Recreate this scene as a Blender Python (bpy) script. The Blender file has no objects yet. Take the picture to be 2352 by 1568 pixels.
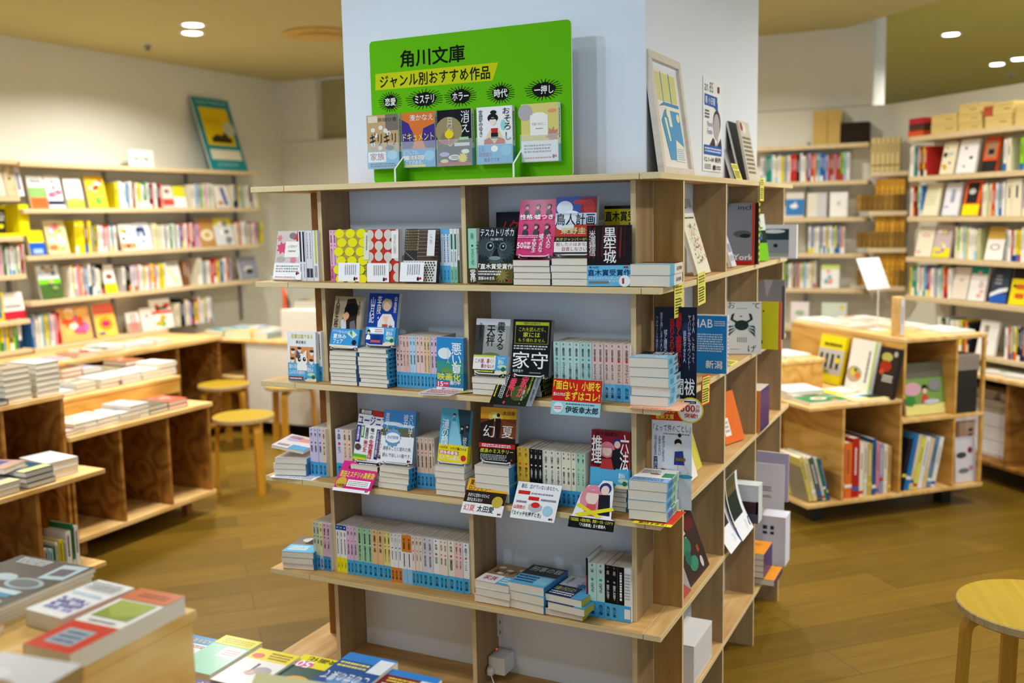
import bpy, math, random
from mathutils import Matrix, Vector, Euler
PI = math.pi
rnd = random.Random(7)
SC = bpy.context.scene
COL = SC.collection

# ---------------------------------------------------------------- camera
CF, CP, CR, CY = 2262.4, .1287, -.0198, .4580
CC = Vector((1.0992, -2.2940, 1.55))
fw = Vector((-math.sin(CY)*math.cos(CP), math.cos(CY)*math.cos(CP), -math.sin(CP)))
r0 = Vector((math.cos(CY), math.sin(CY), 0)); u0_ = r0.cross(fw)
RT = math.cos(CR)*r0 + math.sin(CR)*u0_
UP = -math.sin(CR)*r0 + math.cos(CR)*u0_
cd = bpy.data.cameras.new('camera'); cam = bpy.data.objects.new('camera', cd); COL.objects.link(cam)
m = Matrix((RT, UP, -fw)).transposed().to_4x4(); m.translation = CC
cam.matrix_world = m
cd.sensor_width = 36; cd.lens = CF/2352*36
cd.clip_start = .02
cd.dof.use_dof = True; cd.dof.focus_distance = 2.62; cd.dof.aperture_fstop = 2.0
SC.camera = cam

# ---------------------------------------------------------------- world, lights, exposure
SC.view_settings.view_transform = 'Standard'
SC.view_settings.look = 'None'
SC.view_settings.gamma = 1
SC.view_settings.use_curve_mapping = False
SC.view_settings.exposure = -.42
W = bpy.data.worlds.new('world'); SC.world = W; W.use_nodes = True
W.node_tree.nodes['Background'].inputs[0].default_value = (.60, .79, 1, 1)
W.node_tree.nodes['Background'].inputs[1].default_value = 1.35
WARM = (1, .97, .90); COOL = (.78, .89, 1); NEUT = (1, .96, .9)
CEIL = 2.75
# ceiling downlights: x, y, z, power, colour (all are built as fittings further down)
DOWN = [(-3.43, 2.51, CEIL, 36, WARM), (-3.63, 2.71, CEIL, 36, WARM),
        (-2.0, .9, CEIL, 24, WARM), (-2.15, 1.1, CEIL, 24, WARM),
        (-1.9, 3.6, CEIL, 34, WARM), (-.5, 3.55, CEIL, 34, WARM), (.6, 3.1, CEIL, 17, WARM),
        (-.95, -.9, CEIL, 5, COOL), (-.75, -1.1, CEIL, 5, COOL), (.35, -1.0, CEIL, 4, COOL),
        (1.7, .2, CEIL, 26, NEUT), (1.5, 1.6, CEIL, 26, WARM), (-2.3, -.9, CEIL, 30, NEUT), (1.8, 2.55, CEIL, 30, WARM), (-3.9, 1.2, CEIL, 16, WARM)]  # the one by the diagonal wall is unseen, added as a wall wash

SPOTS = [(-1.0, -1.9, 50, (-.25, .2, 1.75)), (-.55, -2.05, 50, (-.1, .2, 1.5))]   # unseen spots, added to brighten the front of the column
# ---------------------------------------------------------------- pixel + plane -> point (for reading places off the photograph)
def ray(u, v): return RT*((u-1176)/CF) - UP*((v-784)/CF) + fw
def onz(u, v, z): d = ray(u, v); return CC + d*((z-CC.z)/d.z)
def ony(u, v, y): d = ray(u, v); return CC + d*((y-CC.y)/d.y)
def onx(u, v, x): d = ray(u, v); return CC + d*((x-CC.x)/d.x)

# ---------------------------------------------------------------- colours and materials
_cc = {}
def C(h):
    if not isinstance(h, str): return h
    if h not in _cc:
        s = h if len(h) == 6 else ''.join(a+a for a in h)
        f = lambda c: c/12.92 if c <= .04045 else ((c+.055)/1.055)**2.4
        _cc[h] = tuple(f(int(s[i:i+2], 16)/255) for i in (0, 2, 4)) + (1,)
    return _cc[h]
def newmat(name):
    m = bpy.data.materials.new(name); m.use_nodes = True
    nt = m.node_tree; b = nt.nodes['Principled BSDF']
    return m, nt, b
def plain(name, col, rough=.5, metal=0, noise=.06, scale=30, spec=.5, bump=0):
    m, nt, b = newmat(name)
    n = nt.nodes.new('ShaderNodeTexNoise'); n.inputs['Scale'].default_value = scale; n.inputs['Detail'].default_value = 4
    tc = nt.nodes.new('ShaderNodeTexCoord'); nt.links.new(tc.outputs['Object'], n.inputs['Vector'])
    r = nt.nodes.new('ShaderNodeValToRGB'); c = C(col)
    r.color_ramp.elements[0].position = .3; r.color_ramp.elements[1].position = .7
    r.color_ramp.elements[0].color = tuple(x*(1-noise) for x in c[:3])+(1,)
    r.color_ramp.elements[1].color = tuple(min(1, x*(1+noise)) for x in c[:3])+(1,)
    nt.links.new(n.outputs['Fac'], r.inputs['Fac']); nt.links.new(r.outputs['Color'], b.inputs['Base Color'])
    b.inputs['Roughness'].default_value = rough; b.inputs['Metallic'].default_value = metal
    b.inputs['Specular IOR Level'].default_value = spec
    if bump:
        bp = nt.nodes.new('ShaderNodeBump'); bp.inputs['Strength'].default_value = bump
        nt.links.new(n.outputs['Fac'], bp.inputs['Height']); nt.links.new(bp.outputs['Normal'], b.inputs['Normal'])
    return m
def wood(name, c1, c2, along, rough=.55, stretch=14, scale=2.2, rings=0, knots=0, kc='5a2c0c'):
    """grain running along world axis 0/1/2, optional cathedral rings and dark knots"""
    m, nt, b = newmat(name); L = nt.links.new
    tc = nt.nodes.new('ShaderNodeTexCoord'); mp = nt.nodes.new('ShaderNodeMapping')
    sc = [stretch]*3; sc[along] = 1.0
    mp.inputs['Scale'].default_value = sc; L(tc.outputs['Object'], mp.inputs['Vector'])
    n = nt.nodes.new('ShaderNodeTexNoise'); n.inputs['Scale'].default_value = scale; n.inputs['Detail'].default_value = 7
    n.inputs['Roughness'].default_value = .62; n.inputs['Distortion'].default_value = .4
    L(mp.outputs['Vector'], n.inputs['Vector'])
    fac = n.outputs['Fac']
    if rings:
        mp2 = nt.nodes.new('ShaderNodeMapping'); s2 = [3.2]*3; s2[along] = 1.0
        mp2.inputs['Scale'].default_value = s2; L(tc.outputs['Object'], mp2.inputs['Vector'])
        n2 = nt.nodes.new('ShaderNodeTexNoise'); n2.inputs['Scale'].default_value = 1.6; n2.inputs['Detail'].default_value = 1
        L(mp2.outputs['Vector'], n2.inputs['Vector'])
        mu = nt.nodes.new('ShaderNodeMath'); mu.operation = 'MULTIPLY'; mu.inputs[1].default_value = 13; L(n2.outputs['Fac'], mu.inputs[0])
        fr = nt.nodes.new('ShaderNodeMath'); fr.operation = 'PINGPONG'; fr.inputs[1].default_value = 1; L(mu.outputs[0], fr.inputs[0])
        mx = nt.nodes.new('ShaderNodeMath'); mx.operation = 'MULTIPLY_ADD'; mx.inputs[1].default_value = rings; L(fr.outputs[0], mx.inputs[0]); 
        m3 = nt.nodes.new('ShaderNodeMath'); m3.operation = 'MULTIPLY'; m3.inputs[1].default_value = 1-rings; L(fac, m3.inputs[0]); L(m3.outputs[0], mx.inputs[2])
        fac = mx.outputs[0]
    r = nt.nodes.new('ShaderNodeValToRGB'); r.color_ramp.elements[0].color = C(c1); r.color_ramp.elements[1].color = C(c2)
    r.color_ramp.elements[0].position = .28; r.color_ramp.elements[1].position = .72
    L(fac, r.inputs['Fac']); out = r.outputs['Color']
    if knots:
        mp3 = nt.nodes.new('ShaderNodeMapping'); s3 = [1.5]*3; s3[along] = 1.0
        mp3.inputs['Scale'].default_value = s3; L(tc.outputs['Object'], mp3.inputs['Vector'])
        vo = nt.nodes.new('ShaderNodeTexVoronoi'); vo.inputs['Scale'].default_value = knots; L(mp3.outputs['Vector'], vo.inputs['Vector'])
        rr = nt.nodes.new('ShaderNodeValToRGB'); rr.color_ramp.elements[0].position = .03; rr.color_ramp.elements[1].position = .10
        rr.color_ramp.elements[0].color = (1, 1, 1, 1); rr.color_ramp.elements[1].color = (0, 0, 0, 1); L(vo.outputs['Distance'], rr.inputs['Fac'])
        mi = nt.nodes.new('ShaderNodeMix'); mi.data_type = 'RGBA'; L(rr.outputs['Color'], mi.inputs[0]); L(out, mi.inputs[6])
        mi.inputs[7].default_value = C(kc); out = mi.outputs[2]
    L(out, b.inputs['Base Color']); b.inputs['Roughness'].default_value = rough; b.inputs['Specular IOR Level'].default_value = .22
    return m
def print_mat(name, rough, coat=0):
    m, nt, b = newmat(name); L = nt.links.new
    a = nt.nodes.new('ShaderNodeVertexColor'); a.layer_name = 'Col'
    n = nt.nodes.new('ShaderNodeTexNoise'); n.inputs['Scale'].default_value = 300
    mp = nt.nodes.new('ShaderNodeMapRange'); mp.inputs['To Min'].default_value = .95; mp.inputs['To Max'].default_value = 1.03
    L(n.outputs['Fac'], mp.inputs['Value'])
    mx = nt.nodes.new('ShaderNodeVectorMath'); mx.operation = 'SCALE'; L(a.outputs['Color'], mx.inputs[0]); L(mp.outputs[0], mx.inputs['Scale'])
    L(mx.outputs[0], b.inputs['Base Color']); b.inputs['Roughness'].default_value = rough
    b.inputs['Coat Weight'].default_value = coat; b.inputs['Specular IOR Level'].default_value = .12; b.inputs['Coat Roughness'].default_value = .12
    return m
def glow(name, col, s):
    m, nt, b = newmat(name); b.inputs['Emission Color'].default_value = C(col); b.inputs['Emission Strength'].default_value = s
    b.inputs['Base Color'].default_value = C(col); return m
def page_mat():
    m, nt, b = newmat('paper_pages'); L = nt.links.new
    tc = nt.nodes.new('ShaderNodeTexCoord'); w = nt.nodes.new('ShaderNodeTexWave'); w.bands_direction = 'Y'
    w.inputs['Scale'].default_value = 260; w.inputs['Distortion'].default_value = 1.5; L(tc.outputs['Object'], w.inputs['Vector'])
    r = nt.nodes.new('ShaderNodeValToRGB'); r.color_ramp.elements[0].color = C('ddd3bd'); r.color_ramp.elements[1].color = C('f6f0e2')
    L(w.outputs['Fac'], r.inputs['Fac']); L(r.outputs['Color'], b.inputs['Base Color']); b.inputs['Roughness'].default_value = .8
    return m
def floor_mat():
    m, nt, b = newmat('oak_plank_floor'); L = nt.links.new
    tc = nt.nodes.new('ShaderNodeTexCoord'); mp = nt.nodes.new('ShaderNodeMapping'); mp.inputs['Rotation'].default_value = (0, 0, -PI/4)
    L(tc.outputs['Object'], mp.inputs['Vector'])
    br = nt.nodes.new('ShaderNodeTexBrick'); br.offset = .5
    br.inputs['Color1'].default_value = C('7c601b'); br.inputs['Color2'].default_value = C('634c10'); br.inputs['Mortar'].default_value = C('44320a')
    br.inputs['Scale'].default_value = 1; br.inputs['Mortar Size'].default_value = .0012; br.inputs['Brick Width'].default_value = 1.25; br.inputs['Row Height'].default_value = .19
    br.inputs['Bias'].default_value = -.1
    L(mp.outputs['Vector'], br.inputs['Vector'])
    mp2 = nt.nodes.new('ShaderNodeMapping'); mp2.inputs['Scale'].default_value = (1, 9, 1); L(mp.outputs['Vector'], mp2.inputs['Vector'])
    n = nt.nodes.new('ShaderNodeTexNoise'); n.inputs['Scale'].default_value = 3; n.inputs['Detail'].default_value = 8; n.inputs['Roughness'].default_value = .65; L(mp2.outputs['Vector'], n.inputs['Vector'])
    r = nt.nodes.new('ShaderNodeValToRGB'); r.color_ramp.elements[0].color = (.62, .58, .5, 1); r.color_ramp.elements[1].color = (1.12, 1.1, 1.05, 1)
    r.color_ramp.elements[0].position = .3; r.color_ramp.elements[1].position = .7
    L(n.outputs['Fac'], r.inputs['Fac'])
    mi = nt.nodes.new('ShaderNodeMix'); mi.data_type = 'RGBA'; mi.blend_type = 'MULTIPLY'; mi.inputs[0].default_value = .55
    L(br.outputs['Color'], mi.inputs[6]); L(r.outputs['Color'], mi.inputs[7]); L(mi.outputs[2], b.inputs['Base Color'])
    b.inputs['Roughness'].default_value = .42; b.inputs['Specular IOR Level'].default_value = .2
    return m
M = {}
M['print'] = print_mat('printed_cover', .3, .03)
M['matte'] = print_mat('printed_paper', .7)
M['pages'] = page_mat()
M['wall'] = plain('warm_white_wall', 'e2e0d2', .85, noise=.02, scale=3)
M['ceil'] = plain('cream_ceiling', 'bfb681', .9, noise=.02, scale=2)
M['green'] = plain('olive_green_paint', 'a9a24c', .85, noise=.03, scale=3)
M['green2'] = plain('grey_green_paint', 'a39d6e', .85, noise=.03, scale=3)
M['pillar'] = plain('cool_white_pillar', 'e6edf5', .55, noise=.015, scale=2)
M['floor'] = floor_mat()
M['bX'] = wood('shelf_board_x', 'aa7c40', 'd6ae70', 0, rings=.15)
M['bY'] = wood('shelf_board_y', 'b98f55', 'dab67e', 1, rings=.15)
M['eX'] = wood('ply_edge_x', 'd8bd88', 'efdcae', 0, stretch=60, scale=3)
M['eY'] = wood('ply_edge_y', 'd8bd88', 'efdcae', 1, stretch=60, scale=3)
M['eZ'] = wood('ply_edge_z', 'd0b382', 'e8d4a6', 2, stretch=60, scale=3)
M['pan'] = wood('ply_panel_grey_brown', '957853', 'b39468', 2, rings=.1)
M['pany'] = wood('ply_panel_honey', 'a57a3c', 'c59c5c', 2, rings=.2)
M['pbr'] = wood('ply_panel_brown', '7d4d1e', '9a6630', 2, rings=.15)
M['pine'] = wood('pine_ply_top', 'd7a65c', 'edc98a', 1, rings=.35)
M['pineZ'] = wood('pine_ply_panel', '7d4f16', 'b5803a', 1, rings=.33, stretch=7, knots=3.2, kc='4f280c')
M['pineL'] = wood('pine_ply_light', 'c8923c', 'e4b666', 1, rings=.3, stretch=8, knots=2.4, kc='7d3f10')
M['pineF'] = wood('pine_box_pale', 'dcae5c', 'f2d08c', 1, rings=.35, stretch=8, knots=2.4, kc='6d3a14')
M['wsh'] = wood('wall_shelf_board', 'cdb488', 'e0cba3', 1, stretch=20)
M['seat'] = wood('honey_seat_top', 'a3861d', 'b4972c', 1, rough=.35, stretch=30)
M['leg'] = wood('honey_birch_leg', 'ba8220', 'cf9a34', 2, rough=.4, stretch=30)
M['seate'] = wood('seat_ply_edge', 'a98b58', 'cdb27e', 2, stretch=3, scale=30)
M['pale'] = wood('whitewashed_frame', 'd2c6b6', 'e2d8ca', 1, stretch=20)
M['white'] = plain('white_laminate', 'e6e0d4', .5, noise=.01)
M['wplas'] = plain('white_plastic', 'e4e5e6', .35, noise=.01)
M['wire'] = plain('white_wire', 'e8e8ea', .3, noise=.01)
M['black'] = plain('black_void', '15110d', .7)  # near-black that stands for the shade under the white counter
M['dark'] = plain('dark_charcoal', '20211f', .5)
M['gmetal'] = plain('grey_metal', '8c8d8c', .4, .6)
M['grille'] = plain('cream_grille', 'c9a75a', .7)
M['lamp'] = glow('downlight_lens', 'ffffff', 14)
M['red'] = glow('red_indicator', 'ff3020', 6)
M['clear'] = None
def clear_mat():
    m, nt, b = newmat('clear_acrylic'); b.inputs['Base Color'].default_value = (.95, 1, .97, 1); b.inputs['Roughness'].default_value = .03
    b.inputs['Alpha'].default_value = .16; return m
M['clear'] = clear_mat()

# ---------------------------------------------------------------- glyphs
_gl = {}
def glyph(s, bold=0, vert=False):
    k = (s, bold, vert)
    if k in _gl: return _gl[k]
    cu = bpy.data.curves.new('g', 'FONT'); cu.body = '\n'.join(s) if vert else s
    cu.resolution_u = 1 if len(s) > 6 else 2
    if vert: cu.align_x = 'CENTER'; cu.space_line = .82
    o = bpy.data.objects.new('g', cu); COL.objects.link(o)
    dg = bpy.context.evaluated_depsgraph_get(); e = o.evaluated_get(dg); me = e.to_mesh()
    vs = [(v.co.x, v.co.y) for v in me.vertices]; fs = [tuple(p.vertices) for p in me.polygons]
    e.to_mesh_clear(); bpy.data.objects.remove(o); bpy.data.curves.remove(cu)
    if not vs: r = ([], [])
    else:
        x0 = min(v[0] for v in vs); x1 = max(v[0] for v in vs); y0 = min(v[1] for v in vs); y1 = max(v[1] for v in vs)
        dx = max(x1-x0, .25 if len(s) == 1 else 1e-3); dy = max(y1-y0, .25 if len(s) == 1 else 1e-3)
        if bold:      # heavier strokes: the outline drawn again with small shifts
            q = min(bold, .03)*.62; v2 = []; f2 = []
            for k_, (ax, ay) in enumerate(((0, 0), (q, 0), (-q, 0), (0, q), (0, -q))):
                v2 += [(x+ax, y+ay) for x, y in vs]; f2 += [tuple(i+k_*len(vs) for i in f) for f in fs]
            vs, fs = v2, f2
        r = ([((x-x0)/dx, (y1-y)/dy) for x, y in vs], fs)
    _gl[k] = r
    return r

# ---------------------------------------------------------------- mesh builder
class MB:
    def __init__(s): s.v = []; s.f = []; s.c = []; s.m = []
    def face(s, pts, col='fff', mi=0):
        n = len(s.v); s.v += [tuple(p) for p in pts]; s.f.append(tuple(range(n, n+len(pts)))); s.c.append(C(col)); s.m.append(mi)
    def box(s, x0, x1, y0, y1, z0, z1, col='fff', mi=0, mats=None, T=None):
        P = [(x, y, z) for z in (z0, z1) for y in (y0, y1) for x in (x0, x1)]
        if T is not None: P = [tuple(T @ Vector(p)) for p in P]
        n = len(s.v); s.v += P
        # order: -x +x -y +y -z +z
        F = [(0, 4, 6, 2), (1, 3, 7, 5), (0, 1, 5, 4), (2, 6, 7, 3), (0, 2, 3, 1), (4, 5, 7, 6)]
        for i, f in enumerate(F):
            s.f.append(tuple(n+k for k in f)); s.c.append(C(col)); s.m.append(mats[i] if mats else mi)
        return s
    def prism(s, poly, z0, z1, col='fff', mi=0, T=None):
        n = len(s.v); k = len(poly)
        P = [(x, y, z0) for x, y in poly]+[(x, y, z1) for x, y in poly]
        if T is not None: P = [tuple(T @ Vector(p)) for p in P]
        s.v += P
        fs = [tuple(n+k+i for i in range(k)), tuple(n+k-1-i for i in range(k))]+[(n+i, n+(i+1) % k, n+k+(i+1) % k, n+k+i) for i in range(k)]
        for f in fs: s.f.append(f); s.c.append(C(col)); s.m.append(mi)
        return s
    def tube(s, pts, r, n=7, col='fff', mi=0, flat=1.0):
        pts = [Vector(p) for p in pts]; rings = []
        up = Vector((0, 0, 1))
        for i, p in enumerate(pts):
            d = (pts[min(i+1, len(pts)-1)]-pts[max(i-1, 0)]).normalized()
            a = d.cross(up)
            if a.length < .05: a = d.cross(Vector((0, 1, 0)))
            a.normalize(); b = d.cross(a)
            rings.append([p+a*r*math.cos(t*2*PI/n)+b*r*flat*math.sin(t*2*PI/n) for t in range(n)])
        base = len(s.v)
        for g in rings: s.v += [tuple(q) for q in g]
        for i in range(len(rings)-1):
            for t in range(n):
                s.f.append((base+i*n+t, base+i*n+(t+1) % n, base+(i+1)*n+(t+1) % n, base+(i+1)*n+t)); s.c.append(C(col)); s.m.append(mi)
        s.f.append(tuple(base+t for t in reversed(range(n)))); s.c.append(C(col)); s.m.append(mi)
        s.f.append(tuple(base+(len(rings)-1)*n+t for t in range(n))); s.c.append(C(col)); s.m.append(mi)
        return s
    def lathe(s, prof, n=40, col='fff', mi=0, c=(0, 0), mis=None):
        base = len(s.v)
        for r, z in prof: s.v += [(c[0]+r*math.cos(2*PI*i/n), c[1]+r*math.sin(2*PI*i/n), z) for i in range(n)]
        for j in range(len(prof)-1):
            for i in range(n):
                s.f.append((base+j*n+i, base+j*n+(i+1) % n, base+(j+1)*n+(i+1) % n, base+(j+1)*n+i)); s.c.append(C(col)); s.m.append(mis[j] if mis else mi)
        s.f.append(tuple(base+i for i in reversed(range(n)))); s.c.append(C(col)); s.m.append(mis[0] if mis else mi)
        s.f.append(tuple(base+(len(prof)-1)*n+i for i in range(n))); s.c.append(C(col)); s.m.append(mis[-1] if mis else mi)
        return s
    def build(s, name, mats, parent=None, bevel=0, smooth=False):
        me = bpy.data.meshes.new(name); me.from_pydata(s.v, [], s.f)
        if not isinstance(mats, (list, tuple)): mats = [mats]
        for m_ in mats: me.materials.append(m_)
        if len(mats) > 1: me.polygons.foreach_set('material_index', s.m)
        ca = me.color_attributes.new('Col', 'FLOAT_COLOR', 'CORNER')
        buf = []
        for f, c in zip(s.f, s.c): buf.extend(c*len(f))
        ca.data.foreach_set('color', buf)
        if smooth: me.polygons.foreach_set('use_smooth', [True]*len(s.f))
        me.update()
        o = bpy.data.objects.new(name, me); COL.objects.link(o)
        if parent: o.parent = parent
        if bevel:
            b = o.modifiers.new('bevel', 'BEVEL'); b.width = bevel; b.segments = 2; b.limit_method = 'ANGLE'
        return o

class Cv:
    """flat printed area: origin top-left, x right, y down, layers step outwards"""
    def __init__(s, mb, o, xa, ya, W_, H_, step=.00013):
        s.mb = mb; s.o = Vector(o); s.x = Vector(xa); s.y = Vector(ya); s.W = W_; s.H = H_; s.n = s.y.cross(s.x); s.k = 1; s.st = step
        # normal of a page whose x runs right and y runs down points to the reader
    def P(s, x, y): return tuple(s.o+s.x*(x*s.W)+s.y*(y*s.H)+s.n*(s.st*s.k))
    def poly(s, pts, col):
        s.mb.face([s.P(x, y) for x, y in reversed(pts)], col); 
    def draw(s, specs):
        for q in specs:
            t = q[0]
            if t == 'r': _, a, b, c, d, col = q; s.poly([(a, b), (c, b), (c, d), (a, d)], col)
            elif t == 'p': s.poly(q[1], q[2])
            elif t == 'c':
                _, a, b, rx, ry, col = q; n = 20; ry = ry*s.W/s.H
                s.poly([(a+rx*math.cos(2*PI*i/n), b+ry*math.sin(2*PI*i/n)) for i in range(n)], col)
            elif t in 'tT':
                _, tx, a, b, c, d, col = q[:7]; bold = q[7] if len(q) > 7 else 0
                vs, fs = glyph(tx, bold, t == 'T'); n = len(s.mb.v)
                if t == 'T' and len(tx) == 1 and (d-b) > 3*(c-a): pass
                nn = len(vs)//5 if bold else len(vs)+1; off = s.n*(s.st*.22)
                s.mb.v += [tuple(Vector(s.P(a+(c-a)*x, b+(d-b)*y))+off*(i_//nn)) for i_, (x, y) in enumerate(vs)]; cc = C(col)
                for f in fs: s.mb.f.append(tuple(n+i for i in f)); s.mb.c.append(cc); s.mb.m.append(0)
            elif t in 'lL':   # n lines of small illegible print inside the box
                _, a, b, c, d, n, col = q
                rr = random.Random(int(a*997+b*131+n))
                for i in range(n):
                    p = 0
                    while p < 1:
                        w_ = rr.uniform(.03, .10); g_ = rr.uniform(.012, .03)
                        if p+w_ > 1: break
                        if t == 'l':
                            hh = (d-b)/n; y0 = b+i*hh; s.poly([(a+(c-a)*p, y0+.18*hh), (a+(c-a)*(p+w_), y0+.18*hh), (a+(c-a)*(p+w_), y0+.72*hh), (a+(c-a)*p, y0+.72*hh)], col)
                        else:
                            hh = (c-a)/n; x0 = a+i*hh; s.poly([(x0+.18*hh, b+(d-b)*p), (x0+.72*hh, b+(d-b)*p), (x0+.72*hh, b+(d-b)*(p+w_)), (x0+.18*hh, b+(d-b)*(p+w_))], col)
                        p += w_+g_
            elif t == 's':
                _, a, b, r1, r2, n, col = q; k = s.W/s.H
                s.poly([(a+(r1 if i % 2 else r2)*math.cos(PI*i/n), b+(r1 if i % 2 else r2)*math.sin(PI*i/n)*k) for i in range(2*n)], col)
            elif t == 'h':    # plain head and shoulders: cx, cy, size, hair, skin, cloth
                _, a, b, z, hair, skin, cl = q; k = s.W/s.H
                E = lambda cx, cy, rx, ry, col, n=16: (s.poly([(cx+rx*math.cos(2*PI*i/n), cy+ry*k*math.sin(2*PI*i/n)) for i in range(n)], col), s.up())
                s.poly([(a-.62*z, b+1.75*z*k), (a-.5*z, b+.85*z*k), (a-.16*z, b+.6*z*k), (a+.16*z, b+.6*z*k), (a+.5*z, b+.85*z*k), (a+.62*z, b+1.75*z*k)], cl); s.up()
                E(a, b-.08*z*k, .48*z, .56*z, hair); E(a, b+.1*z*k, .36*z, .46*z, skin)
                s.poly([(a-.4*z, b+.02*z*k), (a-.34*z, b-.4*z*k), (a+.34*z, b-.4*z*k), (a+.4*z, b+.02*z*k), (a+.1*z, b-.14*z*k), (a-.15*z, b-.1*z*k)], hair); s.up()
                for sx in (-1, 1): E(a+sx*.15*z, b+.12*z*k, .05*z, .05*z, '222', 8)
                E(a, b+.36*z*k, .09*z, .025*z, '944', 8)
            s.k += 1
    def up(s): s.k += 1

SH = [(' in the left bay of the ', ' left bay, '), (' in the right bay of the ', ' right bay, '), ('left of the first upright on the ', 'left of first upright, '), ('right of the first upright on the ', 'right of first upright, '), ('in the middle of the third board, left bay', 'third board left bay'),
      (' lying on the corner of the second board', ' corner of the second board'), ('at the left end of the fourth board', 'left end of fourth board'), ('left of the turquoise faces cover on the fourth board', 'left of turquoise cover, fourth board'), ('with tan picture cover and white and blue band in the first stack of the fifth board', 'with tan picture cover in the first stack, fifth board'),
      ('with dark cover and blue band in the middle stack of the fifth board', 'with dark cover in the middle stack, fifth board'), ('with white and navy cover in the right stack of the fifth board', 'with navy cover in the right stack, fifth board'), ('first of 2', '1st of 2'), ('at the back of the second board', 'behind on the second board'),
      ('on a wire stand at the far left of the second board', 'on a wire stand, far left of second board'), ('with a wide eyed kitten on an orange picture, at the left end', 'with wide eyed kitten on orange, left end'), ('with a pale haired youth in a white robe, leaning on a blue spined stack', 'with a pale haired youth in white, on a blue spined stack'),
      ('with a running figure in indigo and a red header, fourth board corner', 'with a running indigo figure and red header, fourth board'), ('with crossed yellow tapes, over the right of the fourth board', 'with crossed yellow tapes, fourth board edge'), ('in a pale wooden frame, leaning on the right face of the column', 'leaning on the right face of the column')]
def prop(o, label, cat, group=None):
    for a_, b_ in SH: label = label.replace(a_, b_)
    o['label'] = label; o['category'] = cat
    if group: o['group'] = group
    LAB.setdefault(label, []).append(o)
    return o
LAB = {}
def thing(name, label, cat, loc=(0, 0, 0), rot=(0, 0, 0), group=None):
    o = bpy.data.objects.new(name, None); COL.objects.link(o); o.empty_display_size = .05
    o.location = loc; o.rotation_euler = rot
    return prop(o, label, cat, group)
def struct(o): o['kind'] = 'structure'; return o
def Rz(a): return Matrix.Rotation(a, 4, 'Z')
def Rx(a): return Matrix.Rotation(a, 4, 'X')
def Ry(a): return Matrix.Rotation(a, 4, 'Y')
def Tr(p): return Matrix.Translation(Vector(p))
# ================================================================ setting
def S(name, mb, mat): return struct(mb.build(name, mat))
b = MB(); b.box(-6, 5, -5, 17, -.05, 0); S('floor', b, M['floor'])
b = MB(); b.prism([(-5.2, -5), (5, -5), (5, -.01), (.07, 4.92), (-5.2, 4.92)], CEIL, CEIL+.16); S('ceiling', b, M['ceil'])
b = MB(); b.prism([(5, -.01), (5, 17), (-1, 17), (-1, 5.0), (.0, 4.99), (.07, 4.92)], 2.91, 2.98); S('ceiling', b, M['green'])
b = MB(); b.box(-4.78, -4.68, -5, 5, 0, CEIL); S('wall_left', b, M['wall'])
b = MB(); b.box(-4.78, .45, 4.85, 4.95, 0, 2.225); b.box(-4.78, -4.28, 4.85, 4.95, 2.23, CEIL); b.box(-1.4, .31, 4.87, 4.95, 2.23, 2.93)
b.box(.25, .31, 4.93, 5.6, 2.23, 2.93); S('wall_back', b, M['wall'])
b = MB(); b.box(-4.28, -1.4, 4.93, 4.97, 2.2, CEIL); S('wall_back', b, M['green2'])
b = MB(); q = .7071
b.prism([(.31, 4.85), (.34, 4.9), (5.2, .04), (5.1, -.06), (3.3, 1.86), (2.9, 2.26)], 0, .02)
b = MB(); b.prism([(.43, 4.852), (.53, 4.90), (5.2, .23), (5.1, .18)], 0, 2.225); S('wall_right', b, M['wall'])
b = MB(); b.box(-1, 5, 16, 16.1, 0, 2.95); S('wall_far', b, M['green'])
b = MB(); b.box(-.671, .268, .2, 1.522, 0, CEIL); o = S('wall_column', b, M['pillar'])
b = MB(); b.box(-.673, .27, .196, .2, 0, .075); S('baseboard_column', b, M['wplas'])

# ---------------------------------------------------------------- ceiling fittings
def downlight(x, y, z, p, col, label, light=True):
    t = thing('ceiling_downlight', label, 'ceiling light', (x, y, z), group='recessed ceiling downlights')
    b = MB(); b.lathe([(.062, -.001), (.078, -.004), (.08, -.0005)], 28); b.build('trim_ring', M['wplas'], t)
    b = MB(); b.lathe([(.055, -.0045), (.06, -.0025)], 28); b.build('lens', M['lamp'], t.children[0])
    if light:
        l = bpy.data.lights.new('lamp', 'AREA'); l.shape = 'DISK'; l.size = .16; l.energy = p; l.color = col; l.spread = 2.6
        o = bpy.data.objects.new('lamp', l); COL.objects.link(o); o.location = (0, 0, -.02); o.parent = t
where = ['round ceiling downlight nearest the back left corner, front one of a pair', 'round ceiling downlight nearest the back left corner, rear one of a pair',
 'ceiling downlight over the left book tables, front one', 'ceiling downlight over the left book tables, rear one', 'ceiling downlight behind the column near the back wall, left',
 'ceiling downlight behind the column near the back wall, middle', 'ceiling downlight over the square display island', 'cool ceiling downlight in front of the column shelf, left of a pair',
 'cool ceiling downlight in front of the column shelf, right of a pair', 'cool ceiling downlight in front of the green sign', 'ceiling downlight over the right foreground stool',
 'ceiling downlight right of the column over the aisle', 'ceiling downlight over the nearest book tables', 'ceiling downlight close to the diagonal wall at right', 'ceiling downlight close to the left wall shelves']
for d, lb in zip(DOWN, where): downlight(*d, lb)
for (u, v), lb in (((2290, 150), 'left one of the two downlights in the olive green ceiling'), ((2340, 138), 'right one of the two downlights in the olive green ceiling')):
    p = onz(u, v, 2.9); downlight(p.x, p.y, 2.91, 110, NEUT, lb)
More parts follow.
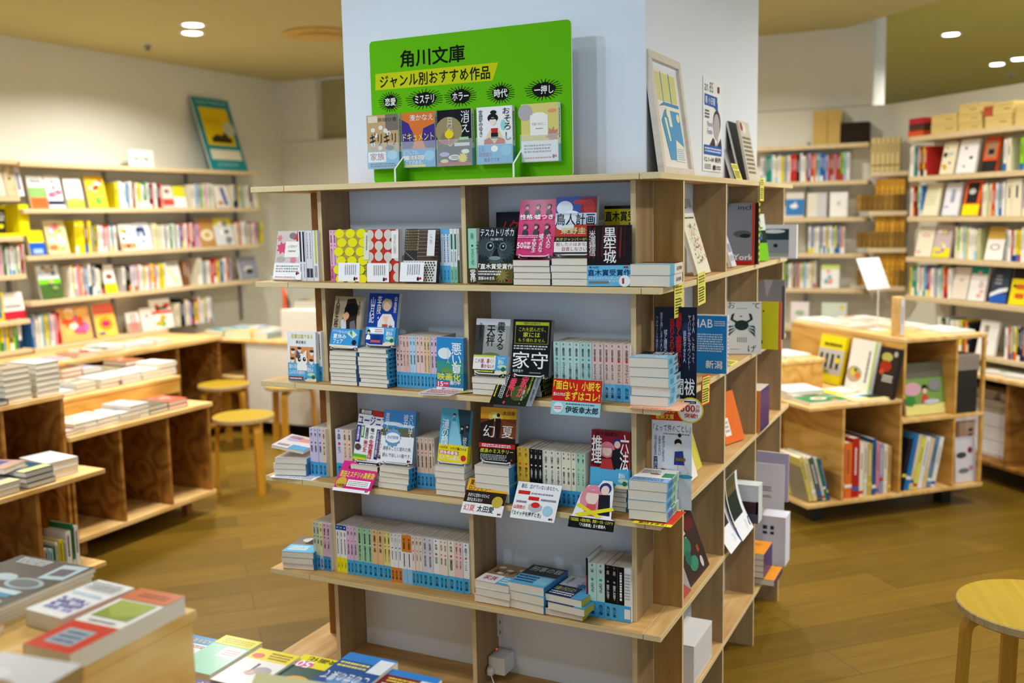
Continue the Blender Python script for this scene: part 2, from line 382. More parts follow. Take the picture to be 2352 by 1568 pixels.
for i, (x, y) in enumerate(((1.6, 5.4), (.7, 6.6), (2.6, 3.6))):  # further downlights added to brighten the green ceiling
    downlight(x, y, 2.91, 90, NEUT, ['downlight in the olive green ceiling just behind the diagonal wall', 'downlight in the olive green ceiling furthest behind the back wall', 'downlight in the olive green ceiling above the right end of the diagonal wall'][i])
for i, (x, y, w_, aim) in enumerate(SPOTS):
    t = thing('ceiling_spotlight', 'cool white adjustable ceiling spotlight aimed at the column front, %s one' % ['left', 'right'][i], 'ceiling light', (x, y, CEIL), group='adjustable spotlights')
    d = (Vector(aim)-Vector((x, y, CEIL-.06))).normalized(); q = d.to_track_quat('-Z', 'Y')
    b = MB(); b.lathe([(.03, -.05), (.045, -.05), (.045, .0)], 24); b.build('lamp_housing', M['wplas'], t)
    b = MB(); b.lathe([(.028, -.052), (.03, -.051)], 24); b.build('lens', M['lamp'], t)
    l = bpy.data.lights.new('lamp', 'SPOT'); l.energy = w_; l.color = COOL; l.spot_size = 1.0; l.spot_blend = .7; l.shadow_soft_size = .05
    o = bpy.data.objects.new('lamp', l); COL.objects.link(o); o.location = (0, 0, -.075); o.rotation_euler = q.to_euler(); o.parent = t
def nozzle(p, label):
    t = thing('ceiling_sprinkler', label, 'sprinkler', p)
    b = MB(); b.lathe([(.03, 0), (.03, -.008), (.012, -.012), (.012, -.03), (.02, -.034), (.02, -.038)], 16); b.build('sprinkler_head', M['gmetal'], t)
    b = MB(); b.lathe([(.045, 0), (.045, -.003)], 20); b.build('cover_plate', M['wplas'], t)
nozzle(onz(339, 103, 2.75), 'small metal sprinkler in the cream ceiling at upper left')
nozzle(onz(2322, 170, 2.91), 'small dark sprinkler in the olive green ceiling')
p = onz(738, 77, 2.75)
t = thing('air_vent', 'round cream ceiling air diffuser half hidden by the column', 'air vent', p)
b = MB()
b.lathe([(.25, 0), (.25, -.01), (.2, -.022), (.18, -.014)], 48); b.build('outer_ring', M['grille'], t, smooth=True)
b = MB(); b.lathe([(.15, -.005), (.15, -.03), (.09, -.036), (.02, -.05)], 40); b.build('inner_cone', M['grille'], t, smooth=True)

# ================================================================ central pinwheel shelf
TH = .016
LV = [1.627, 1.349, 1.051, .758, .464, .178]     # undersides of the boards
TOP = [z+TH for z in LV]
LX = [-.756, -.758, -.75, -.74, -.73, -.72]
RX = [.318, .322, .325, .33, .324, .324]
def board(mb, x0, x1, y0, y1, z, axis):
    mb.box(x0, x1, y0, y1, z, z+TH, mats=[1, 1, 1, 1, 0, 0])
unit = thing('column_bookshelf', 'pale plywood shelf unit across the front of the white column, full of paperbacks', 'bookshelf', (-.2, .1, 0), group='plywood shelf units wrapped around the column')
def sub(mb, name, mats, par, **k):
    o = mb.build(name, mats, par, **k); o.matrix_parent_inverse = Matrix.Translation(-Vector(par.location)) if par else Matrix()
    return o
def child(o, par): o.parent = par; o.matrix_parent_inverse = Matrix.Translation(-Vector(par.location))
for i in range(6):
    b = MB(); board(b, LX[i], RX[i], 0, .2, LV[i], 0); sub(b, 'shelf_board', [M['bX'], M['eX']], unit, bevel=.0015)
PX = [-.6868, -.2081, .2746]
for i in range(6):
    z0 = TOP[i+1] if i < 5 else 0
    for x in PX:
        b = MB(); b.box(x, x+.0135, .062, .2, z0, LV[i], mats=[0, 0, 1, 0, 0, 0]); sub(b, 'upright_panel', [M['pan'], M['eZ']], unit)
unitR = thing('column_bookshelf', 'honey plywood shelf unit on the right side of the white column', 'bookshelf', (.32, .9, 0), group='plywood shelf units wrapped around the column')
PY = [.2003, .6475, 1.0864, 1.5303]
EY = [1.694, 1.60, 1.60, 1.687, 1.60, 1.6]
for i in range(6):
    b = MB(); x0 = RX[i]+.0015
    ext = [.372]*6
    b.prism([(x0, 0), (.372, 0), (.372, EY[i]), (.2685, EY[i]), (.2685, .2005), (x0, .2005)], LV[i], TOP[i])
    b.m = [0, 0]+[1]*6
    sub(b, 'shelf_board', [M['bY'], M['eY']], unitR, bevel=.0012)
    z0 = TOP[i+1] if i < 5 else 0
    for k, y in enumerate(PY):
        b = MB(); b.box(.2885 if k == 0 else .2685, .369, y, y+.013, z0, LV[i], mats=[0, 1, 0, 0, 0, 0]); sub(b, 'upright_panel', [M['pany'] if k == 0 else M['pan'], M['eZ']], unitR)
unitL = thing('column_bookshelf', 'plywood shelf unit on the left side of the column, mostly hidden', 'bookshelf', (-.78, .9, 0), group='plywood shelf units wrapped around the column')
for i in range(6):
    b = MB(); b.prism([(-.88, .0), (LX[i]-.0015, .0), (LX[i]-.0015, .201), (-.672, .201), (-.672, 1.5), (-.88, 1.5)], LV[i], TOP[i]); b.m = [0, 0]+[1]*6
    sub(b, 'shelf_board', [M['bY'], M['eY']], unitL, bevel=.0012)
    z0 = TOP[i+1] if i < 5 else 0
    for k, y in enumerate((.212, .65, 1.09)):
        b = MB(); b.box(-.825, -.6725, y, y+.013, z0, LV[i], mats=[1, 0, 0, 0, 0, 0]); sub(b, 'upright_panel', [M['pbr'], M['eZ']], unitL)

# ================================================================ stools
def stool(x, y, rot, label, z=.44, r=.172, nl=3, group='round honey coloured wooden stools'):
    t = thing('round_stool', label, 'stool', (x, y, 0), (0, 0, rot), group)
    b = MB(); n = 56
    b.lathe([(r-.004, z-.026), (r, z-.022), (r, z-.003), (r-.003, z)], n, mis=[1, 1, 1]); b.m[-1] = 0
    b.build('seat', [M['seat'], M['seate']], t)
    for k in range(nl):
        a = k*2*PI/nl; c, s = math.cos(a), math.sin(a)
        pts = []
        R_ = r-.012
        prof = [(R_-.11, z-.032), (R_-.055, z-.032), (R_-.028, z-.037), (R_-.008, z-.054), (R_, z-.08), (R_+.002, z-.14), (R_+.006, .2), (R_+.014, 0.0)]
        b = MB(); wd = .022
        for (rr, zz) in prof:
            pts.append((rr, zz))
        # flat bent strip, 24 mm thick inwards, 44 mm wide
        V = []
        for i, (rr, zz) in enumerate(pts):
            p0 = pts[max(i-1, 0)]; p1 = pts[min(i+1, len(pts)-1)]; dx, dz = p1[0]-p0[0], p1[1]-p0[1]; l = math.hypot(dx, dz); nx, nz = dz/l, -dx/l
            for off, sd in ((.0, 1), (.0, -1), (.011*2, -1), (.022, 1)):
                V.append(((rr+nx*off)*c-s*wd*sd, (rr+nx*off)*s+c*wd*sd, (zz+nz*off) if i else zz+nz*off))
        n0 = len(b.v); b.v += V
        for i in range(len(pts)-1):
            for k2 in range(4):
                b.f.append((n0+i*4+k2, n0+i*4+(k2+1) % 4, n0+(i+1)*4+(k2+1) % 4, n0+(i+1)*4+k2)); b.c.append(C('fff')); b.m.append(0)
        b.f.append((n0, n0+3, n0+2, n0+1)); b.f.append(tuple(n0+(len(pts)-1)*4+k2 for k2 in range(4)))
        b.c += [C('fff')]*2; b.m += [0, 0]
        b.build('leg', M['leg'], t)
    return t
stool(1.231, .701, math.radians(197), 'round yellow wooden stool in the right foreground, cut off by the picture edge', r=.20, nl=4)
stool(-2.735, 1.99, -.35, 'round yellow stool closest to the end of the left plywood book table')
stool(-3.61, 2.79, .1, 'round yellow stool standing before the small bookcase, furthest to the left')
stool(-3.16, 2.94, .9, 'round yellow stool before the white counter, partly behind the column shelf')

# ================================================================ left tables
def Box(name, label, cat, loc, parts, group=None):
    t = thing(name, label, cat, loc, group=group)
    for nm, args, mats in parts:
        b = MB(); b.box(*args); sub(b, nm, mats, t, bevel=.002)
    return t
PT, PZ, PL = M['pine'], M['pineZ'], M['pineL']
# lower open box table
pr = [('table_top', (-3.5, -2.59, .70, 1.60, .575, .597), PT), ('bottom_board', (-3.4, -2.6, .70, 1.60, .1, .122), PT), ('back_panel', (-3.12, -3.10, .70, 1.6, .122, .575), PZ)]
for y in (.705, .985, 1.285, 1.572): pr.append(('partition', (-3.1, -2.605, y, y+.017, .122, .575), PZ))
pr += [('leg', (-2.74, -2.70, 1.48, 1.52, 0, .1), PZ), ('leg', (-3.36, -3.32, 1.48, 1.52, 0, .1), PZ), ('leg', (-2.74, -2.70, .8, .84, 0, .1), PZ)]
Box('display_table', 'open plywood cubby table with knotty panels beside the stools', 'display table', (-3, 1.2, 0), pr)
Box('display_riser', 'long knotty plywood riser carrying white and yellow books on the cubby table', 'riser', (-3.2, 1.4, .6),
    [('front_panel', (-3.01, -2.99, .85, 1.775, .598, .672), PL), ('top_board', (-3.48, -2.985, .85, 1.78, .672, .69), PT), ('side_panel', (-3.48, -3.01, 1.76, 1.775, .598, .672), PL)])
# taller box to its left
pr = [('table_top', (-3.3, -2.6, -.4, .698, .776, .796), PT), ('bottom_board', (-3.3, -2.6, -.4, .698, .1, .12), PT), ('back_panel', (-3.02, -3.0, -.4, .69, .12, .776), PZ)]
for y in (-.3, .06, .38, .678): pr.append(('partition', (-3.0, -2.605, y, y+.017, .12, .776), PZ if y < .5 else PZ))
for x, y in ((-2.7, .6), (-3.2, .6), (-2.7, -.3)): pr.append(('leg', (x-.02, x+.02, y-.02, y+.02, 0, .1), PZ))
Box('display_table', 'taller plywood cubby table at the left edge under tall stacks of books', 'display table', (-3, .2, 0), pr)
# low bench before it
pr = [('table_top', (-2.595, -2.3, -.5, .63, .482, .502), PT), ('bottom_board', (-2.595, -2.3, -.5, .60, .08, .1), PT), ('side_panel', (-2.59, -2.305, .285, .305, .1, .482), PZ), ('side_panel', (-2.59, -2.305, -.4, -.38, .1, .482), PZ)]
for x, y in ((-2.4, .5), (-2.5, -.3)): pr.append(('leg', (x-.02, x+.02, y-.02, y+.02, 0, .08), PZ))
Box('display_bench', 'low narrow plywood bench with hardback stacks, in front of the taller table', 'bench', (-2.45, .1, 0), pr)
# foreground box and platform
pr = [('table_top', (-.9, -.165, -1.355, -1.03, .838, .858), M['pineF']), ('side_panel', (-.185, -.167, -1.35, -1.04, .0, .838), M['pineF']), ('end_panel', (-.88, -.185, -1.057, -1.04, .0, .838), M['pineF']),
      ('side_panel', (-.88, -.862, -1.35, -1.057, .0, .838), M['pineF']), ('inner_shelf', (-.86, -.19, -1.34, -1.06, .3, .318), M['pineF'])]
Box('display_box', 'knotty pine box in the near left corner carrying the red and white book', 'display box', (-.5, -1.5, 0), pr)
pr = [('table_top', (-.162, .35, -1.35, -.62, .56, .58), M['pineF']), ('front_panel', (-.16, .33, -.66, -.642, 0, .56), M['pineF']), ('side_panel', (.312, .33, -1.34, -.66, 0, .56), M['pineF'])]
Box('display_box', 'low platform at the bottom edge under the row of bright paperbacks', 'display box', (.1, -1.3, 0), pr)

# ================================================================ left wall shelving
WX = -4.45
def wallshelf(label, group, boards, rails):
    t = thing('wall_bookshelf', label, 'bookshelf', (boards[0][0], boards[0][2], 0), group=group)
    for (x0, x1, y0, y1, z) in boards:
        b = MB(); b.box(x0, x1, y0, y1, z, z+.03); sub(b, 'shelf_board', M['wsh'], t, bevel=.003)
    for (x, y, z0, z1) in rails:
        b = MB(); b.box(x-.008, x+.008, y-.012, y+.012, z0, z1); sub(b, 'wall_rail', M['gmetal'], t)
    return t
WL = [1.91, 1.613, 1.312, 1.02, .715]
wallshelf('long pale wall shelf along the left wall, five boards of children books', 'wall shelves on the left', [(-4.678, WX, 2.0, 4.28-.03*i if i < 4 else 3.15, z) for i, z in enumerate(WL)],
          [(-4.67, y, .7, 1.95) for y in (2.02, 2.85, 3.65, 4.2)])
WS = [1.92, 1.69, 1.44, 1.2, .915, .725]
wallshelf('wall shelf at the left picture edge with boards set lower than its neighbour', 'wall shelves on the left', [(-4.678, WX+.0, .9, 1.985, z) for z in WS], [(-4.67, 1.2, .7, 1.95)])
pr = [('desk_top', (-4.44, -3.9, .8, 3.12, .69, .72), PT)]
for y in (1.0, 1.45, 1.9, 2.3, 2.7, 3.1): pr.append(('partition', (-4.44, -3.92, y-.01, y+.01, .08, .69), PZ))
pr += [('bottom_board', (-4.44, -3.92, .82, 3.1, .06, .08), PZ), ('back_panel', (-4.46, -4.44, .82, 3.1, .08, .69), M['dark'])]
Box('low_cabinet', 'long low plywood cabinet with dark cubbies under the left wall shelf', 'cabinet', (-4.3, 2, 0), pr)
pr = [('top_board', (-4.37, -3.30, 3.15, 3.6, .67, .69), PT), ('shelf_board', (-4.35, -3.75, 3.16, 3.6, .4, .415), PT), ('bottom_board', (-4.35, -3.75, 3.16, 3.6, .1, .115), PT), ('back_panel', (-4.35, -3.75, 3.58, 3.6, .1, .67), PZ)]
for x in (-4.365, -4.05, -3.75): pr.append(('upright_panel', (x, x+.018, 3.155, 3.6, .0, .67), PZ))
Box('small_bookcase', 'small plywood bookcase behind the far stools, next to the white counter', 'bookcase', (-4.05, 3.4, 0), pr)
Box('white_counter', 'white counter behind the yellow stools with books on top', 'counter', (-3.3, 3.5, 0),
    [('cabinet_body', (-3.725, -2.6, 3.16, 3.7, .1, .668), M['white']), ('plinth', (-3.7, -2.62, 3.3, 3.68, 0, .1), M['black']), ('raised_box', (-3.41, -2.6, 3.18, 3.7, .692, .915), M['white'])])  # black block paints the shade of the open gap below the body

# ================================================================ back wall and corner shelving, right
BY = 4.7
wallshelf('pale wall shelf on the back wall right of the column', 'wall shelves on the right', [(-.75, .31, BY, 4.848, z) for z in (1.945, 1.70, 1.455, 1.21, .97, .70)], [(-.1, 4.84, .7, 2.0)])
wallshelf('short corner shelf between back wall and diagonal wall, full of brown boxed sets', 'wall shelves on the right', [(.2, .53, 4.70, 4.8, z) for z in ()] or [(.335, .57, 4.58, 4.80, z) for z in (1.745, 1.49, 1.25, 1.0)], [])
DO = Vector((.587, 4.355, 0)); DA = -PI/4
ISO = Vector((.323, 2.489, 0)); ISA = PI/4
def FR(o, a): return Tr(o) @ Rz(a)
def framed(name, label, cat, o, a, parts, group=None):
    t = thing(name, label, cat, o, (0, 0, a), group)
    for nm, args, mt in parts:
        b = MB(); b.box(*args); b.build(nm, mt, t, bevel=.002)
    return t
pr = [('shelf_board', (0, 1.9, 0, .24, z, z+.03), M['wsh']) for z in (1.943, 1.70, 1.455, 1.205, .965)]
pr += [('shelf_board', (.35, 1.9, 0, .24, .665, .69), M['wsh'])]
pr += [('wall_rail', (x-.012, x+.012, .222, .24, .6, 2.0), M['gmetal']) for x in (.16, .98)]
framed('wall_bookshelf', 'long pale wall shelf on the diagonal right wall with six boards', 'bookshelf', DO, DA, pr, 'wall shelves on the right')
pr = [('desk_top', (.3, 1.9, -.12, .24, .585, .605), M['pine']), ('upright_panel', (.93, .95, -.1, .24, .12, .585), PZ), ('bottom_board', (.3, 1.9, -.1, .24, .1, .12), PZ), ('upright_panel', (.3, .32, -.1, .24, .12, .585), PZ),
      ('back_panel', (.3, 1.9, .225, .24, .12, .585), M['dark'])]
framed('low_cabinet', 'low plywood desk cabinet at the right edge with a printer inside', 'cabinet', DO, DA, pr)

# ================================================================ island
pr = [('bottom_board', (0, 1.07, 0, .95, .1, .118), M['pine']), ('middle_board', (0, .545, 0, .95, .582, .6), M['pine']), ('shelf_board', (.55, 1.06, 0, .45, .475, .492), M['pine']), ('top_board', (.545, 1.065, 0, .95, .88, .9), M['pine'])]
for x in (.195, .537, .87): pr.append(('upright_panel', (x, x+.014, .004, .5, .118, .475 if x > .5 else .582), M['pineL']))
pr += [('side_panel', (.547, .562, .002, .95, .6, .88), M['pineL']), ('upright_panel', (.87, .884, .004, .5, .492, .88), M['pineL']), ('upright_panel', (.537, .547, .004, .5, .475, .582), M['pineL']),
       ('back_panel', (.0, .87, .5, .512, .118, .582), PZ), ('back_panel', (.56, .87, .5, .512, .582, .88), PZ), ('corner_post', (1.045, 1.062, .004, .022, .118, .88), M['pineL']), ('corner_post', (1.045, 1.062, .93, .948, .118, .88), M['pineL']),
       ('foot', (.1, .16, .1, .16, 0, .1), M['dark']), ('foot', (.9, .96, .1, .16, 0, .1), M['dark']), ('foot', (.1, .16, .8, .86, 0, .1), M['dark'])]
framed('display_island', 'stepped pine display island with open shelves of picture books, right of the column', 'display island', ISO, ISA, pr)
framed('display_riser', 'pine step box on the island carrying pink and white magazines', 'riser', ISO+Rz(ISA) @ Vector((.0, .0, .601)), ISA,
       [('top_board', (.02, .40, .42, .9, .14, .158), M['pine']), ('front_panel', (.03, .39, .43, .445, 0, .14), M['pineL']), ('side_panel', (.03, .045, .445, .9, 0, .14), M['pineL'])])
# ================================================================ books
def proj(p):
    d = Vector(p)-CC; z = d.dot(fw)
    return 1176+CF*d.dot(RT)/z, 784-CF*d.dot(UP)/z
def along(u, z, fr, ly, lo=-3.0, hi=5.5):
    """distance along a shelf frame (origin, angle) of the point seen at image column u"""
    F = FR(*fr)
    f = lambda x: proj(F @ Vector((x, ly, z)))[0]-u
    a = f(lo); s = 1 if f(hi) > a else -1
    for _ in range(46):
        mid = (lo+hi)/2
        if f(mid)*s < 0: lo = mid
        else: hi = mid
    return (lo+hi)/2
F0 = (Vector((0, 0, 0)), 0.0)                # front unit
FS = (Vector((.372, 0, 0)), PI/2)            # right side unit, x runs away from us
FSL = (Vector((WX, 0, 0)), PI/2)             # left wall
FB = (Vector((0, BY, 0)), 0.0)               # back wall
FC = (Vector((0, 4.58, 0)), 0.0)             # corner shelf
FD = (DO, DA)                                # diagonal wall
FI = (ISO, ISA)                              # island face
ORD = ['topmost', 'second down', 'third down', 'fourth down', 'fifth down', 'sixth down', 'seventh down', 'eighth down', 'ninth down']

def setM(o, Mx): o.location = Mx.to_translation(); o.rotation_euler = Mx.to_euler()
def bk(Mx, w, h, t, label, front=(), col='eee', spine=(), back=None, band=None, group=None, name='paperback_book', cat='book', hard=False, scol=None, pages=None, parts=True):
    r = thing(name, label, cat, group=group); setM(r, Mx)
    e = .0018 if hard else .00045
    ov = .002 if hard else 0
    b = MB()
    b.box(-w/2, w/2, 0, e, 0, h, col); b.box(-w/2, w/2, t-e, t, 0, h, back or col); b.box(w/2-e, w/2+.00004, e*.5, t-e*.5, 0, h, scol or col)
    Cv(b, (-w/2, 0, h), (1, 0, 0), (0, 0, -1), w, h).draw(front)
    if spine: Cv(b, (w/2+.0001, 0, h), (0, 1, 0), (0, 0, -1), t, h).draw(spine)
    b.build('cover', M['print'], r)
    p = MB(); p.box(-w/2+.0008+ov, w/2-e-.0003, e, t-e, .0006+ov, h-.0006-ov, pages or 'fff'); p.build('page_block', M['pages'], r)
    if band:
        fr, bc, fs, ss = band; g = .0009; bh = h*fr
        b = MB()
        b.box(-w/2, w/2+g, -g, -g*.5, .0003, bh, bc); b.box(-w/2, w/2+g, t+g*.5, t+g, .0003, bh, bc); b.box(w/2+g*.3, w/2+g, -g, t+g, .0003, bh, bc)
        Cv(b, (-w/2, -g, bh), (1, 0, 0), (0, 0, -1), w, bh).draw(fs)
        if ss: Cv(b, (w/2+g, 0, bh), (0, 1, 0), (0, 0, -1), t, bh).draw(ss)
        b.build('paper_band', M['print'], r)
    return r
def dup(r, Mx, label, group=None):
    c = r.copy(); COL.objects.link(c); setM(c, Mx)
    
    for a_, b_ in SH: label = label.replace(a_, b_)
    c['label'] = label; LAB.setdefault(label, []).append(c)
    if group: c['group'] = group
    for ch in list(r.children):
        d = ch.copy(); COL.objects.link(d); d.parent = c
    return c
def sp(col, band, au, ti, dot='d33', tc='1c1c1c', bt='角川文庫', bc='10304c'):
    s = [('r', 0, .0, 1, 1, col), ('L', .3, .02, .7, .06, 1, '777'), ('T', au, .3, .10, .70, .10+.037*len(au), tc, .015), ('c', .5, .30, .17, .17, dot), ('T', ti, .29, .36, .71, min(.68, .36+.045*len(ti)), tc, .005)]
    if band: s += [('r', 0, .70, 1, 1, band), ('T', bt, .24, .76, .76, .95, bc, .02)]
    return s
SKY = '5bbbe8'
def fair(x0=.56, c1='4aa8dc'):   # the light blue seaside panel printed on many of the paper bands
    return [('r', x0, 0, 1, 1, c1), ('t', 'ひらけば', x0+.06, .07, .93, .19, 'fff', .01), ('t', '夏休み', x0+.08, .22, .9, .48, 'fff', .03), ('c', x0+.20, .60, .13, .05, 'bfe3c4'), ('r', x0, .82, 1, 1, 'e9dfb9'), ('c', .90, .74, .06, .06, '2d6a3c'), ('c', .64, .83, .04, .03, '4d7f6a')]
def mk(x=.03, y=.86, s=.06):   # publisher emblem
    return [('p', [(x, y+s*.5), (x+s*.5, y), (x+s, y+s*.5)], '1a1a1a'), ('r', x+.1*s, y+s*.5, x+.9*s, y+s, '1a1a1a'), ('c', x+s*1.35, y+s*.5, s*.42, s*.42, 'c8203c')]

def fo(fr, u, z, ly, Wd, H, t, label, tilt=.12, rz=0, roll=0, **k):
    x = along(u, z, fr, ly)
    Mx = FR(*fr) @ Tr((x, ly, z+t*math.sin(tilt)+.0008+abs(math.sin(roll))*Wd/2)) @ Rz(rz) @ Rx(-tilt) @ Ry(roll)
    return bk(Mx, Wd, H, t, label, **k), x
def stack(fr, u, z, ly, n, Wd, H, t, what, ang=0, jit=.002, group=None, xx=None, **k):
    x = xx if xx is not None else along(u, z, fr, ly); first = None
    if 'scol' not in k: k['scol'] = k.get('col', 'eee')
    k['col'] = 'dcd6ca'
    for i in range(n):
        lvl = n-1-i
        lab = '%s, %s' % (what, ORD[lvl]) if n > 1 else what
        j = (rnd.uniform(-jit, jit), rnd.uniform(-jit, jit), rnd.uniform(-.02, .02)*jit/.002)
        Mx = FR(*fr) @ Tr((x+j[0], ly+j[1], z+(i+1)*(t+.0011)+.0008)) @ Rz(ang+j[2]) @ Rx(-PI/2)
        if first is None: first = bk(Mx, Wd, H, t, lab, group=group, **k)
        else: dup(first, Mx, lab)
    return x, z+n*(t+.0011)+.001
def spines(fr, u0, u1, z, ly, items, place, H=.148, D=.105, lean=0, group=None, x0=None, x1=None, kind='paperback'):
    """items: (description, spine specs, body colour, weight, count[, height]) standing spine outwards between two image columns"""
    a = x0 if x0 is not None else along(u0, z, fr, ly); c = x1 if x1 is not None else along(u1, z, fr, ly)
    tot = sum(i[3]*i[4] for i in items); k = (c-a)/tot; x = a
    nm = ['first', 'second', 'third', 'fourth', 'fifth', 'sixth']
    for it in items:
        ds, spec, col, wt, n = it[:5]; h = it[5] if len(it) > 5 else H; first = None
        for i in range(n):
            t = wt*k-.0006; dy = rnd.uniform(-.0015, .0015)
            lab = '%s, %s' % (ds, place) if n == 1 else '%s, %s of %d, %s' % (ds, nm[i], n, place)
            Mx = FR(*fr) @ Tr((x+.0003+(h*math.sin(lean) if lean < 0 else 0), ly+dy+D/2, z+.0006+(t*math.sin(abs(lean))))) @ Ry(lean) @ Rz(-PI/2)
            if first is None: first = bk(Mx, D, h, t, lab, spine=spec, col=col, back='f2f2f2', group=group)
            else: dup(first, Mx, lab)
            x += wt*k
    return c
def wirestand(Mx, label, w=.085):
    t = thing('wire_book_stand', label, 'book stand', group='white wire stands on the column shelf'); setM(t, Mx)
    b = MB(); r = .0017
    b.tube([(-w/2, -.012, .012), (-w/2, -.014, .004), (-w/2, 0, 0), (-w/2, .035, 0), (-w/2+.002, .05, .045)], r); b.build('side_wire', M['wire'], t)
    b = MB(); b.tube([(w/2, -.012, .012), (w/2, -.014, .004), (w/2, 0, 0), (w/2, .035, 0), (w/2-.002, .05, .045)], r); b.build('side_wire', M['wire'], t)
    b = MB(); b.tube([(-w/2-.001, -.013, .011), (-w/2+.01, -.0135, .007), (w/2-.01, -.0135, .007), (w/2+.001, -.013, .011)], r); b.build('front_lip', M['wire'], t)
def fo_on(fr, u, z, ly, Wd, H, t, label, tilt=.22, stand=None, **k):
    o, x = fo(fr, u, z+(.006 if stand else 0), ly, Wd, H, t, label, tilt, **k)
    if stand: wirestand(FR(*fr) @ Tr((x, ly+.0105, z+.0022)), stand)
    return x
def card(fr, u, z, ly, Wd, H, label, spec, col='fff', tilt=.7, rz=0, name='promotional_card', cat='card', shape=None, th=.0008, group='printed cards hung on the shelf edges'):
    x = along(u, z, fr, ly)
    t = thing(name, label, cat, group=group); setM(t, FR(*fr) @ Tr((x, ly, z)) @ Rz(rz) @ Rx(-tilt))
    b = MB()
    if shape:
        n = len(shape); P0 = [(-Wd/2+px*Wd, 0, H-py*H) for px, py in shape]; P1 = [(a, th, c_) for a, _, c_ in P0]
        b.face(list(reversed(P0)), col); b.face(P1, col)
        for i in range(n): b.face([P0[i], P0[(i+1) % n], P1[(i+1) % n], P1[i]], col)
    else: b.box(-Wd/2, Wd/2, 0, th, 0, H, col)
    Cv(b, (-Wd/2, 0, H), (1, 0, 0), (0, 0, -1), Wd, H).draw(spec)
    b.build('card_sheet', M['matte'], t)
    return t
BW, BH = .105, .148
PBK = 'cream edged paperback'

# ---------------------------------------------------------------- level 2 (second board from the top)
z = TOP[1]
fo(F0, 659, z, .045, BW, BH, .012, 'white paperback with pink floral cover on a wire stand at the far left of the second board', tilt=.24,
   col='efe9e6', front=[('r', 0, 0, 1, .66, 'd9cfc9'), ('s', .2, .35, .12, .2, 7, 'e05577'), ('s', .1, .15, .06, .12, 6, 'd88'), ('s', .75, .12, .1, .2, 7, 'c74a4a'), ('c', .55, .1, .12, .09, '8d7f86'), ('s', .65, .6, .08, .13, 7, 'e58a9c'), ('c', .2, .58, .15, .08, 'bdb4b0'),
   ('r', .33, .22, .84, .54, 'fbf8ef'), ('t', '人間椅子', .42, .29, .76, .35, '998f80'), ('l', .45, .39, .72, .45, 1, 'a99'), ('r', 0, .66, 1, 1, 'fafafa'), ('l', .08, .70, .93, .86, 3, '999'), ('l', .08, .93, .8, .97, 1, 'c66')]+mk(.8, .83, .07))
wirestand(Tr((along(656, z, F0, .045), .047, z+.002)), 'white wire stand under the pink floral paperback at the far left')
spines(F0, 690, 733, z, .05, [('thin white paperback with black stripe', [('r', .3, .02, .8, .62, '111'), ('L', .3, .66, .7, .95, 1, '667')], 'eceaf0', 1, 2), ('pale grey paperback', [('L', .3, .05, .7, .6, 1, '889'), ('r', .1, .75, .9, .93, '445')], 'e6e4ea', 1.1, 2),
   ('white paperback with yellow green streak', [('r', .4, 0, .8, .65, 'c9cf5a'), ('L', .2, .7, .8, .95, 2, '333')], 'f0f0ee', 1.5, 1)], 'left of the first upright on the second board')
spines(F0, 761, 783, z, .06, [('pink paperback', sp('ecbcd4', 'dd7fa9', '筒井康隆', '時をかける少女', 'd27', '734', bc='a35'), 'ecbcd4', 1, 2), ('orange and pink paperback', [('r', 0, 0, 1, .35, 'eba25f'), ('r', 0, .7, 1, 1, 'e59ab8'), ('L', .3, .4, .7, .66, 1, '854')], 'f0d3d8', .7, 1)],
   'right of the first upright on the second board')
dots = [('r', 0, 0, 1, 1, 'b3a05a')]
for j in range(6):
    for i in range(4): dots.append(('c', (i+.1+.25*(j % 2))*.36-.06, .075+j*.175, .155, .125, 'f2ea18')); dots.append(('p', [((i+.1+.25*(j % 2))*.36+.05, .055+j*.175), ((i+.1+.25*(j % 2))*.36+.14, .075+j*.175), ((i+.1+.25*(j % 2))*.36+.05, .095+j*.175)], 'f2ea18'))
dots = [q for q in dots if q[0] != 'c' or q[1] < .86]; dots = [q for q in dots if q[0] != 'p' or q[1][1][0] < .99]
hb = lambda tx: (.36, 'fafafc', [('L', .12, .1, .42, .62, 5, '999'), ('l', .08, .84, .5, .92, 1, '8cd')]+mk(.5, .76, .08), None)
def half_band(fr_spec): return fr_spec+[('r', 0, .64, .7, 1, 'fafafc'), ('L', .2, .68, .6, .88, 6, '8d8d95')]+mk(.5, .9, .08)
fo(F0, 814, z, .035, BW, BH, .014, 'paperback patterned with big yellow lemon shapes on the second board', tilt=.10, col='b3a05a', scol='eee', front=half_band(dots+[('r', .82, .06, 1, .58, 'e8e4d8'), ('L', .88, .12, .95, .4, 1, '777')]))
pat = [('r', 0, 0, 1, 1, 'd03422')]
for k_, cx in enumerate((.06, .36, .66, .96)):
    for cy in ((.10, .52), (-.1, .31, .73))[k_ % 2]:
        pat += [('c', cx, max(cy, .1), .13, .13, 'dcd6ca'), ('c', cx, min(cy+.2, .9), .13, .13, 'dcd6ca'), ('r', max(cx-.05, 0), max(cy, 0), min(cx+.05, 1), cy+.2, 'dcd6ca')]
def clip(q):
    if q[0] != 'c' or (q[1]-q[3] >= 0 and q[1]+q[3] <= 1): return q
    n = 20; a_, b_, rx, ry = q[1:5]; ry = ry*BW/BH
    return ('p', [(min(max(a_+rx*math.cos(2*PI*i/n), 0), 1), b_+ry*math.sin(2*PI*i/n)) for i in range(n)], q[5])
pat = [clip(q) for q in pat]+[('r', .78, .03, 1, .55, 'f4f2ee'), ('T', '注文の多い料理店', .84, .10, .93, .46, '888')]
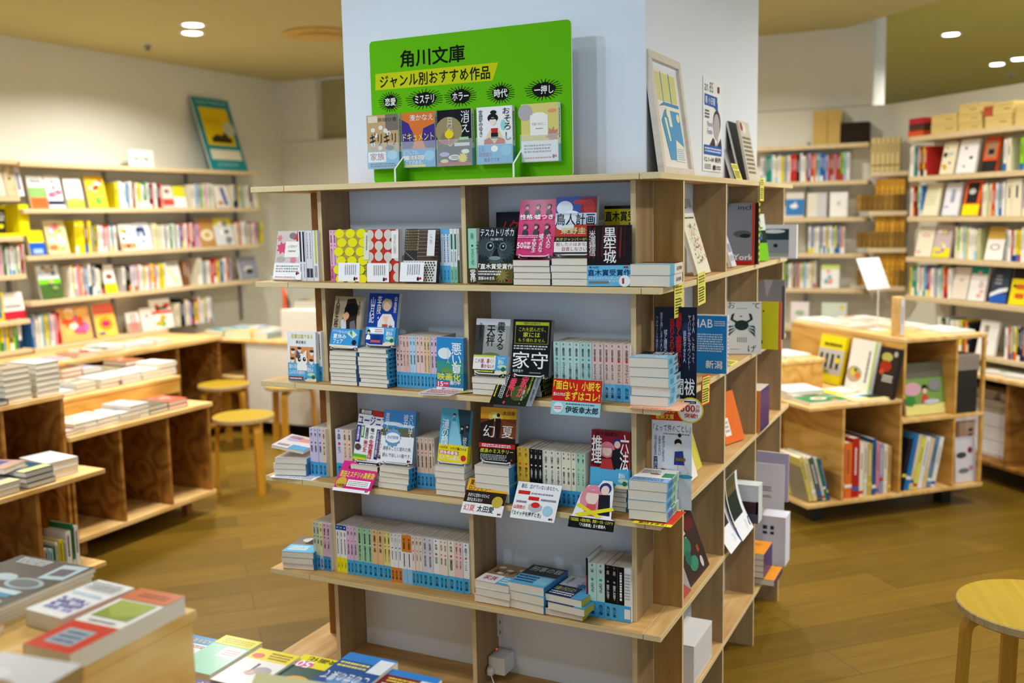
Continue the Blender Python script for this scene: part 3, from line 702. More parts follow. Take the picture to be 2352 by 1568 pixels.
fo(F0, 881, z, .035, BW, BH, .014, 'paperback with red and beige rounded retro pattern on the second board', tilt=.06, col='d8d2c6', scol='eee', front=half_band(pat))
pk = [('r', 0, 0, 1, 1, '5a4a42'), ('r', 0, 0, .4, .40, 'c9b894'), ('r', 0, .4, .38, .64, '3a3634')]
for i in range(8): pk += [('r', .05*i, 0, .05*i+.02, .4, '4a3a30'), ('r', 0, .05*i, .4, .05*i+.02, '5a4738'), ('r', .4, .02+.07*i, 1, .035+.07*i, '8b7668'), ('r', .05*i, .42+.026*i, .05*i+.03, .44+.026*i, 'aaa')]
pk += [('r', .0, .60, 1, 1, 'f1ede2')]
for j in range(8):
    for i in range(12): pk.append(('c', .04+i*.08+(.04 if j % 2 else 0)-.01, .635+j*.048, .022, .022, '1c1c1c'))
fo(F0, 964, z, .032, BW+.004, BH, .013, 'paperback with black woven check, brown stripes and polka dots on the second board', tilt=.17, col='4b403b', scol='3a3330', front=[q for q in half_band(pk) if not (q[0] == 'c' and q[1] > .97)]+[('r', .76, .04, .98, .52, 'efefef'), ('T', 'こころ', .82, .12, .90, .3, '777')])
spines(F0, 1011, 1057, z, .06, [('sky blue and white paperback', [('r', 0, 0, 1, .1, '6ab6e4'), ('r', 0, .15, 1, .22, 'bcdcf2'), ('L', .3, .1, .7, .62, 1, '357'), ('r', 0, .68, 1, 1, '53b4e6'), ('T', '角川文庫', .25, .76, .75, .95, '247')], 'dbe9f6', 1, 3),
   ('white and green paperback', [('r', .3, .1, .8, .38, '1d6a4a'), ('L', .3, .42, .7, .62, 1, '366'), ('r', 0, .7, 1, 1, '8fcdb4'), ('T', '角川文庫', .25, .76, .75, .95, '245')], 'e6efe8', .95, 2), ('cream and olive green paperback', [('L', .3, .1, .7, .5, 1, '333'), ('r', 0, .58, 1, 1, '4a5a2a')], 'ebe7de', .6, 1)],
   'before the middle upright on the second board')
spines(F0, 1078, 1097, z, .04, [('mint green paperback with dark gold band', [('T', '佐藤究', .3, .08, .7, .2, '243'), ('c', .5, .31, .12, .12, '243'), ('T', 'テスカトリポカ', .28, .37, .72, .66, '243'), ('r', 0, .72, 1, 1, '42381c'), ('T', '受賞作', .15, .74, .85, .97, 'fff', .03)], '9fdcc0', 1, 1)], 'right of the middle upright on the second board')
fo(F0, 1136, z, .018, BW, BH, .022, 'dark paperback with a bug eyed stone mask face and white title', tilt=.16, col='23282a', scol='22211c',
   front=[('r', 0, 0, 1, .66, '20282b'), ('s', .2, .35, .2, .3, 19, '3c4a4c'), ('s', .75, .4, .18, .3, 17, '37464a'), ('s', .5, .55, .16, .28, 15, '48585a'), ('t', 'テスカトリポカ', .03, .02, .97, .155, 'fff', .01), ('t', '佐藤究', .32, .19, .68, .235, 'ddd'),
   ('c', .32, .335, .12, .12, '6d7f80'), ('c', .32, .335, .085, .085, '0c1012'), ('c', .34, .325, .03, .03, 'cfd8d8'), ('c', .69, .345, .105, .105, '6d7f80'), ('c', .69, .345, .07, .07, '0c1012'), ('c', .7, .337, .025, .025, 'cfd8d8'), ('p', [(.36, .56), (.5, .36), (.62, .56)], '101617'), ('c', .48, .55, .17, .05, '7e9698')],
   band=(.36, '5c5426', [('r', 0, .0, .55, .9, '3a351c'), ('s', .7, .6, .1, .22, 12, '8a8140'), ('t', '「直木賞受賞作', .02, .03, .99, .3, 'fff', .03), ('l', .03, .36, .7, .62, 2, 'eee'), ('t', '宮部みゆき氏', .04, .67, .5, .84, 'fff', .03)]+mk(.8, .8, .08), None))
fo(F0, 1181, z, .15, .112, .19, .0012, 'black display card with rounded corners and red brush lettering at the back of the second board', tilt=.05, col='141416', name='promotional_card', cat='card', group='printed cards standing on the shelves',
   front=[('r', .08, .12, .92, .97, '1d1416'), ('T', 'ノヘル', .08, .14, .32, .6, 'c22020', .03), ('T', 'クライ', .36, .12, .62, .62, 'c22020', .03), ('T', '究極の', .66, .08, .92, .66, 'd02a22', .03), ('t', '戦々', .72, .03, .95, .08, 'ddd')])
suits = [('r', 0, 0, 1, 1, 'd4246c')]
for j in range(2):
    for i in range(3): suits.append(('h', .2+.3*i, .13+.36*j, .12, '1d1512', 'dfb79b', '1b1b22'))
suits += [('t', '性格:嘘つき', .05, .275, .95, .365, 'fff', .02), ('l', .04, .64, .6, .70, 2, 'fbd'), ('T', '六人の', .82, .62, .94, .88, 'fff', .01), ('T', '嘘つきな', .62, .62, .74, .95, 'fff', .01), ('T', '大学生', .44, .70, .56, .95, 'fff', .01), ('t', '50', .04, .78, .21, .88, 'fff', .04), ('t', '万部', .22, .77, .4, .82, 'fff', .03), ('t', '突破!', .22, .83, .42, .89, 'fff', .03)]
x, zt = stack(F0, 1222, z, .012, 4, BW, BH, .0152, PBK+' under the pink cover with six portraits', group='paperback stacks on the column shelf', col='1d2f6a', front=suits)
fo_on(F0, 1227, zt, .03, BW, BH, .017, 'bright pink paperback showing six portraits in suits, leaning on a stack', tilt=.25, stand='white wire stand holding the bright pink paperback with portraits', col='d4246c', scol='8d2a3f', front=suits)
x, zt = stack(F0, 1310, z, .012, 4, BW, BH, .0162, PBK+' under the blue and red glossy cover', group='paperback stacks on the column shelf', col='efe9e4')
fo_on(F0, 1319, zt, .03, BW+.004, BH, .02, 'glossy paperback with blue sky, red shapes and huge black title, leaning on a stack', tilt=.2, rz=.1, stand='white wire stand holding the glossy blue and red paperback', col='e8eef6', scol='e9efe9',
   front=[('r', 0, 0, 1, .4, '2a4fa0'), ('c', .22, .2, .2, .17, 'dfe8f2'), ('c', .4, .32, .18, .1, 'f2f5f8'), ('c', .12, .38, .12, .08, '8fb0d8'), ('r', .6, .02, 1, .5, '8a1f24'), ('c', .6, .10, .18, .06, 'c23a30'), ('c', .82, .2, .14, .2, 'b3302c'), ('r', 0, .44, 1, .7, 'bf3a2a'), ('c', .25, .52, .22, .1, 'e3e9ef'),
   ('r', 0, .29, 1, .49, 'c3d0e4'), ('c', .3, .4, .3, .1, 'e6ecf4'), ('t', '鳥人計画', .02, .30, .96, .50, '0c0c10', .02), ('t', '東野圭吾', .15, .54, .97, .655, 'e9d79a', .03), ('r', 0, .70, 1, .79, '111'), ('t', '天才ジャンパーが毒殺', .04, .72, .96, .775, 'f1e66a', .01), ('r', 0, .79, 1, .97, 'f6f2ee'), ('t', '殺したのはあなただ', .05, .80, .98, .865, 'b52020', .01), ('t', '自首しなさい', .2, .88, .8, .95, 'b52020', .01), ('r', 0, .97, 1, 1, '222')])
fo(F0, 1423, z, .14, .085, .2, .0012, 'yellow display card with black and red lettering behind the right upright', tilt=.03, col='f0dc1e', name='promotional_card', cat='card', group='printed cards standing on the shelves',
   front=[('r', 0, 0, 1, .04, '222'), ('t', '直木賞受', .02, .07, .98, .2, '111', .03), ('t', '大ミステリ', .15, .34, .9, .41, 'b52020', .02), ('t', 'ランキング', .15, .44, .9, .50, 'b52020', .02), ('t', 'すべて', .4, .53, .9, .6, 'b52020', .02), ('t', '1', .8, .22, .98, .34, 'b52020', .05)])
kk = [('r', 0, 0, 1, 1, '1d1012')]
for i in range(9): kk.append(('p', [(.05+.1*i, .02+.03*(i % 3)), (.09+.1*i, .02), (.06+.1*i, .55), (.02+.1*i, .5)], ['5a1a14', '7a2418', '3a1412'][i % 3]))
kk += [('T', '黒牢城', .38, .04, .66, .62, 'fff', .01), ('T', '米澤穂信', .05, .08, .2, .5, 'f0e8e8', .01)]
fo(F0, 1399, z, .012, BW+.006, BH+.003, .018, 'dark red and black paperback with tall white vertical title and light blue band', tilt=.05, rz=.22, col='1d1012', scol='2a1518', front=kk,
   band=(.345, '6fc0e6', [('t', '第166回', .05, .04, .26, .15, '1b2c5a', .02), ('t', '直木賞受賞作', .02, .2, .98, .5, '14265a', .03), ('t', '4大ミステリランキング', .04, .56, .72, .68, 'fff', .01), ('t', 'すべて', .48, .7, .72, .82, 'fff', .01), ('r', .04, .76, .5, .86, '8a7a6a'), ('c', .85, .75, .13, .13, 'fff'), ('t', '1', .8, .62, .89, .88, 'c03028', .04)]+mk(.82, .06, .06), None))
x, zt = stack(F0, 1524, z, .02, 2, BW-.004, .125, .0265, 'thick cream paperback with a light blue band, lying on the corner of the second board', xx=.337, group='paperback stacks on the column shelf', ang=.05, col='7a5a40', front=[('r', 0, 0, 1, .6, '4d3a2c'), ('r', 0, .6, 1, 1, '7cc4e6'), ('l', .1, .65, .8, .9, 3, 'fff')], scol='efe7d8', spine=[('r', 0, .66, 1, 1, '5fb6e2'), ('T', '黒牢城', .3, .1, .7, .5, '222')])

# ---------------------------------------------------------------- level 3
z = TOP[2]
cat = [('r', .08, .30, .92, .78, 'ee9a5a'), ('t', '吾輩は猫である', .14, .05, .9, .14, 'd3cc3a', .03), ('t', '夏目漱石', .3, .18, .66, .24, '333', .01)]
for cx, cy in ((.19, .4), (.42, .37), (.86, .42), (.17, .58), (.84, .6)): cat += [('c', cx, cy, .07, .08, 'f6ece2'), ('c', cx, cy-.035, .075, .04, '3a3a42')]
cat += [('c', .5, .57, .2, .19, 'fffdf6'), ('p', [(.32, .5), (.33, .36), (.44, .43)], '5c5c66'), ('p', [(.56, .43), (.68, .36), (.68, .5)], 'fffdf6'), ('c', .38, .49, .09, .07, '5c5c66'), ('c', .42, .56, .055, .06, '15301c'), ('c', .60, .55, .055, .06, '15301c'), ('c', .435, .55, .02, .02, 'fff'), ('c', .615, .54, .02, .02, 'fff'), ('r', .34, .66, .7, .78, 'fffdf6')]
fo(F0, 695, z, .028, BW-.003, BH, .012, 'white paperback with a wide eyed kitten on an orange picture, at the left end of the third board', tilt=.03, rz=.03, col='fbfbfb', front=cat,
   band=(.37, '58b4e2', [('t', '猫から見る世界は', .05, .08, .56, .32, 'fff', .04), ('t', 'こんなにも愉快だ!', .05, .40, .6, .62, 'fff', .04), ('r', .03, .74, .55, .96, '7a4a42'), ('l', .06, .8, .5, .92, 1, 'eee')]+fair(.62), None))
spines(F0, 733, 742, z, .05, [('white paperback with light blue foot', [('L', .3, .05, .7, .6, 1, '666'), ('r', 0, .7, 1, 1, '3aa3dc'), ('T', '角川', .2, .8, .8, .95, '134')], 'efecef', 1, 1)], 'left of the first upright on the third board')
nin = [('r', 0, 0, 1, 1, 'b3a07e'), ('p', [(.45, .05), (.72, .03), (.86, .2), (.84, .45), (.95, 1), (.2, 1), (.3, .6)], '2c211e'), ('c', .62, .26, .24, .2, '15100e'), ('c', .47, .38, .1, .1, 'e0a27c'), ('p', [(.62, .5), (.78, .46), (.98, .9), (.98, 1), (.7, 1)], '6d6a72'), ('p', [(.3, .48), (.46, .42), (.52, .62), (.34, .75)], 'c9d3da'), ('p', [(.34, .36), (.48, .3), (.56, .42), (.42, .52)], 'e2a582'),
       ('T', '人間失格', .06, .04, .2, .62, '17100c', .005), ('T', '太宰治', .84, .08, .93, .36, '17100c')]
x, zt = stack(F0, 789, z, .012, 8, BW-.012, BH, .0112, PBK+' under the cover with a dark haired youth hiding his face', group='paperback stacks on the column shelf', col='4b8bc9')
fo_on(F0, 789, zt, .03, BW-.006, BH, .012, 'beige paperback with a dark haired youth hiding his face, leaning on the left stack', tilt=.25, roll=.02, stand='white wire stand under the beige paperback with the dark haired youth', col='b3a07e', scol='dfe8ee', front=nin,
   band=(.36, '3f9fdc', [('t', 'カドフェス', .06, .08, .3, .2, 'fff', .02), ('t', 'ひらけば', .3, .1, .66, .26, 'fff', .02), ('t', '夏休み', .1, .3, .56, .55, 'fff', .03), ('t', 'フェア', .12, .6, .46, .82, 'fff', .03), ('p', [(.58, .25), (.75, .05), (.95, .3), (.8, .5)], 'dfeee0'), ('p', [(.66, .2), (.75, .05), (.78, .42)], '4d9d6a'), ('r', 0, .9, 1, 1, 'efe6c8'), ('c', .86, .72, .08, .08, '223')], None))
x, zt = stack(F0, 858, z, .012, 9, BW-.008, BH, .0112, 'paperback with bright blue spine under the navy cover', group='paperback stacks on the column shelf', col='3aa3dc', jit=.003, spine=[('r', 0, .0, 1, 1, '45aee6'), ('T', '角川文庫', .2, .66, .8, .92, '123', .03)])
fo_on(F0, 872, zt, .028, BW-.004, BH, .014, 'navy blue paperback with a pale haired youth in a white robe, leaning on a blue spined stack', tilt=.24, stand='white wire stand under the navy blue paperback', col='1d3f9c', scol='cfd8cf',
   front=[('p', [(.38, .98), (.36, .55), (.5, .4), (.78, .4), (.92, .55), (.98, .98)], 'e6e4e2'), ('p', [(.5, .44), (.64, .62), (.72, .44)], 'f0c8a8'), ('c', .62, .22, .17, .17, 'c9ad86'), ('c', .63, .26, .12, .13, 'f3d3b4'), ('p', [(.48, .22), (.55, .1), (.75, .12), (.78, .24), (.62, .17)], 'c9ad86'), ('r', .52, .6, .7, .74, 'b3543c'), ('s', .8, .66, .04, .1, 8, '555'), ('r', 0, .8, 1, 1, '1d3f9c'),
   ('T', '李陵・', .30, .05, .44, .5, 'f2f2f2', .01), ('T', '山月記', .07, .08, .23, .58, 'f2f2f2', .01), ('T', '中島敦', .86, .06, .96, .38, 'f2f2f2')],
   band=(.34, '5bb8e6', [('r', .1, .05, .6, .36, 'fff'), ('l', .3, .1, .58, .32, 2, 'c66'), ('h', .1, .3, .12, '3a1c14', 'f0c8a8', 'fff'), ('l', .25, .45, .5, .7, 2, '146'), ('r', .2, .75, .52, .88, 'd05a6a')]+fair(.62), None))
pinkrow = [('pink paperback with blue foot', sp('efc9c6', '52aede', '芥川', '羅生門・鼻', '111'), 'efc9c6', 1, 2), ('salmon paperback with blue foot', sp('efc4b6', '52aede', '太宰治', '走れメロス', 'd33'), 'efc4b6', 1, 2), ('light blue paperback with blue foot', sp('bcdcf0', '52aede', '宮沢', '銀河鉄道', '148'), 'bcdcf0', .9, 2),
   ('rose paperback with blue foot', sp('f0ccc4', '52aede', '坂口', '堕落論', 'd53'), 'f0ccc4', 1.1, 2), ('tan paperback with blue foot', sp('eac9a0', '52aede', '中原中也', '汚れつちまつた', 'e52'), 'eac9a0', .95, 2), ('lilac paperback with blue foot', sp('dcc3da', '52aede', '夢野', '瓶詰の地獄', '113'), 'dcc3da', 1, 2)]
spines(F0, 912, 1008, z, .045, pinkrow, 'in the middle of the third board, left bay')
fo(F0, 1034, z, .035, BW-.018, BH, .018, 'blue and green summer landscape paperback with large white vertical title, beside the middle upright', tilt=.04, rz=-.05, col='2f86c4', scol='6d8fb0',
   front=[('r', 0, 0, 1, .4, '2d8fd0'), ('c', .3, .3, .25, .18, 'e9f4f6'), ('r', 0, .45, 1, .75, '3f9a8e'), ('p', [(0, .75), (.3, .55), (1, .65), (1, .78), (0, .78)], '6aa04c'), ('T', '悪い夏', .56, .1, .93, .72, 'f6fafc', .02), ('T', '染井為人', .38, .18, .48, .48, 'e9f2f6')],
   band=(.34, '2f7fa8', [('t', '映画化', .04, .02, .9, .42, 'f2ee3c', .04), ('t', '進行中', .5, .42, .88, .64, 'fff', .03), ('r', 0, .5, .46, .78, 'd83a6a'), ('t', '15', .06, .5, .24, .76, 'fff', .05), ('t', '万部', .26, .54, .44, .64, 'fff', .02), ('r', 0, .8, 1, 1, 'f4e8ea'), ('t', '傑作ノワールサスペンス', .2, .84, .95, .94, '833', .01)], None))
shk = [('r', 0, 0, 1, 1, '9a9c98'), ('r', 0, 0, 1, .12, 'c9ccd2'), ('r', 0, .12, .25, .7, '3a3d38'), ('r', .3, .2, .9, .45, 'aeb2ae'), ('c', .5, .7, .3, .12, '6a7a4a'), ('r', 0, .68, 1, .75, '7a7d78'), ('T', '震える', .64, .06, .86, .56, '0c0c0c', .01), ('T', '天秤', .34, .12, .58, .5, '0c0c0c', .01), ('T', '染井為人', .1, .08, .2, .42, '1a1a1a')]
x, zt = stack(F0, 1123, z, .012, 3, BW-.004, BH, .0148, PBK+' under the grey cover with tall black title', group='paperback stacks on the column shelf', col='e9e9e6')
fo_on(F0, 1124, zt, .028, BW-.002, BH, .014, 'grey cityscape paperback with tall black vertical title, leaning beside the middle upright', tilt=.22, stand='white wire stand under the grey cityscape paperback', col='9a9c98', scol='d9d9dc', front=shk,
   band=(.33, 'f6f2ee', [('r', 0, 0, .62, .1, 'c9d24a'), ('t', 'この謎、暴く?', .06, .2, .6, .45, 'b5283c', .02), ('t', '暴かない?', .24, .5, .62, .72, 'b5283c', .02), ('r', 0, .8, .66, 1, '2a2a20'), ('l', .05, .83, .6, .97, 1, 'e6e04a')]+fair(.66), None))
x, zt = stack(F0, 1202, z, .035, 3, BW, BH, .0148, PBK+' under the black cover with yellow framed lettering', group='paperback stacks on the column shelf', col='17170f', spine=[('r', 0, 0, 1, 1, '15150f'), ('l', .2, .4, .8, .9, 6, 'cfc23a')])
fo_on(F0, 1216, zt, .03, BW+.004, BH, .02, 'black paperback with yellow framed box and giant white title, leaning on a stack', tilt=.2, rz=.05, stand='white wire stand under the black paperback with giant white title', col='111112', scol='8d8a94',
   front=[('r', .06, .045, .94, .44, '9a9a22'), ('r', .075, .06, .925, .43, '111112'), ('r', .06, .045, .94, .105, 'b9bb22'), ('t', '残念なお知らせ', .28, .05, .72, .095, '111', .01), ('t', 'これを読んだら、', .16, .14, .86, .22, 'cfcf2a'), ('t', '家には', .28, .23, .72, .32, 'd6d62c', .02), ('t', 'もう帰れません', .16, .34, .86, .41, 'cfcf2a'),
   ('l', .05, .46, .95, .55, 2, 'ccc'), ('t', '家守', .04, .58, .96, .88, 'fafafa', .01), ('t', '歌野晶午', .06, .90, .34, .955, 'ddd')]+[('l', .5, .94, .8, .97, 1, 'aaa')])
spines(F0, 1273, 1449, z, .055, [('mint paperback', sp('b9dcd4', None, '東野圭吾', 'ラプラスの魔女', '2a9a86'), 'b9dcd4', 1.15, 2), ('pale green paperback', sp('c3dfd6', None, '東野圭吾', 'ナミヤ雑貨店の奇蹟', '2a9a86'), 'c3dfd6', 1.1, 2), ('sea green paperback', sp('b2d8d2', None, '東野圭吾', '夜明けの街で', '2a9a86'), 'b2d8d2', 1.0, 2),
   ('rosy beige paperback', sp('e3c6c0', '7fc0e2', '伊坂幸太郎', 'グラスホッパー', 'd42a', bc='357') if 0 else sp('e3c6c0', '7fc0e2', '伊坂幸太郎', 'グラスホッパー', 'c33'), 'e3c6c0', .95, 2), ('pinkish beige paperback', sp('e6c8bf', '7fc0e2', '伊坂幸太郎', 'AXアックス', 'c33'), 'e6c8bf', .95, 2),
   ('thick beige pink paperback', sp('e4c4ba', '5aaede', '伊坂幸太郎', 'マリアビートル', 'c33'), 'e4c4ba', 1.25, 2)], 'in the right bay of the third board')
x, zt = stack(F0, 1517, z, .022, 5, BW-.006, .12, .0232, 'thick paperback with pale blue spine on the corner of the third board', xx=.336, group='paperback stacks on the column shelf', ang=.06, jit=.003, col='8fc9e8',
   front=[('r', 0, 0, 1, .45, '1d2230'), ('t', '闇祓', .45, .05, .95, .4, 'eee', .02), ('r', 0, .45, 1, 1, '7cc0e2'), ('l', .1, .5, .9, .9, 4, 'fff')], scol='b5d8ea', spine=[('r', 0, .5, 1, 1, '7fc4e8'), ('l', .2, .6, .8, .9, 4, '246'), ('T', '闇祓', .3, .1, .7, .35, '223')])
fo(F0, 1551, z, .135, .108, .238, .0015, 'tall dark navy display card with red and white vertical lettering behind the corner stack', tilt=.03, rz=.12, col='141a30', name='promotional_card', cat='card', group='printed cards standing on the shelves',
   front=[('c', .1, .5, .1, .3, '1d2748'), ('c', .75, .25, .1, .2, '263258'), ('c', .3, .62, .07, .12, '3a4a78'), ('T', '渦巻く悪意から', .50, .06, .64, .66, 'd8201c', .03), ('T', '逃れられるか', .36, .12, .47, .6, 'd8201c', .02), ('r', .41, .6, .42, .76, 'd8201c'), ('T', 'あの人、これって', .89, .08, .95, .6, 'd6daf0'), ('T', 'ヤバいかもマウント?', .79, .08, .86, .68, 'd6daf0'),
   ('T', '嫉妬深すぎる人', .68, .25, .75, .6, 'd6daf0'), ('T', '嘘と嫌味だらけ', .22, .24, .30, .62, 'd6daf0'), ('T', '闇を押しあの人と', .13, .06, .19, .5, 'c3c8e2'), ('T', 'つけてくる仲良くしないで', .03, .1, .08, .7, 'c3c8e2'), ('r', 0, .79, .42, .96, 'c8201c'), ('l', .03, .81, .4, .95, 3, 'fff'), ('t', '闇祓', .48, .77, .96, .95, 'fff', .02)])

# ---------------------------------------------------------------- level 4
z = TOP[3]
card(F0, 668, z+.001, -.005, .15, .125, 'white printed sheet lying under the small stack at the left end of the fourth board', [('l', .05, .5, .95, .95, 4, '9aa9d8'), ('l', .1, .1, .9, .4, 3, 'e6a0b0')], tilt=PI/2-.01, rz=.1, name='paper_sheet')
x, zt = stack(F0, 672, z+.002, .02, 3, BW, BH, .0165, 'paperback with blue spine on a sheet at the left end of the fourth board', xx=-.80, group='paperback stacks on the column shelf', ang=.25, jit=.003, col='3f9fdc', spine=[('r', .0, .0, 1, 1, '48a8e0'), ('l', .2, .3, .8, .8, 5, 'e6b0d0')])
bk(Tr((x-.01, .024, zt+.03)) @ Rz(.25) @ Ry(.17) @ Rx(-PI/2), BW, BH, .009, 'curled paperback with pink and pale blue cover on top of the left stack, fourth board', col='f1e6ea', front=[('c', .6, .3, .3, .2, 'eeb0a8'), ('c', .3, .4, .2, .15, 'c9c0e2'), ('l', .1, .1, .5, .3, 3, 'a05a8a'), ('r', .5, .7, 1, 1, '5fb6e6'), ('l', .1, .75, .45, .9, 2, '777')])
spines(F0, 715, 752, z, .05, [('lilac paperback with blue foot', sp('d3cbea', '4aa6dc', '綾辻', '霧越邸', '333'), 'd3cbea', 1.1, 3), ('tan paperback with blue foot', sp('e8cdb0', '4aa6dc', '有栖川', '怪しい店', '333'), 'e8cdb0', 1, 1)], 'left of the first upright on the fourth board')
spines(F0, 774, 812, z, .065, [('lavender paperback with blue foot', sp('dcd6ec', '4aa6dc', '恩田陸', 'ドミノ', 'c33'), 'dcd6ec', 1.6, 1), ('salmon paperback with blue foot', sp('edd0bc', '4aa6dc', '恩田陸', 'ユージニア', 'c53'), 'edd0bc', 1, 2)], 'right of the first upright on the fourth board')
x, zt = stack(F0, 838, z, .02, 3, BW-.01, BH, .018, PBK+' behind the pink card on the fourth board', group='paperback stacks on the column shelf', col='4a5a3a')
fo_on(F0, 845, zt, .035, BW, BH, .012, 'white paperback crowded with purple, green and red vertical headlines, on a wire stand', tilt=.24, roll=.04, stand='white wire stand under the paperback crowded with headlines', col='f0f0f2', scol='dfdfe6',
   front=[('r', 0, 0, .5, .1, '5a4038'), ('t', '恩田陸', .08, .015, .42, .085, 'fff', .02), ('r', .48, 0, 1, .12, 'b52a1c'), ('t', 'ユージニア', .02, .13, .97, .30, '2a1d86', .05), ('r', .0, .32, .15, .66, '3a2a86'), ('T', 'あの日何が', .03, .35, .11, .62, 'fff', .02), ('r', .17, .32, .26, .56, '3a9a3a'), ('L', .18, .35, .25, .54, 1, 'fff'), ('T', '盲目の', .3, .35, .41, .58, '222', .02), ('T', '美少女', .28, .6, .42, .84, 'c8203c', .02), ('T', '唯一の', .47, .35, .59, .56, '222', .02), ('T', '生存者は', .46, .58, .61, .96, 'c8203c', .03),
   ('r', .68, .36, .79, .95, '2f2478'), ('T', 'どれが本当か誰だ', .70, .38, .77, .9, 'fff', .01), ('r', .81, .34, .97, .92, '5a4038'), ('T', '大量毒殺事件', .83, .38, .95, .88, 'fff', .03), ('c', .12, .75, .1, .09, '5a4038'), ('r', 0, .89, .44, .95, '5fb52c'), ('r', 0, .95, .44, 1, 'ded02c')])
sai = [('r', 0, 0, 1, .34, '3f86c6'), ('c', .3, .26, .3, .05, 'dfeaf2'), ('c', .7, .29, .3, .04, 'c9dcea'), ('r', 0, .34, 1, .5, '5a6a4c'), ('r', 0, .42, 1, .5, '6a6452'), ('r', 0, .5, 1, 1, 'f1f3f6'), ('s', .34, .53, .23, .27, 12, '6a9ac9'), ('c', .34, .53, .235, .14, 'f3f6fa'), ('t', '約18万部突破', .17, .49, .52, .56, '4a7ab0', .01), ('t', '頑張ることに疲れた時、', .05, .70, .96, .78, '333'), ('t', '読んでほしい1冊です。', .05, .83, .96, .91, '333'),
       ('T', 'さいはての', .82, .06, .95, .62, 'fff'), ('T', '彼女', .64, .06, .79, .32, 'fff'), ('T', '原田マハ', .08, .06, .19, .40, 'fff')]+mk(.84, .93, .06)
x, zt = stack(F0, 905, z, .016, 4, BW-.005, BH, .0148, 'paperback with blue spine under the sky and cloud cover', group='paperback stacks on the column shelf', jit=.003, col='3f9fd8', spine=[('r', 0, 0, 1, 1, '3b9bd6'), ('l', .2, .5, .8, .9, 4, '123')])
fo_on(F0, 910, zt, .03, BW, BH, .022, 'paperback with blue sky, white cloud bubble and handwritten message, on a wire stand', tilt=.22, rz=.03, stand='white wire stand under the sky and cloud paperback', col='f1f3f6', scol='6a9ab8', front=sai)
spines(F0, 959, 1000, z, .06, [('peach paperback with blue foot', sp('e8c8b4', '4aa6dc', '京極夏彦', '巷説百物語', 'c33'), 'e8c8b4', 1, 4), ('grey beige paperback with blue foot', sp('d9cdb9', '4aa6dc', '貴志', '悪の教典', '333'), 'd9cdb9', .5, 1)], 'left of the turquoise faces cover on the fourth board')
x, zt = stack(F0, 1034, z, .014, 5, BW-.012, BH, .0158, PBK+' under the turquoise cover beside the middle upright', group='paperback stacks on the column shelf', col='e9e6dc')
fo_on(F0, 1038, zt-.002, .03, BW-.012, BH, .014, 'turquoise paperback with faces and a bright yellow band, cut by the middle upright', tilt=.2, roll=.02, stand='white wire stand under the turquoise paperback', col='5ab8d8', scol='5ab8d8',
   front=[('p', [(.55, 0), (1, 0), (1, .8), (.8, .7)], '2a4450'), ('p', [(.4, .1), (.6, .3), (.8, .72), (.3, .7)], '8fd4ea'), ('h', .45, .12, .1, '14202a', 'e6d3c4', '3f9ac0'), ('h', .75, .34, .1, '14100e', 'e0c4ac', '222'), ('h', .93, .3, .09, '14100e', 'e0c4ac', '222'), ('T', '漣の顔', .08, .2, .32, .7, 'e8f4fa', .03), ('T', '彼の', .82, .5, .96, .74, 'ddd')],
   band=(.33, 'f2dc1c', [('t', '100人中、99人が騙される', .05, .12, .96, .28, '111', .02), ('r', .04, .36, .7, .58, 'd22a2a'), ('t', '読後感最強', .06, .37, .68, .57, 'fff', .03), ('t', 'どんでん返し!', .06, .62, .8, .86, 'fff', .04), ('c', .88, .7, .09, .09, 'd22a2a')], None))
gn = [('r', 0, 0, 1, .64, '7a3a0c'), ('p', [(0, 0), (1, 0), (1, .2), (0, .22)], 'e8a81c'), ('c', .42, .17, .2, .12, 'f6cf3c'), ('c', .42, .17, .09, .08, 'fff3b0'), ('p', [(0, .3), (.4, .2), (.3, .64), (0, .64)], '2a1408'), ('p', [(.6, .22), (1, .3), (1, .64), (.75, .64)], '8a420c'), ('c', .5, .14, .045, .05, '1a0c06'), ('p', [(.42, .2), (.58, .2), (.57, .42), (.54, .62), (.46, .62), (.43, .42)], '1a0c06'), ('r', 0, .56, 1, .64, '2a1408'), ('t', '太田愛', .62, .06, .97, .13, '1a120c'),
      ('t', '幻', .1, .33, .42, .55, 'f6f2ea', .0), ('t', '夏', .62, .33, .93, .55, 'f6f2ea', .0)]
x, zt = stack(F0, 1131, z, .012, 4, BW, BH, .0232, 'thick cream edged paperback under the orange sunset cover', group='paperback stacks on the column shelf', col='2a2a24', spine=[('r', 0, .0, 1, 1, '3a98d6'), ('l', .2, .4, .8, .8, 4, '124')])
fo_on(F0, 1140, zt-.002, .035, BW+.002, BH, .022, 'black and orange paperback with a lone figure against a setting sun, on a wire stand', tilt=.17, rz=.05, stand='white wire stand under the sunset paperback', col='20140c', scol='c9c4c0', front=gn,
   band=(.36, '17110e', [('r', 0, .06, 1, .3, 'c82428'), ('l', .08, .1, .9, .27, 2, 'fff'), ('t', '感涙のミステリー', .04, .34, .96, .56, 'f0e83c', .02), ('l', .05, .62, .8, .94, 4, 'bbb')]+mk(.84, .82, .06), None))
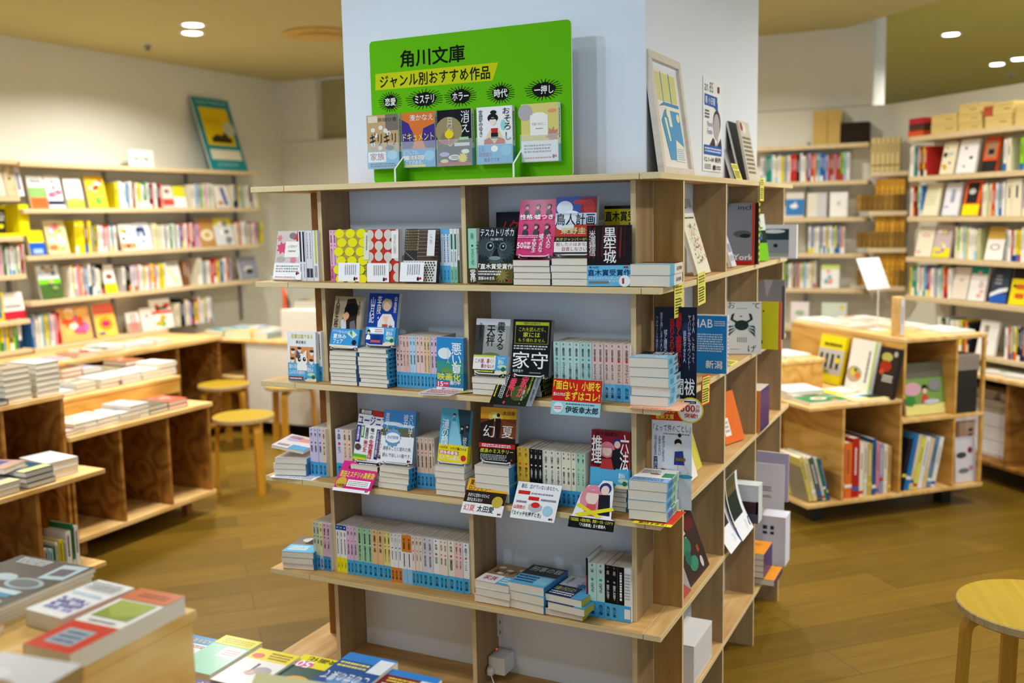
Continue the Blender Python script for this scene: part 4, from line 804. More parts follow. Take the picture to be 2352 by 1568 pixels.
spines(F0, 1189, 1346, z, .05, [('mustard yellow paperback', sp('deb23c', '3f9fdc', '赤川', '懐かしき', 'd42'), 'deb23c', 1.35, 2, .15), ('black paperback with blue foot', sp('16181c', '3f9fdc', '今野', '人間狩り', 'fff', 'eee'), '16181c', .95, 3), ('off white thick paperback', sp('e8e6d4', '3f9fdc', '山田悠介', 'スイッチを押すとき', '363'), 'e8e6d4', 1.3, 3),
   ('pale cream paperback with blue foot', sp('efe9d4', '3f9fdc', '湊', '暗黒小公园'.replace('园', '園'), '363'), 'efe9d4', 1.0, 3), ('light green paperback with blue foot', sp('b5dcc4', '3f9fdc', '望月', 'シャレード', 'd93'), 'b5dcc4', 1.0, 2)], 'in the right bay of the fourth board')
x, zt = stack(F0, 1400, z, .06, 5, BW-.01, BH, .0115, 'paperback with blue spine behind the pink haired girl card', xx=along(1400, z, F0, .06)+.0, group='paperback stacks on the column shelf', jit=.003, col='3f9fd8', spine=[('r', 0, 0, 1, 1, '4a8f9a'), ('l', .2, .5, .8, .9, 4, 'dfe')])
fo(F0, 1399, zt, .045, BW, BH, .02, 'dark red comic style paperback with pink haired girl and white vertical title, fourth board', tilt=.12, rz=.03, col='8a1420', scol='b07a6a',
   front=[('r', 0, 0, 1, 1, '96182a'), ('p', [(.15, .1), (.4, .5), (.2, .66), (0, .6)], '55101a'), ('t', '五十嵐律人', .1, .03, .7, .1, '14080a', .02), ('c', .42, .34, .2, .2, 'e58a9a'), ('c', .42, .36, .12, .13, 'f6d9c8'), ('r', .28, .27, .56, .31, 'e07a8c'), ('c', .68, .2, .11, .1, '2a3a7a'), ('c', .68, .24, .08, .09, 'f6d9c8'), ('p', [(.56, .34), (.8, .3), (.9, .7), (.5, .7)], '1c1a24'), ('p', [(.3, .5), (.54, .5), (.62, .72), (.24, .72)], 'c23a3a'), ('T', '推理', .02, .1, .28, .58, 'fff', .03), ('T', '六法', .76, .06, .98, .68, 'fff', .02), ('r', 0, .68, 1, 1, '58b4e2')],
   band=(.34, '58b4e2', [('t', '『法廷遊戯』', .05, .06, .45, .18, 'e8e04c', .02), ('t', '青春リーガル・', .04, .24, .62, .44, '173a78', .03), ('t', 'ミステリ', .04, .5, .4, .7, '173a78', .03)]+fair(.66), None))
spines(F0, 1436, 1450, z, .07, [('pale green paperback with blue foot', sp('bfdcc2', '3f9fdc', '五十嵐', '六法推理', '333'), 'bfdcc2', 1, 1)], 'against the right upright on the fourth board')
card(F0, 1496, z+.001, -.014, .1, .13, 'yellow and red card lying under the corner stack of the fourth board', [('r', 0, 0, 1, 1, 'f4dc2c'), ('r', 0, 0, 1, .86, 'e2452c'), ('t', '面白すぎる!', .14, .87, .86, .97, '222', .03)], col='f4dc2c', tilt=PI/2-.015)
x, zt = stack(F0, 1517, z+.003, .008, 4, BW-.006, .125, .0242, 'thick paperback with blue and green spine on the corner of the fourth board', xx=.336, group='paperback stacks on the column shelf', ang=.05, jit=.003, col='eef2ee',
   front=[('r', 0, 0, 1, .7, 'f4f4ee'), ('l', .1, .1, .6, .4, 3, '555'), ('c', .5, .4, .14, .06, 'a04a3a'), ('r', .72, .3, 1, .62, '1f8a52'), ('r', 0, .7, 1, 1, '8fb8e0'), ('l', .05, .74, .9, .95, 3, '346')], scol='cfe6d4', spine=[('r', 0, .55, 1, 1, '5aa6dc'), ('r', 0, .2, 1, .5, 'a8d8b0'), ('l', .2, .25, .8, .9, 6, '346')])
edo = [('r', 0, 0, 1, .13, 'd8281c'), ('t', '宮部みゆき', .1, .01, .72, .06, 'f6e63c', .03), ('t', '最新文庫', .1, .065, .55, .12, 'f6e63c', .03), ('t', '『よって件のごとし』', .03, .17, .97, .24, '333'), ('l', .3, .25, .95, .275, 1, '999'), ('T', '読みはじめたら', .26, .28, .33, .54, '2a2a7a'), ('T', '止まらない', .16, .28, .23, .48, '2a2a7a'), ('T', '没入必至の', .06, .28, .13, .48, '2a2a7a'), ('r', .05, .49, .14, .70, '2a2478'), ('T', '江戸怪談', .06, .5, .13, .69, 'fff'),
       ('c', .66, .34, .09, .09, '1a1a22'), ('c', .67, .37, .075, .07, 'f8e8dc'), ('c', .70, .27, .04, .05, '1a1a22'), ('p', [(.58, .43), (.78, .42), (.82, .56), (.56, .56)], '3a3a8c'), ('r', .6, .49, .84, .52, '8a6a2a'), ('p', [(.6, .56), (.66, .56), (.62, .64), (.57, .64)], 'f8e8dc'), ('p', [(.72, .56), (.8, .56), (.92, .62), (.88, .65)], 'f8e8dc'), ('c', .28, .62, .05, .045, '8a2a4a'), ('p', [(.2, .68), (.34, .6), (.42, .68), (.3, .72)], '8a2a4a'), ('c', .86, .67, .17, .05, '4aa6c0')]
fo(F0, 1542, z, .135, .105, .27, .0015, 'tall white display card with a running figure in indigo and a red header, fourth board corner', tilt=.02, rz=.08, col='eef1f8', name='promotional_card', cat='card', group='printed cards standing on the shelves', front=edo)
b_ = [(.5+.5*math.cos(2*PI*i/32), .5+.5*math.sin(2*PI*i/32)) for i in range(32)]
xx = along(1586, z+.27, F0, .10)
tt = thing('promotional_card', 'round white and yellow badge card reading a large red number, above the corner display card', 'card', group='printed cards standing on the shelves'); setM(tt, Tr((xx, .098, z+.242)) @ Rz(.1) @ Rx(-.02))
b = MB(); b.prism([(.033*math.cos(2*PI*i/32), .033*math.sin(2*PI*i/32)) for i in range(32)], 0, .0012, 'e8d83c', T=Tr((0, 0, .033)) @ Rx(PI/2))
Cv(b, (-.033, -.0012, .066), (1, 0, 0), (0, 0, -1), .066, .066).draw([('c', .5, .5, .45, .45, 'fff'), ('r', .26, .14, .72, .24, '1a1a1a'), ('t', 'シリーズ累計', .3, .165, .68, .22, 'fff'), ('t', '300', .14, .3, .68, .56, 'd8281c', .05), ('t', '万', .7, .3, .86, .42, 'd8281c', .02), ('t', '部', .7, .44, .86, .56, 'd8281c', .02), ('t', '突破!', .28, .62, .78, .8, 'd8281c', .04)])
b.build('card_sheet', M['matte'], tt)
bk2 = [('fff', .105), ('c9d9e6', .0)]

# ---------------------------------------------------------------- level 5
z = TOP[4]
x, zt = stack(F0, 683, z, .02, 3, BW, BH, .0175, 'paperback with bright blue spine at the left end of the fifth board', xx=-.79, group='paperback stacks on the column shelf', ang=.22, jit=.003, col='3f9fdc', front=[('r', 0, 0, 1, .55, '8a8078'), ('c', .5, .25, .3, .2, 'e6e0d6'), ('p', [(.5, .1), (1, .2), (1, .5), (.4, .5)], '3a3038'), ('r', 0, .55, 1, 1, '6cc0ea'), ('l', .1, .62, .7, .9, 3, 'fff')], spine=[('l', .2, .2, .8, .8, 5, '147')])
spines(F0, 722, 762, z, .05, [('olive and grey paperback with blue foot', sp('c9cdb0', '4aa6dc', '内田康夫', '記憶', '333'), 'c9cdb0', 1, 2), ('yellow green paperback with pink marked foot', sp('dddc9c', 'a6b8e0', '内田', '後鳥羽', '333'), 'dddc9c', 1, 1), ('dusty pink paperback with blue foot', sp('d9b0c0', '3f8fc8', '横溝正史', '八つ墓村', '333'), 'd9b0c0', 1.1, 2)], 'left of the first upright on the fifth board')
row5 = [('white paperback with navy top and yellow foot', [('r', 0, 0, 1, .1, '1c4f9c'), ('c', .5, .05, .15, .15, 'fff'), ('T', '北方', .3, .14, .7, .24, '222', .02), ('L', .3, .28, .7, .62, 1, '333'), ('r', 0, .68, 1, 1, 'f0e61c'), ('T', '文庫', .3, .78, .7, .9, '555')], 'f0f0f0', 1, 3),
 ('lilac pink paperback', sp('e3bcdc', '4aaee0', '角田', '幸福な遊戯', 'd33'), 'e3bcdc', .95, 3), ('green thick paperback', sp('aad4a8', '4aaee0', '森見登美彦', '夜は短し歩けよ', '141'), 'aad4a8', 1.5, 1), ('mint green paperback', sp('a6d8b4', '4aaee0', '森見登美彦', '四畳半神話大系', '141'), 'a6d8b4', 1.35, 2),
 ('orange tan paperback', sp('ecc088', '4aaee0', '米澤穂信', '氷菓', '44a'), 'ecc088', 1.5, 2), ('butter yellow paperback', sp('f0e08c', '4aaee0', '米澤穂信', '愚者のエンド', 'd33'), 'f0e08c', 1, 2), ('white paperback with orange foot', sp('f2f2f4', 'dd862c', '乙一', '失はれる', '23a', bc='522'), 'f2f2f4', 1, 3),
 ('paperback with orange top', [('r', 0, 0, 1, .35, 'e88a2c'), ('T', '文庫', .3, .06, .7, .3, '421', .02), ('L', .3, .38, .7, .66, 1, '222'), ('r', 0, .7, 1, 1, '8fc8ea')], 'f0f0f0', 1.3, 2), ('pale pink paperback with blue foot', sp('f4e0d4', '4aaee0', '朝井', '少女は', 'd33'), 'f4e0d4', .9, 3),
 ('pearl grey paperback with blue foot', sp('dcd8e4', '4aaee0', '辻村深月', '本日は大安', 'c96'), 'dcd8e4', 1.4, 2), ('white thick paperback with blue foot', sp('f0eeee', '4aaee0', '有川浩', '空の中', 'd33'), 'f0eeee', 1.6, 1), ('cream paperback with blue foot', sp('f2e4d0', '4aaee0', '有川浩', '塩の街', 'd33'), 'f2e4d0', 1.05, 2), ('ivory paperback with bar code foot', sp('f2e6d2', '58b4e6', '有川浩', '図書館戦争', 'd33'), 'f4f0ec', 1.7, 1),
 ('shell pink paperback with blue foot', sp('efcac6', '4aaee0', '原田マハ', 'さいはて', 'd33'), 'efcac6', 1.05, 2), ('white and blue thick paperback', sp('eef0f2', '4aaee0', '原田マハ', 'アノニム', 'd33'), 'eef0f2', 1.5, 1)]
spines(F0, 775, 1079, z, .055, row5, 'in the left bay of the fifth board')
x, zt = stack(F0, 1130, z, .015, 3, BW+.004, BH, .0195, 'paperback with tan picture cover and white and blue band in the first stack of the fifth board', group='paperback stacks on the column shelf', ang=-.05, jit=.004, col='e8e4da',
   front=[('r', 0, 0, 1, .6, 'a8845c'), ('c', .2, .2, .1, .08, 'efe6d2'), ('c', .5, .3, .1, .08, 'f2ead8'), ('c', .8, .2, .09, .07, 'dfd6c2'), ('c', .35, .48, .1, .06, 'efe6d2'), ('t', 'ギリギリ', .1, .3, .9, .5, '1a1a1a'), ('r', 0, .6, .6, 1, 'f6f2f0'), ('t', '家族', .12, .68, .5, .88, 'b5485a', .02), ('r', .6, .6, 1, 1, '5ab6e6'), ('l', .64, .65, .96, .95, 3, 'fff')])
x, zt = stack(F0, 1209, z, .01, 3, BW+.006, BH, .0235, 'paperback with dark cover and blue band in the middle stack of the fifth board', group='paperback stacks on the column shelf', ang=-.06, jit=.005, col='3a9ad4', front=[('r', 0, 0, 1, .5, '2a2a2c'), ('t', '刑事の枷', .1, .06, .95, .3, 'd9d9d9', .01), ('r', 0, .5, 1, 1, '62b8e6'), ('l', .05, .55, .6, .9, 3, '124'), ('r', .62, .55, .96, .92, '8fd0ea')])
x, zt = stack(F0, 1297, z, .004, 3, BW+.006, BH, .0185, 'paperback with white and navy cover in the right stack of the fifth board', group='paperback stacks on the column shelf', ang=-.08, jit=.006, col='c9c43c', front=[('r', 0, 0, 1, .5, 'e6e8f2'), ('s', .6, .4, .1, .2, 9, '3f86c6'), ('T', 'お孫さん', .1, .05, .2, .4, '333'), ('c', .6, .25, .12, .1, 'b0c4e2'), ('r', 0, .5, 1, 1, '16305c'), ('t', '15歳のテロリスト', .04, .56, .6, .74, 'f0e63c', .02), ('l', .05, .78, .7, .95, 2, 'fff'), ('r', .7, .5, 1, 1, '58b4e2')])
spines(F0, 1347, 1450, z, .05, [('dark paperback with red top edge leaning slightly', [('r', 0, 0, 1, .3, '1c1c1e'), ('r', 0, .3, .4, 1, 'c03030')], '2a2024', .35, 1, .16), ('mint thick paperback', sp('c3e2d8', '3f9fdc', '山本', 'カモフラ', '2a8'), 'c3e2d8', 1.25, 2), ('black paperback with white title', sp('14161a', '52aede', '月村', '闇夜に彷徨う', 'aaa', 'f2f2f2'), '14161a', 1, 2), ('black and white thick paperback', [('r', 0, 0, .5, .7, '14161a'), ('L', .1, .1, .4, .65, 1, 'fff'), ('l', .55, .1, .95, .6, 9, 'bbb'), ('r', 0, .7, 1, 1, '52aede'), ('r', .5, .76, .95, .94, 'eee')], 'f2f2f2', 2.0, 1)],
   'before the right upright on the fifth board', D=.11)

# ---------------------------------------------------------------- cards on shelf edges
card(F0, 1172, TOP[2]-.012, -.03, .125, .10, 'black card with glowing pink lettering hung over the third board', [('r', .3, .0, .9, 1, '1c2410'), ('c', .6, .6, .2, .2, '4a5a2c'), ('T', '家が', .56, .06, .72, .72, 'ff5068', .04), ('T', '一番怖い。', .3, .04, .46, .96, 'ff5068', .04), ('T', '誰かの目線を、', .77, .04, .82, .7, 'd8e64c'), ('T', '感じる。', .68, .5, .73, .95, 'eee'), ('L', .14, .04, .26, .8, 3, 'ddd'), ('L', .03, .1, .09, .8, 1, 'd8d23c'), ('r', .86, 0, 1, 1, '8a9098'), ('T', '家守', .9, .08, .96, .4, '222'), ('T', '歌野晶午', .9, .46, .95, .86, '222')], col='10140c', tilt=.78)
card(F0, 1320, TOP[2]-.028, -.022, .135, .092, 'red and pale blue card with big yellow lettering hung over the third board', [('r', 0, 0, 1, .62, 'cf2018'), ('t', '「面白い」小説を', .02, .05, .97, .3, 'f6e63c', .03), ('t', '読みたければ', .03, .38, .27, .48, 'fff', .02), ('t', 'まずはコレ!', .28, .34, .97, .58, 'f6e63c', .04), ('l', .3, .66, .9, .72, 1, '467'), ('t', '伊坂幸太郎', .3, .75, .96, .93, '15202a', .03), ('c', .15, .8, .1, .1, 'dcebf0'), ('l', .07, .76, .23, .86, 2, 'c44')], col='9fd0da', tilt=.25)
card(F0, 1008, TOP[2]+.0012, -.035, .15, .085, 'pale pink cut out card lying flat on the edge of the third board', [('l', .15, .2, .75, .7, 3, 'c9506a'), ('c', .82, .35, .12, .08, 'd8cc4c'), ('l', .1, .8, .6, .9, 1, '544')], col='e6d8d4', tilt=PI/2-.05, rz=.1, shape=[(.15, 0), (.95, 0), (1, .3), (.75, .6), (.7, 1), (.1, 1), (0, .75), (.08, .2)])
card(F0, 805, TOP[3]-.01, -.028, .128, .098, 'magenta card with yellow lettering over the left bay of the fourth board', [('r', .38, 0, .98, .1, '1a1a1a'), ('l', .42, .02, .95, .08, 1, 'fff'), ('t', '唯一絶対の真実なんて…', .2, .14, .95, .27, '222', .01), ('t', '恩田ミステリの真骨頂!', .04, .33, .97, .53, 'f6e63c', .04), ('c', .16, .72, .14, .14, 'd9b43c'), ('t', '大絶賛!', .05, .76, .28, .86, '222', .02), ('r', .32, .6, .93, .82, 'fff'), ('l', .35, .63, .9, .8, 3, '999'), ('r', 0, .9, 1, 1, 'fafafa')]+mk(.86, .9, .05), col='dc2a86', tilt=.72)
card(F0, 1104, TOP[3]-.026, -.03, .125, .1, 'orange and black card with white foot over the middle of the fourth board', [('r', 0, 0, 1, .34, 'f2b01c'), ('t', '夏休みに読みたい!', .06, .03, .95, .19, '1a1a1a', .02), ('t', 'ロングセラー', .06, .2, .6, .33, '1a1a1a', .02), ('r', 0, .34, 1, .68, '2c1c14'), ('t', 'あまりに切ないラストに', .08, .42, .6, .52, 'fff', .02), ('t', '涙が止まらない!', .08, .54, .45, .65, 'fff', .02), ('r', 0, .68, 1, 1, 'f4f2f2'), ('t', '幻夏', .05, .74, .32, .92, 'd8383c', .01), ('t', '太田愛', .38, .74, .78, .92, '1a1a1a', .03), ('c', .82, .6, .13, .13, 'c9b03c')]+mk(.88, .9, .05), col='fff', tilt=.6)
card(F0, 1221, TOP[3]-.022, -.028, .128, .102, 'white card with a red push button drawing over the fourth board', [('t', '最近、泣けていないあなたへ。', .1, .05, .95, .17, '2a3a7a', .02), ('r', .06, .24, .33, .34, 'd22a2a'), ('l', .36, .26, .9, .34, 1, '889'), ('r', .32, .38, .56, .48, 'd22a2a'), ('l', .06, .5, .3, .6, 1, '889'), ('l', .6, .4, .95, .5, 1, '889'), ('p', [(.36, .6), (.52, .52), (.66, .6), (.66, .72), (.5, .82), (.36, .72)], 'bfc3c6'), ('c', .51, .6, .1, .06, 'e02a1c'), ('t', '山田悠介', .03, .64, .3, .74, 'd22a2a', .02), ('t', '「スイッチを押すとき」', .03, .8, .68, .92, '1a1a1a', .02), ('c', .8, .72, .11, .11, 'a6d4ea')]+mk(.86, .9, .05), col='f6f7f8', tilt=.6)
gl = [('c', .42, .4, .26, .3, 'e892a2'), ('c', .42, .36, .14, .16, 'f8ddd0'), ('r', .26, .22, .58, .28, 'e58a9c'), ('c', .68, .16, .13, .12, '2a3a86'), ('c', .68, .2, .09, .1, 'f8ddd0'), ('p', [(.56, .3), (.8, .28), (.86, .7), (.6, .7)], '1a1c28'), ('p', [(.34, .5), (.52, .5), (.56, .74), (.28, .74)], 'e0585c'), ('p', [(.1, .56), (.16, .5), (.72, .74), (.6, .76)], 'f0e22c'), ('p', [(.1, .72), (.9, .52), (.94, .58), (.2, .78)], 'f0e22c'), ('r', 0, .78, 1, 1, '101010'), ('t', '『法廷遊戯』の著者が贈る、青春リーガル・ミステリ!', .03, .80, .96, .87, 'f2ee4c', .01), ('t', '「六法推理」五十嵐律人', .25, .89, .82, .96, 'fff', .02)]
card(F0, 1356, TOP[3]-.026, -.03, .125, .13, 'die cut card of a pink haired girl with crossed yellow tapes, over the right of the fourth board', gl, col='f4f4f6', tilt=.5, shape=[(.0, .78), (.05, .75), (.16, .3), (.3, .12), (.52, .12), (.6, 0), (.8, 0), (.86, .2), (.9, .75), (1, .78), (1, 1), (0, 1)])
card(F0, 1500, TOP[2]+.001, -.012, .13, .16, 'orange card lying under the corner stack of the third board', [('r', 0, 0, 1, 1, 'ecb294'), ('l', .05, .9, .9, .98, 1, 'c85a3a')], col='ecb294', tilt=PI/2-.01, rz=.03)
# ================================================================ green counter sign on the top board
t = thing('counter_sign', 'bright green cardboard counter sign with black Japanese lettering on the top board', 'sign', (-.203, .10, TOP[0]))
SWd, SHt = .615, .395
rd = []
for cx, cz, a0 in ((SWd/2-.012, .012, -90), (SWd/2-.012, SHt-.012, 0), (-SWd/2+.012, SHt-.012, 90), (-SWd/2+.012, .012, 180)):
    for k in range(5): a = math.radians(a0+k*22.5); rd.append((cx+.012*math.cos(a), cz+.012*math.sin(a)))
b = MB(); b.prism(rd, 0, .005, 'f4f6f0', T=Rx(PI/2) @ Tr((0, 0, -.005)))
n = len(b.v); b.face([(x, -.0002, z_) for x, z_ in rd], '64bc06')
cv = Cv(b, (-SWd/2, -.0004, SHt), (1, 0, 0), (0, 0, -1), SWd, SHt)
sg = [('p', [(.028, .228), (.66, .227), (.63, .343), (.025, .341)], 'cbd211')]
for tx, u, w_ in (('恋愛', .104, .036), ('ミステリ', .285, .062), ('ホラー', .47, .05), ('時代', .668, .04), ('一押し', .872, .055)):
    cv2 = []
    n_ = 26
    for i in range(n_):
        a = 2*PI*i/n_; r1 = .8; r2 = 1.28+.12*((i*7) % 3)/2; ex, ey = w_*.98, .052
        c_, s_ = math.cos(a), math.sin(a)
        cv2.append(('p', [(u+ex*r1*c_-.002*s_, .429+ey*r1*s_+.002*c_), (u+ex*r2*c_+.012*r2*c_-.0012*s_, .429+ey*r2*s_+.002*c_), (u+ex*r2*c_+.012*r2*c_+.0018*s_, .429+ey*r2*s_-.002*c_), (u+ex*r1*c_+.003*s_, .429+ey*r1*s_-.003*c_)], '10120c'))
    sg += cv2
    sg.append(('p', [(u+w_*(1+.08*math.sin(i*5))*math.cos(2*PI*i/24), .429+.047*(1+.1*math.sin(i*4))*math.sin(2*PI*i/24)) for i in range(24)], '10120c'))
    sg.append(('t', tx, u-w_*.8, .402, u+w_*.8, .456, 'f4f6f0', .04))
sg += [('t', '角川文庫', .165, .085, .495, .2, '10120c', .03), ('t', 'ジャンル別おすすめ作品', .052, .243, .618, .330, '1a1c08', .045)]
k0 = cv.k
for q in sg:
    cv.k = 3 if q[0] == 't' else (1 if q[2] in ('10120c', 'cbd211') and len(q[1]) == 4 else 2); cv.draw([q])
b.build('sign_board', M['matte'], t)
def fin(x, lab=None):
    b = MB(); P = [(0, 0), (-.066, 0), (-.066, .036), (0, .085)]
    poly = [(y, z_) for y, z_ in P]
    b.prism(poly, -.0022, .0022, '57b812', T=Tr((x, 0, 0)) @ Matrix(((0, 0, 1, 0), (1, 0, 0, 0), (0, 1, 0, 0), (0, 0, 0, 1))))
    b.box(x-.0026, x+.0026, -.0672, -.066, 0, .036, 'f2f4ee')
    b.face([(x-.0026, -.0672, .036), (x+.0026, -.0672, .036), (x+.0026, 0, .0862), (x-.0026, 0, .0862)], 'f2f4ee')
    b.build('side_fin', M['matte'], t)
fin(-SWd/2+.185*SWd); fin(-SWd/2+.775*SWd)
SX = [(-SWd/2+u*SWd-.203) for u in (.078, .268, .453, .652, .865)]
for i, X_ in enumerate(SX):
    b = MB(); x = X_+.203; zb = .041
    b.box(x-.055, x+.055, -.0245, -.0005, zb-.0016, zb-.0004); b.box(x-.055, x+.055, -.0255, -.0245, zb-.0016, zb+.07)
    b.build('book_pocket', M['clear'], t)
tb = lambda s_: [('r', 0, .64, 1, 1, '5ab8e4')]+s_
covers = [
 ('paperback with sketched cups on a tan table, far left book of the green sign', 'c9a87a', [('r', .6, 0, 1, .3, '7d7468'), ('r', .05, .02, .35, .14, 'e6d9c2'), ('t', '原田ひ香', .36, .06, .96, .13, '1a1a1a')]+[('c', a, c_, .07, .06, 'ece6da') for a, c_ in ((.2, .28), (.45, .24), (.6, .3), (.3, .38), (.2, .55), (.7, .35), (.42, .62))]+[('c', .72, .62, .13, .06, '4a6272'), ('t', 'ギリギリ', .1, .33, .92, .58, '1a1a1a'), ('r', 0, .68, 1, 1, '5ab8e4'), ('r', .03, .69, .6, .88, 'fbfbfb'), ('t', '家族', .1, .71, .55, .85, '9a3040', .01), ('c', .8, .76, .16, .12, '9fd8ec'), ('l', .1, .9, .95, .98, 2, '1a2a50')]),
 ('orange and purple city street paperback in the green sign', 'e07a34', [('p', [(0, .12), (.22, .2), (.4, .5), (.3, .66), (0, .66)], '43318c'), ('p', [(.66, .3), (1, .22), (1, .66), (.72, .66), (.6, .48)], '43318c'), ('p', [(.3, .3), (.4, .5), (.3, .5)], '5a3f9c'), ('t', '湊かなえ', .25, .04, .97, .16, 'f6efe8', .01), ('t', 'ドキュメント', .03, .38, .97, .52, 'f4ea54', .01), ('r', 0, .67, 1, 1, '4aaade'), ('t', 'どうしても、', .04, .69, .5, .77, 'f4f4f6', .01), ('r', .02, .79, .66, .87, 'eef2f4'), ('t', '伝えたい', .2, .79, .62, .87, '9a2a5a', .03), ('t', 'ことがある。', .1, .88, .62, .95, 'fff', .02), ('c', .83, .8, .16, .14, '8ed0ec'), ('r', 0, .96, .7, 1, 'eee23c')]),
 ('black paperback with a big full moon, centre book of the green sign', '15141a', [('c', .34, .38, .4, .36, 'a09068'), ('c', .3, .5, .2, .15, '8a7c58'), ('T', '月なし', .28, .14, .46, .66, 'ded8c8'), ('T', '消え', .7, .03, .95, .42, 'f4f4f4'), ('c', .35, .44, .13, .11, 'f2dc1c'), ('l', .05, .55, .5, .62, 2, 'd03030'), ('r', .65, .5, .92, .55, 'a6d89a'), ('r', .5, .6, .95, .66, 'dfe4e6'), ('c', .2, .8, .15, .06, 'b8b0e0'), ('c', .5, .86, .18, .07, 'f6f6f6'), ('c', .82, .76, .12, .06, 'f0f0f0'), ('s', .74, .88, .1, .16, 12, 'f2dc1c'), ('c', .2, .92, .12, .05, 'e8dc9a'), ('l', .4, .83, .62, .89, 2, '444'), ('r', 0, .95, 1, 1, 'b5281c')]),
 ('white paperback with a woman in a red kimono, fourth book of the green sign', 'f4f4f6', [('p', [(.28, .5), (.4, .38), (.6, .38), (.72, .52), (.78, .66), (.2, .66)], 'e8dca6'), ('p', [(.4, .38), (.6, .38), (.58, .5), (.42, .5)], 'c8281c'), ('r', .4, .46, .6, .56, '22201e'), ('p', [(.2, .58), (.36, .54), (.5, .66), (.2, .66)], 'cc3024'), ('p', [(.78, .58), (.62, .54), (.5, .66), (.8, .66)], 'cc3024'), ('c', .46, .2, .15, .11, '1a1614'), ('c', .48, .10, .09, .05, '1a1614'), ('c', .46, .26, .1, .1, 'f8e4d4'), ('r', .37, .2, .56, .225, '1a1614'), ('c', .75, .33, .07, .13, '9adcd8'),
   ('T', '宮部みゆき', .06, .05, .17, .52, '333'), ('t', 'お', .74, .03, .94, .14, '111'), ('t', 'そ', .78, .16, .96, .28, '111'), ('t', 'ろ', .78, .3, .96, .42, '111'), ('t', 'し', .82, .46, .97, .6, '111'), ('r', 0, .67, 1, 1, '5ab8e4'), ('t', 'さあ、', .05, .7, .24, .79, '7a3a9a'), ('t', '百物語の', .05, .8, .42, .88, '7a3a9a', .01), ('t', '始まりです', .2, .9, .64, .97, '7a3a9a', .01), ('c', .5, .74, .1, .08, 'fff'), ('c', .83, .78, .16, .14, '8ed0ec')]),
 ('pale yellow paperback with a white label, far right book of the green sign', 'e2d37a', [('c', .12, .15, .2, .2, 'b8b2b4'), ('s', .85, .55, .12, .2, 9, 'c78a72'), ('c', .85, .14, .12, .05, 'e6a46a'), ('r', .25, .2, .73, .55, 'f8f6ee'), ('c', .49, .21, .2, .08, 'f8f6ee'), ('t', '宇宙のみなしご', .3, .33, .68, .38, '9a9080'), ('l', .4, .42, .6, .45, 1, 'a99'), ('r', 0, .64, 1, 1, 'f1f1f4'), ('l', .08, .70, .85, .86, 3, '999'), ('l', .08, .92, .85, .96, 1, 'c66')]+mk(.84, .88, .07))]
for X_, (lb, c_, fr_) in zip(SX, covers):
    bk(Tr((X_, .10-.0205-.0015, TOP[0]+.0415)), BW, BH, .0185, lb, front=fr_, col=c_, spine=[('L', .3, .1, .7, .6, 1, '444'), ('r', 0, .7, 1, 1, '6ab8dc')], scol='dfe8e4', group='paperbacks displayed in the green sign')

# ================================================================ things on the top board, right side
def FY(y): return (Vector((0, y, 0)), 0.0)
zt0 = TOP[0]
t = thing('framed_print', 'framed blue and cream print in a pale wooden frame, leaning on the right face of the column', 'picture', group=None)
setM(t, Tr((.318, .352, zt0+.001)) @ Rz(PI/2) @ Rx(-.14))
fwid, fh = .285, .325
for a in ((-fwid/2, fwid/2, 0, .018, 0, .022), (-fwid/2, fwid/2, 0, .018, fh-.022, fh), (-fwid/2, -fwid/2+.022, 0, .018, .022, fh-.022), (fwid/2-.022, fwid/2, 0, .018, .022, fh-.022)):
    b = MB(); b.box(*a); b.build('frame_rail', M['pale'], t, bevel=.001)
b = MB(); b.box(-fwid/2+.02, fwid/2-.02, .010, .014, .02, fh-.02, 'e9e6dc')
Cv(b, (-fwid/2+.022, .0098, fh-.022), (1, 0, 0), (0, 0, -1), fwid-.044, fh-.044).draw([('r', .12, .07, .9, .93, 'ece8dc'), ('r', .14, .09, .32, .36, 'd9d68c'), ('r', .36, .09, .62, .36, 'd9d68c'), ('r', .66, .09, .88, .36, 'd9d68c'), ('r', .33, .08, .35, .38, '6f9cc0'), ('r', .63, .08, .65, .38, '6f9cc0'), ('p', [(.14, .42), (.34, .37), (.9, .37), (.9, .40), (.34, .40)], '5a93c4'), ('p', [(.34, .44), (.88, .44), (.92, .8), (.7, .92), (.34, .92), (.18, .55)], '5fa0cc'), ('p', [(.4, .42), (.52, .42), (.56, .6), (.46, .6)], 'f0ecd8'), ('p', [(.28, .52), (.36, .52), (.44, .74), (.38, .74)], 'ece8c8'), ('p', [(.62, .72), (.9, .78), (.9, .93), (.55, .93)], 'efe8d2'), ('l', .6, .8, .88, .92, 6, '9ac0dc'), ('c', .8, .5, .07, .05, 'e9e2b8'), ('c', .42, .47, .05, .05, 'ece8c8')])
b.build('print_sheet', M['matte'], t)
b = MB(); b.box(-fwid/2+.004, fwid/2-.004, .0145, .018, .004, fh-.004); b.build('backing_board', M['dark'], t)
pz = 1.672
b = MB(); b.box(-.117, .117, 0, .0012, 0, .288, 'f2f2f2')
